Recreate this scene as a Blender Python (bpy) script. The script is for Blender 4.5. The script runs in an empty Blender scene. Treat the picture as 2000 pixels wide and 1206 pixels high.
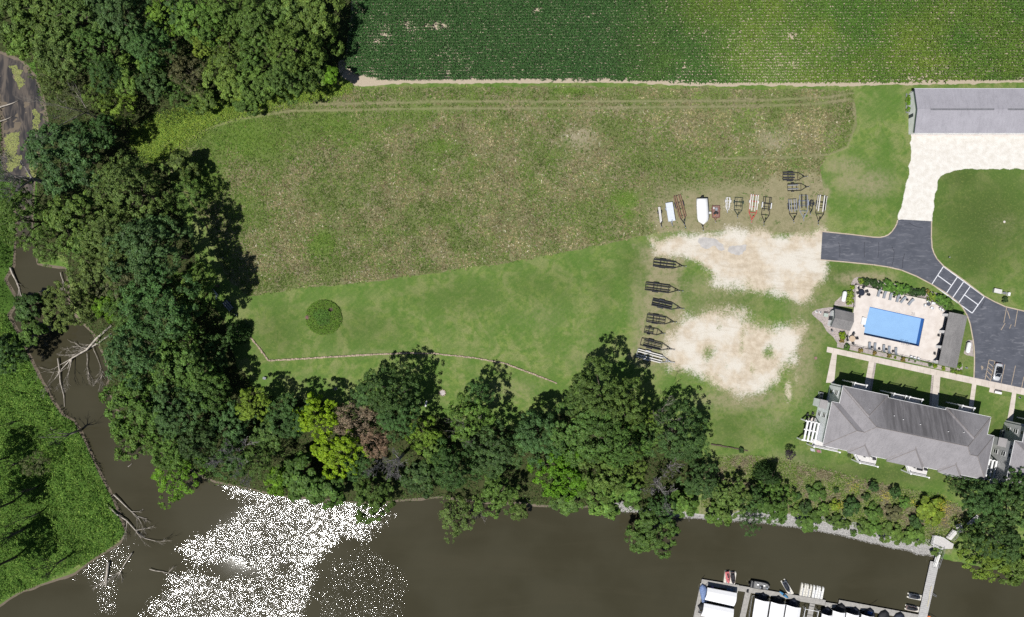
import bpy, math, random
import numpy as np
from mathutils import Vector, Matrix
SC = bpy.context.scene
COL = SC.collection
H = 178.0          # camera height above the lawn (m)
S = 7.5            # photograph pixels per metre on the lawn
WZ = -3.0          # river level
R = math.radians
# ---------------------------------------------------------------- camera
cam = bpy.data.cameras.new('camera')
cam.sensor_width = 36.0
cam.lens = 36.0 * H * S / 2000.0
cam.clip_start = 1.0
cam.clip_end = 6000.0
cam_o = bpy.data.objects.new('camera', cam)
cam_o.location = (0, 0, H)
COL.objects.link(cam_o)
SC.camera = cam_o
# ---------------------------------------------------------------- sky
SUN_EL, SUN_AZ = R(63.0), R(228.0)      # azimuth clockwise from +Y: the sun stands lower-left in the picture
world = bpy.data.worlds.new('World')
SC.world = world
world.use_nodes = True
wn = world.node_tree
wn.nodes.clear()
sky = wn.nodes.new('ShaderNodeTexSky')
sky.sky_type = 'NISHITA'
sky.sun_disc = False
sky.sun_elevation = SUN_EL
sky.sun_rotation = SUN_AZ
sky.air_density = 1.0
sky.dust_density = 0.6
bg = wn.nodes.new('ShaderNodeBackground')
bg.inputs['Strength'].default_value = 0.05
wo = wn.nodes.new('ShaderNodeOutputWorld')
wn.links.new(sky.outputs[0], bg.inputs[0])
wn.links.new(bg.outputs[0], wo.inputs[0])
# ---------------------------------------------------------------- sun
sl = bpy.data.lights.new('sun', 'SUN')
sl.energy = 5.0
sl.angle = R(0.53)
sl.color = (1.0, 0.975, 0.935)
so = bpy.data.objects.new('sun', sl)
sd_ = Vector((math.sin(SUN_AZ) * math.cos(SUN_EL), math.cos(SUN_AZ) * math.cos(SUN_EL), math.sin(SUN_EL)))
so.rotation_euler = sd_.to_track_quat('Z', 'Y').to_euler()
so.location = sd_ * 300
COL.objects.link(so)
# ---------------------------------------------------------------- exposure
SC.view_settings.view_transform = 'Standard'
SC.view_settings.look = 'None'
SC.view_settings.exposure = 0.0
SC.view_settings.gamma = 1.0
SC.render.engine = 'CYCLES'
SC.cycles.use_denoising = False
SC.cycles.max_bounces = 5
SC.cycles.diffuse_bounces = 1
SC.cycles.glossy_bounces = 2
SC.cycles.transmission_bounces = 4
SC.cycles.transparent_max_bounces = 4
SC.cycles.sample_clamp_indirect = 6.0
SC.cycles.caustics_reflective = False
SC.cycles.caustics_refractive = False

# ================================================================ helpers
rng = np.random.default_rng(7)
random.seed(11)

def P(px, py, z=0.0):
    """point at height z that the photograph shows at pixel (px, py)"""
    k = (H - z) / H / S
    return Vector(((px - 1000.0) * k, (603.0 - py) * k, z))

def props(o, label=None, cat=None, group=None, kind=None):
    if label: o['label'] = label
    if cat: o['category'] = cat
    if group: o['group'] = group
    if kind: o['kind'] = kind
    return o

def root(name, label, cat, loc, rz=0.0, group=None):
    o = bpy.data.objects.new(name, None)
    o.empty_display_size = 0.3
    o.location = loc
    o.rotation_euler = (0, 0, rz)
    COL.objects.link(o)
    return props(o, label, cat, group)

def link(name, me, parent=None, mat=None, color=None):
    o = bpy.data.objects.new(name, me)
    if mat is not None and not me.materials:
        me.materials.append(mat)
    if parent is not None:
        o.parent = parent
    if color is not None:
        o.color = (color[0], color[1], color[2], 1.0)
    COL.objects.link(o)
    return o

class MB:
    """collects simple solids and links them as one mesh"""
    def __init__(self):
        self.v, self.f = [], []
    def add(self, vs, fs):
        b = len(self.v)
        self.v += [tuple(p) for p in vs]
        self.f += [tuple(b + i for i in f) for f in fs]
        return self
    def box(self, x0, x1, y0, y1, z0, z1, tx=0.0, ty=0.0):
        vs = [(x0, y0, z0), (x1, y0, z0), (x1, y1, z0), (x0, y1, z0),
              (x0 + tx, y0 + ty, z1), (x1 - tx, y0 + ty, z1), (x1 - tx, y1 - ty, z1), (x0 + tx, y1 - ty, z1)]
        return self.add(vs, [(3, 2, 1, 0), (4, 5, 6, 7), (0, 1, 5, 4), (1, 2, 6, 5), (2, 3, 7, 6), (3, 0, 4, 7)])
    def cbox(self, c, s):
        return self.box(c[0] - s[0] / 2, c[0] + s[0] / 2, c[1] - s[1] / 2, c[1] + s[1] / 2, c[2] - s[2] / 2, c[2] + s[2] / 2)
    def bar(self, a, b, w, h=None):
        a, b = Vector(a), Vector(b)
        h = w if h is None else h
        d = (b - a).normalized()
        up = Vector((0, 0, 1)) if abs(d.z) < 0.95 else Vector((1, 0, 0))
        s = d.cross(up).normalized() * (w / 2)
        t = s.cross(d).normalized() * (h / 2)
        vs = [a - s - t, a + s - t, a + s + t, a - s + t, b - s - t, b + s - t, b + s + t, b - s + t]
        return self.add(vs, [(0, 1, 2, 3), (7, 6, 5, 4), (1, 0, 4, 5), (2, 1, 5, 6), (3, 2, 6, 7), (0, 3, 7, 4)])
    def tube(self, pts, rad, n=6, cap=True):
        pts = [Vector(p) for p in pts]
        rad = rad if hasattr(rad, '__len__') else [rad] * len(pts)
        vs, fs = [], []
        for i, p in enumerate(pts):
            d = (pts[min(i + 1, len(pts) - 1)] - pts[max(i - 1, 0)]).normalized()
            up = Vector((0, 0, 1)) if abs(d.z) < 0.9 else Vector((1, 0, 0))
            s = d.cross(up).normalized()
            t = s.cross(d)
            for k in range(n):
                a = 2 * math.pi * k / n
                vs.append(p + (s * math.cos(a) + t * math.sin(a)) * rad[i])
        for i in range(len(pts) - 1):
            for k in range(n):
                k2 = (k + 1) % n
                fs.append((i * n + k, i * n + k2, (i + 1) * n + k2, (i + 1) * n + k))
        if cap:
            fs.append(tuple(range(n - 1, -1, -1)))
            fs.append(tuple(range((len(pts) - 1) * n, len(pts) * n)))
        return self.add(vs, fs)
    def cyl(self, c, r, z0, z1, n=12, r1=None):
        r1 = r if r1 is None else r1
        vs = [(c[0] + r * math.cos(2 * math.pi * k / n), c[1] + r * math.sin(2 * math.pi * k / n), z0) for k in range(n)]
        vs += [(c[0] + r1 * math.cos(2 * math.pi * k / n), c[1] + r1 * math.sin(2 * math.pi * k / n), z1) for k in range(n)]
        fs = [tuple(range(n - 1, -1, -1)), tuple(range(n, 2 * n))]
        fs += [(k, (k + 1) % n, n + (k + 1) % n, n + k) for k in range(n)]
        return self.add(vs, fs)
    def prism(self, poly, z0, z1):
        n = len(poly)
        a = sum(poly[i][0] * poly[(i + 1) % n][1] - poly[(i + 1) % n][0] * poly[i][1] for i in range(n))
        if a < 0:
            poly = poly[::-1]
        vs = [(p[0], p[1], z0) for p in poly] + [(p[0], p[1], z1) for p in poly]
        fs = [tuple(range(n - 1, -1, -1)), tuple(range(n, 2 * n))]
        fs += [(k, (k + 1) % n, n + (k + 1) % n, n + k) for k in range(n)]
        return self.add(vs, fs)
    def loft(self, rings, cap=True):
        n = len(rings[0])
        vs = [p for r in rings for p in r]
        fs = []
        for i in range(len(rings) - 1):
            for k in range(n):
                k2 = (k + 1) % n
                fs.append((i * n + k, i * n + k2, (i + 1) * n + k2, (i + 1) * n + k))
        if cap:
            fs.append(tuple(range(n - 1, -1, -1)))
            fs.append(tuple(range((len(rings) - 1) * n, len(rings) * n)))
        return self.add(vs, fs)
    def mesh(self, name, mat=None, smooth=False):
        me = bpy.data.meshes.new(name)
        me.from_pydata(self.v, [], self.f)
        if mat is not None:
            me.materials.append(mat)
        if smooth:
            me.polygons.foreach_set('use_smooth', [True] * len(me.polygons))
        me.update()
        return me
    def build(self, name, mat, parent=None, smooth=False, color=None):
        return link(name, self.mesh(name, mat, smooth), parent, color=color)

def np_mesh(name, V, F, mat=None, col=None, smooth=False):
    me = bpy.data.meshes.new(name)
    V = np.ascontiguousarray(V, dtype=np.float32)
    F = np.ascontiguousarray(F, dtype=np.int32)
    me.vertices.add(len(V))
    me.vertices.foreach_set('co', V.ravel())
    m, k = F.shape
    me.loops.add(m * k)
    me.loops.foreach_set('vertex_index', F.ravel())
    me.polygons.add(m)
    me.polygons.foreach_set('loop_start', np.arange(0, m * k, k, dtype=np.int32))
    if smooth:
        me.polygons.foreach_set('use_smooth', np.ones(m, dtype=bool))
    me.update(calc_edges=True)
    if col is not None:
        set_col(me, 'col', col)
    if mat is not None:
        me.materials.append(mat)
    return me

def set_col(me, name, col):
    a = me.attributes.new(name, 'FLOAT_COLOR', 'POINT')
    c = np.ones((len(col), 4), dtype=np.float32)
    c[:, :3] = col
    a.data.foreach_set('color', c.ravel())

def nrm(a):
    return a / (np.linalg.norm(a, axis=1, keepdims=True) + 1e-9)

def leaf_quads(c, n, s, asp=0.6, r=None):
    """diamond leaves: centres, normals, half-lengths"""
    r = rng if r is None else r
    t = nrm(np.cross(n, r.normal(size=n.shape)))
    b = np.cross(n, t)
    s = np.asarray(s).reshape(-1, 1)
    k = len(c)
    V = np.empty((k, 4, 3))
    V[:, 0] = c - t * s - n * s * 0.2
    V[:, 1] = c + b * s * asp
    V[:, 2] = c + t * s - n * s * 0.2
    V[:, 3] = c - b * s * asp
    F = np.arange(k * 4).reshape(-1, 4)
    return V.reshape(-1, 3), F

_lat = np.random.default_rng(3).random((256, 256))
def vnoise(x, y, sc, seed=0):
    """smooth value noise 0..1 with feature size sc (m)"""
    x = np.asarray(x) / sc + 17.3 * seed + 500.0
    y = np.asarray(y) / sc + 9.7 * seed + 500.0
    xi, yi = np.floor(x).astype(int), np.floor(y).astype(int)
    fx, fy = x - xi, y - yi
    fx, fy = fx * fx * (3 - 2 * fx), fy * fy * (3 - 2 * fy)
    g = lambda a, b: _lat[a & 255, b & 255]
    return (g(xi, yi) * (1 - fx) + g(xi + 1, yi) * fx) * (1 - fy) + (g(xi, yi + 1) * (1 - fx) + g(xi + 1, yi + 1) * fx) * fy
def fbm(x, y, sc, seed=0, o=4):
    t, a, n = 0, 1.0, 0
    for i in range(o):
        t = t + vnoise(x, y, sc / 2 ** i, seed + i * 5) * a
        n += a
        a *= 0.55
    return t / n
def sdpoly(x, y, poly):
    """signed distance, positive inside"""
    x, y = np.asarray(x, float), np.asarray(y, float)
    d = np.full(x.shape, 1e9)
    ins = np.zeros(x.shape, bool)
    n = len(poly)
    for i in range(n):
        ax, ay = poly[i]; bx, by = poly[(i + 1) % n]
        ex, ey = bx - ax, by - ay
        t = np.clip(((x - ax) * ex + (y - ay) * ey) / (ex * ex + ey * ey + 1e-9), 0, 1)
        d = np.minimum(d, np.hypot(x - ax - t * ex, y - ay - t * ey))
        c = ((ay > y) != (by > y))
        xx = ex * (y - ay) / (ey if abs(ey) > 1e-9 else 1e-9) + ax
        ins ^= (c & (x < xx))
    return np.where(ins, d, -d)
def sdline(x, y, pts):
    d = np.full(np.shape(x), 1e9)
    for i in range(len(pts) - 1):
        ax, ay = pts[i]; bx, by = pts[i + 1]
        ex, ey = bx - ax, by - ay
        t = np.clip(((x - ax) * ex + (y - ay) * ey) / (ex * ex + ey * ey + 1e-9), 0, 1)
        d = np.minimum(d, np.hypot(x - ax - t * ex, y - ay - t * ey))
    return d
def W(poly, z=0.0):
    return [tuple(P(a, b, z)[:2]) for a, b in poly]
def sstep(a, b, x):
    t = np.clip((x - a) / (b - a), 0, 1)
    return t * t * (3 - 2 * t)

# ================================================================ materials
class NT:
    """tiny node-tree writer"""
    def __init__(self, name):
        self.m = bpy.data.materials.new(name)
        self.m.use_nodes = True
        self.t = self.m.node_tree
        self.t.nodes.clear()
        self.out = self.n('ShaderNodeOutputMaterial')
    def n(self, typ, **kw):
        nd = self.t.nodes.new(typ)
        for k, v in kw.items():
            setattr(nd, k, v)
        return nd
    def set(self, sock, v):
        if isinstance(v, bpy.types.NodeSocket):
            self.t.links.new(v, sock)
        elif isinstance(v, (tuple, list)) and len(v) == 3 and sock.type == 'RGBA':
            sock.default_value = (*v, 1.0)
        else:
            sock.default_value = v
    def mix(self, f, a, b, mode='MIX'):
        nd = self.n('ShaderNodeMix', data_type='RGBA', blend_type=mode)
        self.set(nd.inputs[0], f); self.set(nd.inputs[6], a); self.set(nd.inputs[7], b)
        return nd.outputs[2]
    def math(self, op, a, b=0.0, clamp=False):
        nd = self.n('ShaderNodeMath', operation=op, use_clamp=clamp)
        self.set(nd.inputs[0], a); self.set(nd.inputs[1], b)
        return nd.outputs[0]
    def ramp(self, x, lo, hi, a=0.0, b=1.0):
        nd = self.n('ShaderNodeMapRange', interpolation_type='SMOOTHSTEP')
        for i, v in enumerate((x, lo, hi, a, b)):
            self.set(nd.inputs[i], v)
        return nd.outputs[0]
    def pos(self):
        return self.n('ShaderNodeNewGeometry').outputs['Position']
    def objc(self):
        return self.n('ShaderNodeTexCoord').outputs['Object']
    def scaled(self, v, sc):
        nd = self.n('ShaderNodeMapping')
        self.set(nd.inputs['Vector'], v)
        nd.inputs['Scale'].default_value = sc
        return nd.outputs[0]
    def noise(self, vec, scale, detail=3.0, rough=0.55, dist=0.0):
        nd = self.n('ShaderNodeTexNoise')
        self.set(nd.inputs['Vector'], vec)
        nd.inputs['Scale'].default_value = scale
        nd.inputs['Detail'].default_value = detail
        nd.inputs['Roughness'].default_value = rough
        nd.inputs['Distortion'].default_value = dist
        return nd.outputs['Fac']
    def attr(self, name):
        nd = self.n('ShaderNodeAttribute', attribute_name=name)
        return nd.outputs['Color'], nd.outputs['Vector']
    def sep(self, c):
        nd = self.n('ShaderNodeSeparateColor')
        self.set(nd.inputs[0], c)
        return nd.outputs[0], nd.outputs[1], nd.outputs[2]
    def bump(self, h, strength=0.5, dist=0.05):
        nd = self.n('ShaderNodeBump')
        self.set(nd.inputs['Strength'], strength)
        self.set(nd.inputs['Distance'], dist)
        self.set(nd.inputs['Height'], h)
        return nd.outputs[0]
    def pbr(self, col, rough=0.8, metal=0.0, spec=0.35, normal=None, **kw):
        b = self.n('ShaderNodeBsdfPrincipled')
        self.set(b.inputs['Base Color'], col)
        self.set(b.inputs['Roughness'], rough)
        self.set(b.inputs['Metallic'], metal)
        self.set(b.inputs['Specular IOR Level'], spec)
        if normal is not None:
            self.set(b.inputs['Normal'], normal)
        for k, v in kw.items():
            self.set(b.inputs[k], v)
        return b.outputs[0]
    def done(self, sh):
        self.t.links.new(sh, self.out.inputs[0])
        return self.m

def scol(c, k):
    return tuple(min(1.0, x * k) for x in c)

def mat(name, c, rough=0.7, metal=0.0, var=0.15, scale=3.0, spec=0.35, bump=0.0, fine=0.0):
    """plain coloured surface with soft wear"""
    n = NT(name)
    v = n.objc()
    f = n.noise(v, scale, 4.0, 0.6)
    col = n.mix(n.ramp(f, 0.3, 0.7), scol(c, 1 - var), scol(c, 1 + var))
    if fine:
        g = n.noise(v, scale * 9, 2.0)
        col = n.mix(n.ramp(g, 0.35, 0.75, 0.0, fine), col, scol(c, 0.5))
    nm = n.bump(n.noise(v, scale * 4, 3.0), bump, 0.03) if bump else None
    return n.done(n.pbr(col, rough, metal, spec, nm))
# ================================================================ the lie of the land (outlines in photograph pixels)
RIVER = [(2700, 1240), (2100, 1132), (2000, 1124), (1900, 1106), (1870, 1098), (1815, 1087), (1760, 1073), (1700, 1060), (1640, 1046),
         (1560, 1031), (1500, 1023), (1440, 1020), (1380, 1014), (1320, 1009), (1260, 1002), (1200, 998), (1150, 991), (1100, 993),
         (1050, 990), (1020, 985), (960, 986), (900, 978), (860, 974), (820, 977), (781, 980), (740, 986), (678, 984), (628, 978),
         (570, 974), (516, 965), (465, 953), (421, 944), (383, 927), (330, 896), (290, 866), (250, 830), (222, 795), (206, 756), (213, 733),
         (200, 692), (182, 655), (160, 632), (134, 602), (133, 562), (126, 526), (72, 519), (30, 520), (14, 546), (40, 590),
         (20, 616), (45, 660), (66, 705), (82, 738), (106, 781), (125, 808), (148, 820), (168, 857), (199, 925), (222, 968),
         (251, 1042), (236, 1063), (188, 1093), (148, 1123), (77, 1147), (34, 1164), (0, 1187), (-150, 1240), (-700, 1330),
         (-700, 1900), (2700, 1900)]
CREEK = [(-300, 40), (-60, 95), (0, 105), (40, 120), (68, 150), (84, 195), (92, 245), (74, 300), (66, 350), (62, 420), (72, 522),
         (30, 524), (35, 430), (20, 352), (9, 322), (7, 240), (0, 190), (-60, 150), (-300, 130)]
MEADOW = [(290, 300), (330, 262), (400, 232), (480, 203), (560, 183), (640, 166), (700, 172), (900, 170), (1200, 170), (1500, 174),
          (1668, 176), (1672, 250), (1655, 290), (1620, 305), (1600, 330), (1612, 420), (1560, 455), (1450, 450), (1330, 450),
          (1280, 455), (1180, 478), (1050, 503), (950, 520), (850, 532), (700, 553), (600, 562), (488, 579), (440, 540), (400, 440), (330, 330)]
FLOOR = [(-700, -500), (690, -500), (690, 100), (665, 152), (600, 168), (520, 196), (420, 214), (320, 250), (262, 285), (330, 340), (362, 450), (405, 560),
         (440, 640), (462, 715), (520, 775), (640, 785), (720, 800), (860, 815), (1000, 840), (1100, 810), (1240, 805), (1300, 860),
         (1375, 890), (1350, 960), (1320, 1010), (800, 1000), (400, 960), (200, 800), (150, 620), (120, 500), (0, 520), (-700, 520)]
CORN = [(688, -400), (690, 0), (684, 60), (676, 120), (676, 138), (700, 150), (740, 158), (800, 162), (1000, 160), (1200, 160), (1400, 166), (1550, 166),
        (1760, 164), (2000, 159), (2500, 150), (2500, -400)]
DIRT_A = [(1274, 470), (1330, 452), (1400, 452), (1470, 438), (1520, 452), (1608, 452), (1612, 520), (1600, 550), (1592, 588), (1545, 584),
          (1500, 570), (1440, 557), (1395, 552), (1350, 524), (1284, 496)]
DIRT_B = [(1306, 646), (1348, 614), (1395, 600), (1442, 610), (1484, 636), (1568, 640), (1560, 698), (1542, 724), (1506, 750), (1494, 776),
          (1440, 768), (1380, 742), (1316, 720), (1294, 682)]
LIME = [(1779, 263), (2200, 263), (2200, 332), (1960, 330), (1872, 331), (1842, 340), (1831, 352), (1823, 400), (1821, 440), (1751, 440),
        (1763, 392), (1775, 340), (1779, 300)]
SLOPE = [(1370, 905), (1420, 888), (1480, 890), (1560, 905), (1700, 942), (1830, 968), (1885, 1000), (1862, 1085), (1700, 1050), (1500, 1018), (1370, 1006)]
MARSH = [(-700, 560), (0, 600), (20, 640), (60, 720), (106, 790), (150, 830), (250, 1045), (190, 1090), (70, 1145), (-150, 1235), (-700, 1320)]
YARD = [(1240, 480), (1300, 470), (1340, 500), (1330, 560), (1340, 640), (1330, 720), (1250, 720), (1225, 700), (1250, 600), (1265, 530)]
TRACKS = [[(318, 285), (380, 246), (450, 222), (560, 204), (700, 203), (860, 199), (1060, 199), (1300, 198), (1500, 196), (1620, 190), (1668, 182)],
          [(330, 300), (390, 258), (460, 234), (570, 217), (700, 215), (860, 212), (1060, 212), (1300, 210), (1500, 207), (1600, 203), (1660, 194)],
          [(1668, 200), (1672, 240), (1655, 288), (1620, 302), (1540, 308), (1400, 310)]]
POOL = [(1698.7, 599.4), (1805.4, 623), (1794.5, 677), (1686.8, 654), (1689.2, 640.5), (1685.6, 638.2), (1688.6, 622.5), (1693, 621.5)]
DECK = [(1669.5, 556.5), (1810, 585.5), (1833, 598), (1849, 611), (1830, 711), (1652, 672), (1658, 650), (1664, 630), (1668, 600)]
BLDG_A = [(1592, 880), (1628, 742), (1935, 806), (1900, 945)]

# the same outlines in metres
wRIVER, wCREEK = W(RIVER, WZ), W(CREEK, WZ)
wMEADOW, wFLOOR, wCORN = W(MEADOW), W(FLOOR), W(CORN)
wDIRT_A, wDIRT_B, wLIME, wSLOPE, wMARSH, wYARD = W(DIRT_A), W(DIRT_B), W(LIME), W(SLOPE, -1.2), W(MARSH, -2), W(YARD)
wPOOL, wDECK = W(POOL), W(DECK)

def water_d(x, y):
    return np.minimum(-sdpoly(x, y, wRIVER), -sdpoly(x, y, wCREEK))      # metres inland, negative in the water

def terr(x, y, fine=True):
    x, y = np.atleast_1d(np.asarray(x, float)), np.atleast_1d(np.asarray(y, float))
    dr, dc = -sdpoly(x, y, wRIVER), -sdpoly(x, y, wCREEK)
    d = np.minimum(dr, dc) + (fbm(x, y, 3.0, 4) - 0.5) * 0.9
    wid = 7.0 + 8.0 * sstep(25, 60, x)
    top = 3.0 - 1.9 * sstep(0, 3, sdpoly(x, y, wMARSH) + 1.0)
    rise = top * sstep(0, 1, np.clip(d / wid, 0, 1) ** 0.75)
    z = np.where(d > 0, WZ + rise, WZ + np.maximum(d * 0.3, -1.6))
    bar = WZ - 0.22 + 0.34 * fbm(x, y, 2.4, 9)
    z = np.where((dc < 0) & (y > 25), np.maximum(z, bar), z)
    z = z + np.where(d > 4, (fbm(x, y, 5.0, 2) - 0.5) * 0.25 * sstep(4, 14, d) * (x < 30), 0)
    z = np.where(sdpoly(x, y, wDECK) > 0.4, -2.6, z)
    return z
def tz(x, y):
    return float(terr(x, y)[0])

# ---------------------------------------------------------------- ground sheet
def axis(lo, hi, step, far):
    a = np.arange(lo, hi + step / 2, step)
    g, out = step, []
    p = hi
    while p < far:
        g *= 1.35
        p += g
        out.append(p)
    neg = [lo - (q - hi) for q in out][::-1]
    return np.concatenate([neg, a, out])
gx, gy = axis(-142, 142, 0.5, 2500), axis(-90, 90, 0.5, 2500)
GX, GY = np.meshgrid(gx, gy)
X, Y = GX.ravel(), GY.ravel()
Z = terr(X, Y)
nx, ny = len(gx), len(gy)
ii = (np.arange(ny - 1)[:, None] * nx + np.arange(nx - 1)[None, :]).ravel()
GF = np.stack([ii, ii + 1, ii + nx + 1, ii + nx], 1)
Dw = water_d(X, Y)
def soft(poly, w, amp=2.0, sc=4.0, seed=0):
    return np.clip(0.5 + (sdpoly(X, Y, poly) + (fbm(X, Y, sc, seed) - 0.5) * amp * 2) / (2 * w), 0, 1)
def spots(lst, x=None, y=None):
    m = np.zeros_like(X if x is None else x)
    xx, yy = (X, Y) if x is None else (x, y)
    for px, py, rx, ry, s in lst:
        c = P(px, py)
        m = np.maximum(m, s * np.exp(-(((xx - c.x) * S / rx) ** 2 + ((yy - c.y) * S / ry) ** 2)))
    return m
meadow = soft(wMEADOW, 0.6, 0.7, 3.0, 1)
dirt = np.maximum(soft(wDIRT_A, 4.0, 3.0, 6, 2), soft(wDIRT_B, 5.0, 3.4, 6, 3)) * (0.80 + 0.40 * fbm(X, Y, 3.5, 33))
dirt = np.maximum(dirt, spots([(1540, 765, 12, 32, .75), (1470, 400, 150, 14, .35), (1430, 400, 45, 26, .55), (1555, 745, 14, 30, .5), (1470, 790, 60, 14, .35),
                              (1290, 430, 22, 30, .4), (1545, 640, 30, 14, .35), (1562, 620, 10, 14, .4)]) * (0.5 + 0.8 * fbm(X, Y, 3, 8)))
dirt = dirt * (1 - spots([(1382, 690, 20, 26, .55), (1448, 668, 9, 36, .4), (1500, 690, 18, 18, .55), (1420, 715, 8, 14, .3), (1330, 520, 40, 14, .5), (1405, 640, 10, 12, .4), (1470, 720, 10, 20, .4)]))
lime = np.clip(0.5 + (sdpoly(X, Y, wLIME) + (fbm(X, Y, 2, 5) - .5) * 1.2) / 0.9, 0, 1)
LUSH = [(690, 268, 40, 40, .7), (740, 245, 30, 20, .6), (860, 285, 46, 22, .7), (630, 475, 36, 32, 1), (1222, 390, 34, 26, .9), (420, 215, 90, 26, .9), (560, 190, 90, 16, .9), (640, 180, 40, 14, .9),
              (330, 255, 60, 30, 1), (460, 330, 60, 40, .45), (800, 345, 60, 30, .35), (1340, 330, 60, 34, .4), (1050, 370, 60, 24, .3), (790, 160, 120, 14, .5), (1120, 178, 60, 10, .8),
              (900, 165, 40, 10, .8), (760, 520, 40, 14, .4), (1170, 455, 50, 18, .4), (1395, 300, 70, 40, .4), (450, 470, 40, 30, .35), (1225, 420, 20, 14, .9), (980, 176, 30, 8, .7), (480, 270, 130, 60, .95), (640, 245, 110, 46, .75), (400, 350, 60, 60, .85), (480, 400, 70, 80, .55), (820, 215, 120, 30, .6), (1380, 320, 90, 40, .55), (850, 200, 200, 24, .5), (1240, 250, 60, 20, .4)]
lush = spots(LUSH)
STRAW = [(1130, 270, 56, 34, .8), (1190, 215, 90, 16, .5), (1510, 275, 60, 34, .8), (1580, 250, 70, 40, .45), (1000, 300, 120, 40, .35), (950, 380, 160, 50, .3), (1640, 360, 60, 30, .5), (1030, 228, 40, 14, .5),
               (1060, 350, 60, 30, .5), (700, 400, 120, 60, .3), (540, 400, 90, 60, .3), (520, 520, 60, 40, .6), (1100, 420, 120, 30, .35), (1250, 290, 80, 40, .35), (1450, 250, 80, 30, .5), (1560, 420, 80, 30, .4), (1150, 340, 120, 60, .5), (880, 310, 80, 40, .5), (1320, 250, 60, 30, .5)]
straw = spots(STRAW)
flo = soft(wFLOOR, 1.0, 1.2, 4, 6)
marsh = soft(wMARSH, 0.8, 1.0, 3, 7) * (Dw > 0.2)
marsh = np.maximum(marsh, ((X < -125) & (Y > -20) & (sdpoly(X, Y, wCREEK) < 0) & (Y < 65)) * 1.0)
track = np.zeros_like(X)
for t in TRACKS:
    track = np.maximum(track, np.clip(1.15 - sdline(X, Y, W(t)) / 0.55, 0, 1))
sdc = sdpoly(X, Y, wCORN)
soil = np.clip(0.5 + (sdc + 0.3 + 2.2 * np.exp(-((X + 41) / 7) ** 2) * (Y < 65) + (fbm(X, Y, 2, 3) - .5) * 1.0) / 0.5, 0, 1)
mud = np.clip(1.15 - np.abs(Dw - 0.15) / 0.75, 0, 1) * (X < 100)
mud = np.maximum(mud, (sdpoly(X, Y, wCREEK) > -0.6) * (Y > 25) * 1.0)
slope = soft(wSLOPE, 1.2, 1.2, 3, 2)
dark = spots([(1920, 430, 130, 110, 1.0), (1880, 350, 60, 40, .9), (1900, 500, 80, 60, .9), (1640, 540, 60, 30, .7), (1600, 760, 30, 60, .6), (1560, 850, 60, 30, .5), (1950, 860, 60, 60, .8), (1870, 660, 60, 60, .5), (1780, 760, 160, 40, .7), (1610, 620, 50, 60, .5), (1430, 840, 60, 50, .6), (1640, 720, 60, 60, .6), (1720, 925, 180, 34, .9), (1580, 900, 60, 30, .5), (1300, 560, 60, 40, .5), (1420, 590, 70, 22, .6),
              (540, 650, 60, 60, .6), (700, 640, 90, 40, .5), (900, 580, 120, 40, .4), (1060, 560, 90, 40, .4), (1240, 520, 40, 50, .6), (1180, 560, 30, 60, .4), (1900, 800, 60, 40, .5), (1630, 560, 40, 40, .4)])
TRAMP = W([(1280, 405), (1318, 374), (1400, 376), (1480, 370), (1520, 336), (1592, 334), (1620, 380), (1612, 450), (1500, 464), (1400, 458), (1285, 458)])
pale = np.maximum(np.maximum(soft(wYARD, 2.0, 2.0, 4, 9) * 0.85, soft(TRAMP, 1.5, 2.0, 4, 19) * .9), spots([(1660, 355, 50, 30, .6), (700, 690, 140, 12, .35), (1150, 650, 60, 60, .25), (1000, 760, 90, 30, .4), (560, 740, 50, 20, .25), (1400, 470, 140, 30, .6), (1560, 600, 40, 40, .5),
                       (1390, 640, 110, 90, .55), (1690, 545, 70, 16, .9), (1620, 600, 24, 50, .5), (1250, 610, 30, 120, .5), (1440, 390, 150, 50, .7), (1960, 440, 60, 40, .3), (1290, 420, 30, 40, .7), (1450, 780, 110, 30, .7), (1540, 900, 70, 30, .45), (1440, 900, 60, 16, .5), (1400, 565, 130, 40, .5), (1565, 690, 36, 110, .7), (1300, 610, 60, 130, .55), (1570, 580, 50, 50, .6), (1700, 360, 60, 36, .65), (1650, 325, 60, 26, .6), (1600, 640, 24, 60, .45), (1510, 820, 60, 40, .4), (1620, 830, 30, 60, .4), (1150, 700, 80, 40, .35), (1060, 620, 80, 50, .3)]))

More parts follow.
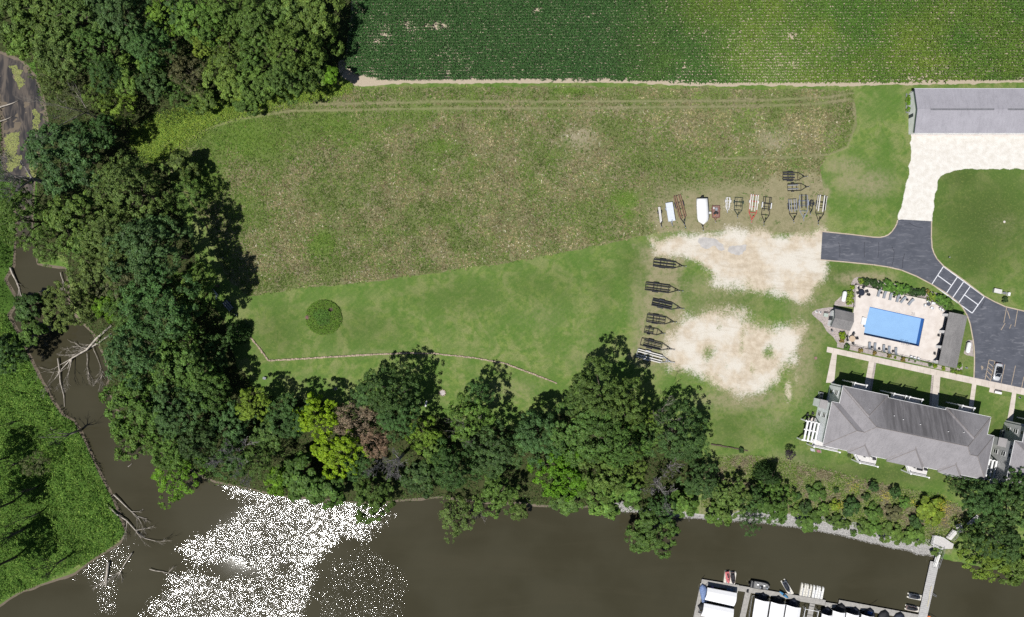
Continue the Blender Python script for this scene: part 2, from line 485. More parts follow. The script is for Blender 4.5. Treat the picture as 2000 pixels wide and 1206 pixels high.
rock = np.clip(.5 + (1.1 + 3.6 * sstep(50, 75, X) + 1.4 * np.exp(-((X - 29) / 3) ** 2) - Dw + (fbm(X, Y, 4, 3) - .5) * 3.0) / .8, 0, 1) * (X > 25) * (X < 113.5) * (Dw > -1.5) * (Y < -40)
def ground_material():
    n = NT('ground')
    p = n.pos()
    m1, m2, m3, m4 = (n.sep(n.attr(k)[0]) for k in ('m1', 'm2', 'm3', 'm4'))
    n0 = n.noise(p, 0.12, 4.0, 0.6)
    n1 = n.noise(p, 0.7, 4.0, 0.62)
    n2 = n.noise(p, 3.2, 4.0, 0.7)
    n3 = n.noise(p, 1.6, 5.0, 0.75, 0.4)
    n5 = n.math('ADD', n.math('MULTIPLY', n3, 0.6), n.math('MULTIPLY', n2, 0.4))
    n4 = n.noise(n.scaled(p, (0.25, 0.25, 1)), 1.0, 3.0, 0.6, 1.2)
    def edge(m, amp, lo=0.4, hi=0.6, nz=None):
        k = n.math('ADD', m, n.math('MULTIPLY', n.math('SUBTRACT', nz or n2, 0.5), amp))
        return n.ramp(k, lo, hi)
    # mown lawn
    c = n.mix(n.ramp(n1, 0.38, 0.62), (0.098, 0.172, 0.035), (0.172, 0.232, 0.058))
    c = n.mix(n.ramp(n4, 0.40, 0.62, 0, 0.75), c, (0.240, 0.252, 0.105))
    c = n.mix(n.ramp(n0, 0.42, 0.60, 0, 0.75), c, (0.082, 0.166, 0.028))
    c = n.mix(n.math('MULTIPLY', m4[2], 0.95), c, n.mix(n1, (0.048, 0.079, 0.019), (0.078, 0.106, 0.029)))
    c = n.mix(n.ramp(n2, 0.42, 0.60, 0, 0.42), c, (0.080, 0.130, 0.032))
    c = n.mix(n.ramp(n.noise(p, 2.1, 4.0, 0.75, 0.5), 0.52, 0.66, 0, 0.45), c, (0.195, 0.238, 0.064))
    stripe = n.n('ShaderNodeTexWave', wave_type='BANDS', bands_direction='X')
    rot = n.n('ShaderNodeMapping'); n.set(rot.inputs['Vector'], p); rot.inputs['Rotation'].default_value = (0, 0, 0.9)
    n.set(stripe.inputs['Vector'], rot.outputs[0]); stripe.inputs['Scale'].default_value = 0.28; stripe.inputs['Distortion'].default_value = 2.5; stripe.inputs['Detail Scale'].default_value = 0.15
    c = n.mix(n.math('MULTIPLY', stripe.outputs['Fac'], n.ramp(n0, 0.35, 0.6, 0.05, 0.17)), c, (0.060, 0.112, 0.024))
    pal, _ = n.attr('m5')
    m5 = n.sep(pal)
    thin = n.mix(n2, (0.165, 0.155, 0.070), (0.36, 0.315, 0.21))
    # rough meadow
    md = n.mix(n.ramp(n3, 0.3, 0.7), (0.088, 0.092, 0.040), (0.270, 0.240, 0.140))
    md = n.mix(n.ramp(n1, 0.4, 0.7, 0, 0.5), md, (0.13, 0.158, 0.05))
    md = n.mix(n.math('MULTIPLY', edge(m2[0], 0.5, 0.3, 0.8), 0.8), md, n.mix(n2, (0.075, 0.145, 0.018), (0.130, 0.210, 0.035)))
    md = n.mix(n.math('MULTIPLY', edge(m2[1], 0.9, 0.35, 0.85, n3), 0.75), md, n.mix(n2, (0.20, 0.17, 0.10), (0.40, 0.35, 0.25)))
    md = n.mix(n.ramp(n0, 0.40, 0.60, 0.55, 0), md, (0.105, 0.150, 0.038))
    sp = n.noise(p, 0.9, 3.0, 0.6, 0.8)
    md = n.mix(n.math('MULTIPLY', n.ramp(sp, 0.60, 0.70), n.ramp(m2[1], 0.15, 0.5, 0.05, 0.9)), md, (0.46, 0.41, 0.32))
    c = n.mix(edge(m1[0], 0.3), c, md)
    c = n.mix(n.math('MULTIPLY', edge(m3[1], 0.9, 0.35, 0.95, n3), 0.42), c, (0.27, 0.25, 0.14))
    c = n.mix(n.math('MULTIPLY', n.math('MULTIPLY', edge(m5[0], 0.8, 0.14, 0.80, n3), 0.95), n.ramp(n1, 0.30, 0.58, 0.35, 1.0)), c, thin)
    # slope above the bank
    c = n.mix(edge(m4[1], 0.3), c, n.mix(n.ramp(n3, 0.3, 0.7), (0.105, 0.145, 0.042), (0.25, 0.235, 0.13)))
    # woodland floor, marsh
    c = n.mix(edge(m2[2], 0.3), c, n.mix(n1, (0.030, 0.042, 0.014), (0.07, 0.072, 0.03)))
    c = n.mix(edge(m3[0], 0.3), c, n.mix(n1, (0.040, 0.095, 0.016), (0.095, 0.175, 0.03)))
    # bare soil, tan gravel, white limestone
    c = n.mix(edge(m3[2], 0.25), c, n.mix(n2, (0.33, 0.27, 0.20), (0.50, 0.43, 0.335)))
    tan = n.mix(n.ramp(n1, 0.3, 0.72), (0.45, 0.375, 0.28), (0.58, 0.505, 0.40))
    tan = n.mix(n.ramp(n0, 0.42, 0.62), tan, (0.60, 0.56, 0.49))
    tan = n.mix(n.ramp(n.noise(n.scaled(p, (0.12, 0.6, 1)), 1.0, 4.0, 0.6, 1.0), 0.5, 0.7, 0, 0.45), tan, (0.40, 0.335, 0.25))
    tan = n.mix(n.ramp(n2, 0.55, 0.8, 0, 0.6), tan, (0.28, 0.24, 0.15))
    c = n.mix(edge(m1[1], 1.15, 0.36, 0.72, n5), c, tan)
    wl = n.mix(n.ramp(n1, 0.3, 0.7), (0.60, 0.565, 0.51), (0.70, 0.675, 0.63))
    wl = n.mix(n.ramp(n3, 0.58, 0.78, 0, 0.4), wl, (0.47, 0.43, 0.33))
    c = n.mix(edge(m1[2], 0.5, 0.4, 0.6), c, wl)
    c = n.mix(edge(m4[0], 0.3), c, n.mix(n1, (0.105, 0.085, 0.062), (0.20, 0.165, 0.125)))
    c = n.mix(edge(m5[1], 0.5), c, n.mix(n.ramp(n.noise(p, 5.0, 3.0, 0.7), 0.3, 0.7), (0.26, 0.25, 0.24), (0.50, 0.485, 0.465)))
    nm = n.bump(n.math('ADD', n2, n3), 0.6, 0.12)
    return n.done(n.pbr(c, 0.95, 0.0, 0.1, nm))

gme = np_mesh('ground', np.stack([X, Y, Z], 1), GF)
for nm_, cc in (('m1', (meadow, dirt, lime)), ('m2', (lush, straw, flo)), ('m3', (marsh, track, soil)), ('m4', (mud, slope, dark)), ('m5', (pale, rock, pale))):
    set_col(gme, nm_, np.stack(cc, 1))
gme.polygons.foreach_set('use_smooth', np.ones(len(GF), dtype=bool))
gme.materials.append(ground_material())
props(link('ground', gme), 'mown lawn, rough meadow and bare gravel lots', None, None, 'structure')

# ---------------------------------------------------------------- river
def water_material():
    n = NT('river_water')
    p = n.pos()
    big = n.noise(p, 0.05, 3.0, 0.5)
    lane = n.noise(n.scaled(p, (0.03, 0.16, 1)), 1.0, 4.0, 0.6, 0.8)
    col = n.mix(n.ramp(big, 0.35, 0.65), (0.041, 0.037, 0.021), (0.050, 0.046, 0.028))
    col = n.mix(n.ramp(lane, 0.45, 0.7, 0, 0.35), col, (0.056, 0.050, 0.030))
    silt = n.sep(n.attr('ruffle')[0])[1]
    col = n.mix(silt, col, n.mix(n.ramp(n.noise(n.scaled(p, (0.5, 0.12, 1)), 1.0, 4.0, 0.6, 1.5), 0.38, 0.66), (0.040, 0.038, 0.040), (0.125, 0.105, 0.088)))
    w1 = n.noise(p, 8.5, 2.0, 0.55)
    w2 = n.noise(p, 0.35, 2.0, 0.5)
    # wind-ruffled patches and calmer lanes (measured on the water mesh)
    rr_, _, lv_ = n.sep(n.attr('ruffle')[0])
    dith = n.noise(p, 1.8, 4.0, 0.7)
    on = n.ramp(n.math('ADD', rr_, n.math('MULTIPLY', n.math('SUBTRACT', dith, 0.5), 1.6)), 0.47, 0.53)
    clus = n.ramp(n.noise(p, 1.1, 3.0, 0.6), 0.35, 0.65, 0.65, 1.5)
    h = n.math('ADD', w1, n.math('MULTIPLY', w2, 0.5))
    amp = n.math('MULTIPLY', n.math('MULTIPLY', n.math('MULTIPLY', lv_, 4.0), clus), on)
    nm = n.bump(h, n.math('ADD', n.math('MULTIPLY', amp, 0.078), 0.012), 0.35)
    return n.done(n.pbr(col, n.ramp(on, 0.0, 1.0, 0.03, 0.06), 0.0, 0.5, nm, IOR=1.333))
MW = water_material()
ax_, ay_ = axis(-140, 140, 1.0, 600), axis(-88, 90, 1.0, 500)
ay_ = ay_[ay_ < 110]
wx, wy = np.meshgrid(ax_, ay_)
wx, wy = wx.ravel(), wy.ravel()
RUF = [[(345, 1065), (380, 1045), (430, 1020), (490, 985), (440, 955), (430, 935), (520, 950), (600, 970), (760, 975), (770, 1010), (720, 1040), (660, 1065), (620, 1095), (530, 1105), (430, 1102), (370, 1092)],
       [(280, 1240), (300, 1165), (330, 1135), (420, 1128), (520, 1120), (600, 1110), (625, 1120), (600, 1160), (590, 1260)],
       [(185, 1090), (225, 1062), (262, 1070), (255, 1100), (232, 1130), (222, 1200), (192, 1200), (196, 1135), (150, 1128)],
       [(640, 1100), (700, 1075), (760, 1090), (790, 1150), (760, 1260), (620, 1260), (625, 1160)]]
ruf, lev = np.zeros(len(wx)), np.ones(len(wx))
for q, lv in zip(RUF, (1.0, 1.2, 2.4, 3.2)):
    mk = np.clip(.5 + (sdpoly(wx, wy, W(q, WZ)) + (fbm(wx, wy, 5, 3) - .5) * 8) / 6.5, 0, 1)
    lev = np.where(mk > ruf, lv, lev)
    ruf = np.maximum(ruf, mk)
lev = lev * (0.8 + .4 * fbm(wx, wy, 8, 6)) / 4.0
nxw, nyw = len(ax_), len(ay_)
wi = (np.arange(nyw - 1)[:, None] * nxw + np.arange(nxw - 1)[None, :]).ravel()
wme = np_mesh('river', np.stack([wx, wy, np.full(len(wx), WZ)], 1), np.stack([wi, wi + 1, wi + nxw + 1, wi + nxw], 1), MW)
silt_ = np.clip(sdpoly(wx, wy, wCREEK) + 1, 0, 1) * sstep(15, 30, wy)
set_col(wme, 'ruffle', np.stack([ruf, silt_, lev], 1))
props(link('river', wme), 'muddy brown river with sun glitter', None, None, 'structure')

# ---------------------------------------------------------------- paving
def asphalt_material():
    n = NT('asphalt')
    p = n.pos()
    c = n.mix(n.ramp(n.noise(p, 0.35, 4, 0.6), 0.3, 0.7), (0.072, 0.078, 0.097), (0.098, 0.104, 0.126))
    st = n.noise(n.scaled(p, (0.5, 1.9, 1)), 0.6, 5, 0.62, 1.5)
    c = n.mix(n.ramp(st, 0.50, 0.75, 0, 0.7), c, (0.21, 0.212, 0.235))
    c = n.mix(n.ramp(n.noise(p, 9.0, 2), 0.4, 0.8, 0, 0.25), c, (0.03, 0.032, 0.04))
    return n.done(n.pbr(c, 0.85, 0, 0.3, n.bump(n.noise(p, 12.0, 2), 0.3, 0.02)))
def concrete_material(name, a, b):
    n = NT(name)
    p = n.pos()
    c = n.mix(n.ramp(n.noise(p, 0.5, 4, 0.6), 0.3, 0.7), a, b)
    c = n.mix(n.ramp(n.noise(p, 5.0, 4, 0.7), 0.5, 0.8, 0, 0.25), c, scol(a, 0.7))
    return n.done(n.pbr(c, 0.85, 0, 0.3))
def stone_bed_material():
    n = NT('bed_stones')
    p = n.pos()
    v = n.n('ShaderNodeTexVoronoi')
    n.set(v.inputs['Vector'], p); v.inputs['Scale'].default_value = 5.0
    c = n.mix(n.sep(v.outputs['Color'])[0], (0.26, 0.22, 0.205), (0.46, 0.40, 0.375))
    c = n.mix(n.ramp(n.noise(p, 0.8, 3), 0.4, 0.7, 0, 0.4), c, (0.33, 0.30, 0.28))
    return n.done(n.pbr(c, 0.9, 0, 0.3, n.bump(v.outputs['Distance'], 0.6, 0.05)))
M_ASPH = asphalt_material()
M_CONC = concrete_material('walk_concrete', (0.50, 0.44, 0.385), (0.60, 0.535, 0.475))
M_DECK = concrete_material('pool_deck_concrete', (0.56, 0.50, 0.455), (0.66, 0.605, 0.56))
M_KERB = concrete_material('kerb_concrete', (0.40, 0.33, 0.25), (0.50, 0.42, 0.33))
M_BED = stone_bed_material()
M_WHITE_LINE = mat('white_road_paint', (0.70, 0.71, 0.74), 0.7, var=0.12, scale=2.0, fine=0.3)
M_TAN_LINE = mat('faded_tan_paint', (0.44, 0.35, 0.25), 0.8, var=0.2, scale=2.0, fine=0.4)
M_SEAL = mat('crack_sealer', (0.028, 0.028, 0.036), 0.6)

ROAD = [(1606.2, 452.5), (1660, 458), (1705, 463.5), (1718.6, 464), (1728, 462), (1735, 459), (1742, 452.5), (1748, 444), (1751.5, 437), (1753, 430.5), (1760, 429), (1819.4, 432.5), (1819, 463),
        (1820.4, 484), (1824, 495), (1830, 506), (1842.5, 519.7), (1880, 546), (1922, 578.5), (1943, 590), (1964, 599.5), (2000, 608), (2130, 630), (2130, 786),
        (2000, 758.5), (1902, 738), (1903, 715), (1903, 691), (1902, 676), (1900, 662), (1894.7, 633), (1889, 616.6), (1880, 601), (1870, 590), (1845, 571), (1819, 555.4),
        (1790, 540), (1760.6, 528), (1735, 522), (1706, 517.6), (1650, 512), (1603, 508)]
road = MB().prism(W(ROAD), -0.25, 0.02).build('asphalt_road', M_ASPH)
props(road, 'dark sealed asphalt drive and parking lot', None, None, 'structure')
# pale concrete edging along the drive
def edging(path, w, z0, z1, mb):
    pts = [P(a, b) for a, b in path]
    for i in range(len(pts) - 1):
        a, b = pts[i].copy(), pts[i + 1].copy()
        d = (b - a).normalized() * 0.02
        a.z = b.z = (z0 + z1) / 2
        mb.bar(a - d, b + d, w, z1 - z0)
    return mb
kb = MB()
edging(ROAD[0:10], 0.28, -0.2, 0.05, kb)
edging(ROAD[11:24], 0.28, -0.2, 0.05, kb)
edging(ROAD[25:42], 0.28, -0.2, 0.05, kb)
props(kb.build('kerb', M_KERB), 'tan concrete edging along the asphalt drive', None, None, 'structure')
# painted markings
def lines(segs, w, z, name, m, label):
    mb = MB()
    for k, (a, b) in enumerate(segs):
        zz = z + 0.0007 * (k % 5)
        A, B = P(*a), P(*b)
        d = (B - A).normalized()
        s = Vector((-d.y, d.x, 0)) * w / 2
        mb.add([(*(A - s)[:2], zz), (*(B - s)[:2], zz), (*(B + s)[:2], zz), (*(A + s)[:2], zz)], [(0, 1, 2, 3)])
    return props(mb.build(name, m), label, None, None, 'structure')
cA, cB, cC, cD = Vector((1842.5, 521)), Vector((1922.2, 579.5)), Vector((1898.6, 612)), Vector((1820, 555.4))
L = lambda a, b, t: tuple(a.lerp(b, t))
crt = [(cA, cB), (cB, cC), (cC, cD), (cD, cA)]
for t in (0.345, 0.5, 0.66):
    crt.append((L(cA, cB, t), L(cD, cC, t)))
crt.append((L(cA, cD, .5), L(Vector(L(cA, cB, .345)), Vector(L(cD, cC, .345)), .5)))
crt.append((L(Vector(L(cA, cB, .66)), Vector(L(cD, cC, .66)), .5), L(cB, cC, .5)))
lines(crt, 0.22, 0.026, 'court_line_marking', M_WHITE_LINE, 'white painted court lines on the asphalt drive')
o8 = lambda a, b: (1860 + a / 5.48, 560 + b / 5.48)
pk = [((580, 228), (550, 388)), ((698, 252), (668, 430)), ((393, 785), (348, 1000)), ((455, 800), (408, 1010)), ((562, 835), (522, 1030)), ((675, 848), (632, 1052)), ((765, 965), (742, 1082)),
      ((393, 785), (455, 800)), ((390, 820), (445, 868)), ((383, 862), (432, 912)), ((373, 906), (424, 958)), ((362, 950), (404, 1000)), ((590, 262), (616, 345)), ((565, 392), (520, 468)), ((630, 405), (612, 450)),
      ((308, 850), (328, 858)), ((308, 850), (312, 872)), ((312, 872), (332, 870)), ((318, 872), (316, 895)), ((326, 860), (324, 880))]
pk += [((870, 870), (835, 1095)), ((980, 890), (945, 1115)), ((820, 270), (790, 440))]
lines([(o8(*a), o8(*b)) for a, b in pk], 0.14, 0.026, 'parking_line_marking', M_TAN_LINE, 'faded tan parking bay lines and hatching')
o7 = lambda a, b: (1580 + a / 4.762, 400 + b / 4.762)
ck = [[(275, 350), (288, 400), (286, 490)], [(515, 350), (512, 420), (518, 490)], [(648, 350), (650, 420), (640, 500)], [(770, 385), (792, 440), (788, 500), (770, 575)], [(890, 455), (872, 520), (870, 590)],
      [(930, 170), (990, 205), (1060, 215)], [(1640, 880), (1600, 960)]]
cs = []
for q in ck:
    for i in range(len(q) - 1):
        cs.append((o7(*q[i]), o7(*q[i + 1])))
lines(cs, 0.10, 0.0245, 'sealed_crack_marking', M_SEAL, 'dark sealed cracks across the asphalt drive')

# concrete walks laid as separate slabs
wk = 0
def walk(name, p0, p1, q0, q1, ln, label):
    """p = one edge, q = other edge, in pixels; slabs of length ln (m)"""
    a0, a1, b0, b1 = P(*p0), P(*p1), P(*q0), P(*q1)
    global wk
    wk += 1
    base = props(MB().prism([a0[:2], a1[:2], b1[:2], b0[:2]], -0.1, 0.012 + 0.003 * wk).build(name, M_KERB), label, None, None, 'structure')
    n = max(1, round((a1 - a0).length / ln))
    for i in range(n):
        t0, t1 = (i + 0.012) / n, (i + 0.988) / n
        zt = 0.055 + 0.002 * wk + random.uniform(-.004, .004)
        MB().prism([a0.lerp(a1, t0)[:2], a0.lerp(a1, t1)[:2], b0.lerp(b1, t1)[:2], b0.lerp(b1, t0)[:2]], 0.0, zt).build('slab', M_CONC, base)
walk('main_walk', (1615.7, 677.6), (2120, 784), (1614.2, 688), (2118, 798), 1.7, 'long concrete walk past the pool to the parking lot')
walk('entry_walk', (1625, 690), (1613, 748), (1634.5, 692), (1629, 748), 1.6, 'concrete entry walk at the end of the grey condo')
walk('entry_walk', (1697, 705.5), (1686, 766), (1707.5, 707.7), (1697.5, 766), 1.6, 'concrete entry walk with gravel strip beside it')
walk('entry_walk', (1824, 732.5), (1818, 800), (1836.5, 735), (1831.5, 800), 1.6, 'concrete entry walk to the middle condo door')
walk('entry_walk', (1898.6, 748), (1891, 801), (1907, 750), (1900, 801), 1.6, 'narrow concrete entry walk at the far condo door')
walk('entry_walk', (1977, 764.5), (1964, 838), (1985, 766), (1976, 838), 1.6, 'concrete entry walk to the neighbouring condo')
props(MB().prism(W([(1707.8, 708), (1711.5, 709), (1702, 766), (1697.9, 766)]), -0.1, 0.03).build('gravel_strip_ground', M_BED), 'gravel strip beside the concrete entry walk', None, None, 'structure')
props(MB().prism(W([(1820, 732), (1823.7, 732.6), (1817.7, 800), (1814, 800)]), -0.1, 0.03).build('gravel_strip_ground', M_BED), 'gravel strip along the middle entry walk', None, None, 'structure')

# stone planting beds round the pool
o1 = lambda a, b: (1560 + a / 5.48, 520 + b / 5.48)
BEDS = [[(385, 440), (330, 442), (250, 452), (190, 465), (148, 490), (140, 512), (160, 535), (250, 610), (300, 700), (370, 762), (412, 825), (408, 868), (1390, 1078), (1390, 1050), (1400, 1046), (520, 836), (500, 830), (560, 640), (600, 505)],
        [(560, 240), (565, 175), (590, 135), (625, 118), (700, 128), (1000, 185), (1200, 235), (1350, 255), (1480, 290), (1600, 400), (1650, 480), (1580, 495), (1480, 420), (1370, 352), (600, 200), (590, 440), (380, 425), (385, 385), (440, 335), (480, 300), (520, 290)],
        [(1390, 1082), (1395, 1046), (1500, 1062), (1690, 1105), (1720, 1050), (1750, 1045), (1755, 1080), (1740, 1160)],
        [(1780, 870), (1795, 805), (1820, 790), (1860, 795), (1872, 970), (1800, 955), (1766, 935)]]
for i, b in enumerate(BEDS):
    props(MB().prism(W([o1(*q) for q in b]), -0.1, 0.028 + 0.001 * i).build('bed_ground', M_BED),
          ['pinkish stone bed below the pool deck', 'pinkish stone bed above the pool deck', 'stone bed at the end of the pool house', 'stone pad under the tank by the lot'][i], None, None, 'structure')

# pool deck with a real basin
from mathutils.geometry import tessellate_polygon
def ring_sheet(outer, hole, z0, z1):
    mb = MB()
    o3, h3 = [Vector((*q, 0)) for q in outer], [Vector((*q, 0)) for q in hole]
    tris = tessellate_polygon([o3, h3])
    allp = o3 + h3
    mb.add([(p.x, p.y, z1) for p in allp], [tuple(t) for t in tris])
    for lst in (outer, hole):
        n = len(lst)
        mb.add([(*q, z0) for q in lst] + [(*q, z1) for q in lst], [(i, (i + 1) % n, n + (i + 1) % n, n + i) for i in range(n)])
    return mb
deck = props(ring_sheet(wDECK, wPOOL, -0.1, 0.07).build('pool_deck', M_DECK), 'pale concrete deck round the swimming pool', None, None, 'structure')
M_POOL = mat('pool_liner', (0.045, 0.17, 0.46), 0.5, var=0.05, scale=0.5)
M_COPE = concrete_material('coping', (0.62, 0.58, 0.53), (0.70, 0.66, 0.61))
pool = root('swimming_pool', 'blue rectangular swimming pool in the pale deck', 'pool', P(1746, 638))
pl = [Vector((*q, 0)) - pool.location for q in wPOOL]
M_FLOORP = mat('pool_floor', (0.31, 0.47, 0.69), 0.5, var=0.03, scale=0.5)
n_ = len(pl)
fan = lambda z: MB().add([(p.x, p.y, z) for p in pl], [tuple(range(n_))])
fan(-1.4).build('basin_floor', M_FLOORP, pool)
MB().add([(p.x, p.y, -1.4) for p in pl] + [(p.x, p.y, 0.06) for p in pl], [(i, (i + 1) % n_, n_ + (i + 1) % n_, n_ + i) for i in range(n_)]).build('basin_wall', M_POOL, pool)
cen = sum(pl, Vector()) / n_
n = NT('pool_water')
fr_ = n.n('ShaderNodeFresnel'); fr_.inputs[0].default_value = 1.33
nmw = n.bump(n.noise(n.pos(), 1.3, 2.0, 0.5), 0.06, 0.15)
tp = n.n('ShaderNodeBsdfTransparent'); n.set(tp.inputs[0], (0.90, 0.96, 1.0))
gp = n.n('ShaderNodeBsdfGlossy'); gp.inputs['Roughness'].default_value = 0.06; n.set(gp.inputs['Normal'], nmw)
mp = n.n('ShaderNodeMixShader'); n.set(mp.inputs[0], fr_.outputs[0]); n.set(mp.inputs[1], tp.outputs[0]); n.set(mp.inputs[2], gp.outputs[0])
M_PW = n.done(mp.outputs[0])
fan(-0.14).build('water_surface', M_PW, pool)
cop = MB()
for i in range(n_):
    a, b = pl[i], pl[(i + 1) % n_]
    d = (b - a).normalized()
    s = Vector((-d.y, d.x, 0))
    if s.dot(cen - a) > 0: s = -s
    cop.bar(a + s * .17 - d * .1 + Vector((0, 0, .06)), b + s * .17 + d * .1 + Vector((0, 0, .06 + .001 * i)), 0.30, 0.06)
cop.build('coping', M_DECK, pool)
stp = MB()
u12 = Vector((math.cos(R(-12)), math.sin(R(-12)), 0))
v12 = Vector((-u12.y, u12.x, 0))
c = P(1684.5, 627) - pool.location
for k in range(3):
    q = c + u12 * (-0.25 + 0.42 * k)
    stp.add([tuple(q + u12 * a + v12 * b + Vector((0, 0, zz))) for zz in (0.06, 0.62 - 0.16 * k) for a, b in ((-.2, -.9), (.2, -.9), (.2, .9), (-.2, .9))],
            [(3, 2, 1, 0), (4, 5, 6, 7), (0, 1, 5, 4), (1, 2, 6, 5), (2, 3, 7, 6), (3, 0, 4, 7)])
M_WHITE = mat('white_paint', (0.78, 0.78, 0.78), 0.5, var=0.05)
stp.build('entry_step', M_WHITE, pool)
M_STEEL = mat('bright_steel', (0.62, 0.63, 0.65), 0.3, 0.9, var=0.05)
for px, py in ((1781, 615), (1762, 670), (1771, 672)):
    q = P(px, py) - pool.location
    h = MB()
    for s_ in (-.25, .25):
        b0 = q + u12 * s_
        sg = -1 if py < 640 else 1
        h.tube([b0 + v12 * (-.5 * sg) * -1 * 0 + v12 * sg * -.45 + Vector((0, 0, .05)), b0 + v12 * sg * -.35 + Vector((0, 0, .8)), b0 + v12 * sg * .1 + Vector((0, 0, .85)), b0 + v12 * sg * .3 + Vector((0, 0, -.3))], 0.03, 6)
    h.build('handrail', M_STEEL, pool)
# puddles in the gravel lot
M_PUD = mat('wet_grey_silt', (0.44, 0.42, 0.40), 0.25, var=0.12, scale=0.8)
for i, q in enumerate(([(1363, 468), (1378, 464), (1398, 468), (1414, 482), (1412, 490), (1402, 488), (1396, 480), (1380, 487), (1368, 480)], [(1421, 489), (1428, 481), (1444, 480), (1457, 478), (1456, 488), (1446, 498), (1432, 497)])):
    pts = []
    w = [Vector((*t, 0)) for t in W(q)]
    for k in range(len(w)):
        a, b, c_, d_ = w[k - 1], w[k], w[(k + 1) % len(w)], w[(k + 2) % len(w)]
        for t in (0, .25, .5, .75):
            pts.append((0.5 * ((2 * b) + (-a + c_) * t + (2 * a - 5 * b + 4 * c_ - d_) * t * t + (-a + 3 * b - 3 * c_ + d_) * t ** 3))[:2])
    w2 = [(p[0] + 0.15 * math.sin(5 * p[1]), p[1] + 0.1 * math.sin(7 * p[0])) for p in pts]
    zt = max(tz(*p) for p in w2) + 0.012
    MB().prism(w2, zt - 0.1, zt).build('puddle_water', M_PUD)['kind'] = 'structure'
# ================================================================ foliage materials
def leaf_material(name, use_obj=True, transl=0.16, spec=0.25):
    n = NT(name)
    a, _ = n.attr('col')
    if use_obj:
        oi = n.n('ShaderNodeObjectInfo')
        a = n.mix(1.0, oi.outputs['Color'], a, 'MULTIPLY')
    f = n.noise(n.pos(), 0.35, 2.0)
    a = n.mix(1.0, a, n.mix(f, (0.78, 0.8, 0.8), (1.22, 1.2, 1.15)), 'MULTIPLY')
    b = n.pbr(a, 0.6, 0.0, spec)
    t = n.n('ShaderNodeBsdfTranslucent')
    n.set(t.inputs[0], n.mix(1.0, a, (1.1, 1.15, 0.5), 'MULTIPLY'))
    mx = n.n('ShaderNodeMixShader')
    n.set(mx.inputs[0], transl); n.set(mx.inputs[1], b); n.set(mx.inputs[2], t.outputs[0])
    return n.done(mx.outputs[0])
M_LEAF = leaf_material('tree_leaves')
M_STUFF = leaf_material('ground_plants', False, 0.2, 0.15)
M_BARK = mat('bark', (0.10, 0.08, 0.06), 0.9, var=0.3, scale=2.5, bump=0.6)
M_DEAD = mat('dead_wood', (0.30, 0.27, 0.235), 0.85, var=0.35, scale=1.5, bump=0.5)
M_DRIFT = mat('bleached_driftwood', (0.40, 0.36, 0.31), 0.85, var=0.35, scale=1.2, bump=0.4)
M_DARKDEAD = mat('dark_dead_wood', (0.10, 0.085, 0.07), 0.9, var=0.35, scale=1.5, bump=0.4)
M_GREYTWIG = mat('grey_twigs', (0.27, 0.25, 0.245), 0.9, var=0.25, scale=1.5)

def crown_mesh(name, seed, nlobe=30, nsub=11, leaf=0.034, lobes=0.32, flat=0.85, per=62, low=-0.3, sparse=0.0, lr=(0.24, 0.40), sr=(0.085, 0.15)):
    """lobes on an uneven shell, leaf clumps on each lobe, leaves on each clump"""
    r = np.random.default_rng(seed)
    ph, fr = r.uniform(0, 6.28, (5, 3)), r.uniform(1.2, 3.6, (5, 3))
    d = nrm(r.normal(size=(nlobe * 4, 3)))
    d = d[d[:, 2] > low]
    keep = [0]
    for i in range(1, len(d)):                      # spread the lobes out
        if len(keep) >= nlobe: break
        if np.min(np.linalg.norm(d[keep] - d[i], axis=1)) > 0.30: keep.append(i)
    d = d[keep]
    lob = sum(np.cos(d[:, 0] * fr[i, 0] * 2 + ph[i, 0] + d[:, 1] * fr[i, 1] * 2 + ph[i, 1] + d[:, 2] * fr[i, 2] + ph[i, 2]) for i in range(5)) / 2.6
    rl = r.uniform(*lr, len(d))
    rad = np.clip(0.80 + lobes * 0.6 * lob, 0.45, 1.05) - rl * 0.55
    c = d * rad[:, None]
    li = np.repeat(np.arange(len(d)), nsub)
    e = nrm(r.normal(size=(len(li), 3)) + d[li] * 0.9 + np.array([0, 0, 0.35]))
    ps = r.uniform(*sr, len(li))
    cs = c[li] + e * (rl[li] * r.uniform(0.75, 1.05, len(li)))[:, None]
    k = (per * (ps / 0.12) ** 2).astype(int)
    idx = np.repeat(np.arange(len(li)), k)
    f = nrm(r.normal(size=(len(idx), 3)) + e[idx] * 0.6 + np.array([0, 0, 0.4]))
    pos = cs[idx] + f * ps[idx, None] * r.uniform(0.5, 1.1, (len(idx), 1)) * np.array([1, 1, 0.75])
    pos = pos * np.array([1, 1, flat])
    nor = nrm(f * 0.9 + 0.25 * d[li][idx] + 0.45 * r.normal(size=f.shape) + np.array([0, 0, 0.45]))
    if sparse:
        kk = r.random(len(idx)) > sparse
        pos, nor, idx = pos[kk], nor[kk], idx[kk]
    V, F = leaf_quads(pos, nor, leaf * r.uniform(0.6, 1.35, len(pos)), 0.62, r)
    t = r.uniform(0.82, 1.2, len(d))[li][idx] * r.uniform(0.78, 1.25, len(li))[idx] * r.uniform(0.75, 1.28, len(idx))
    warm = r.uniform(0.92, 1.12, len(idx))
    col = np.repeat(np.stack([t * warm, t, t / warm], 1), 4, 0)
    return np_mesh(name, V, F, M_LEAF, col)

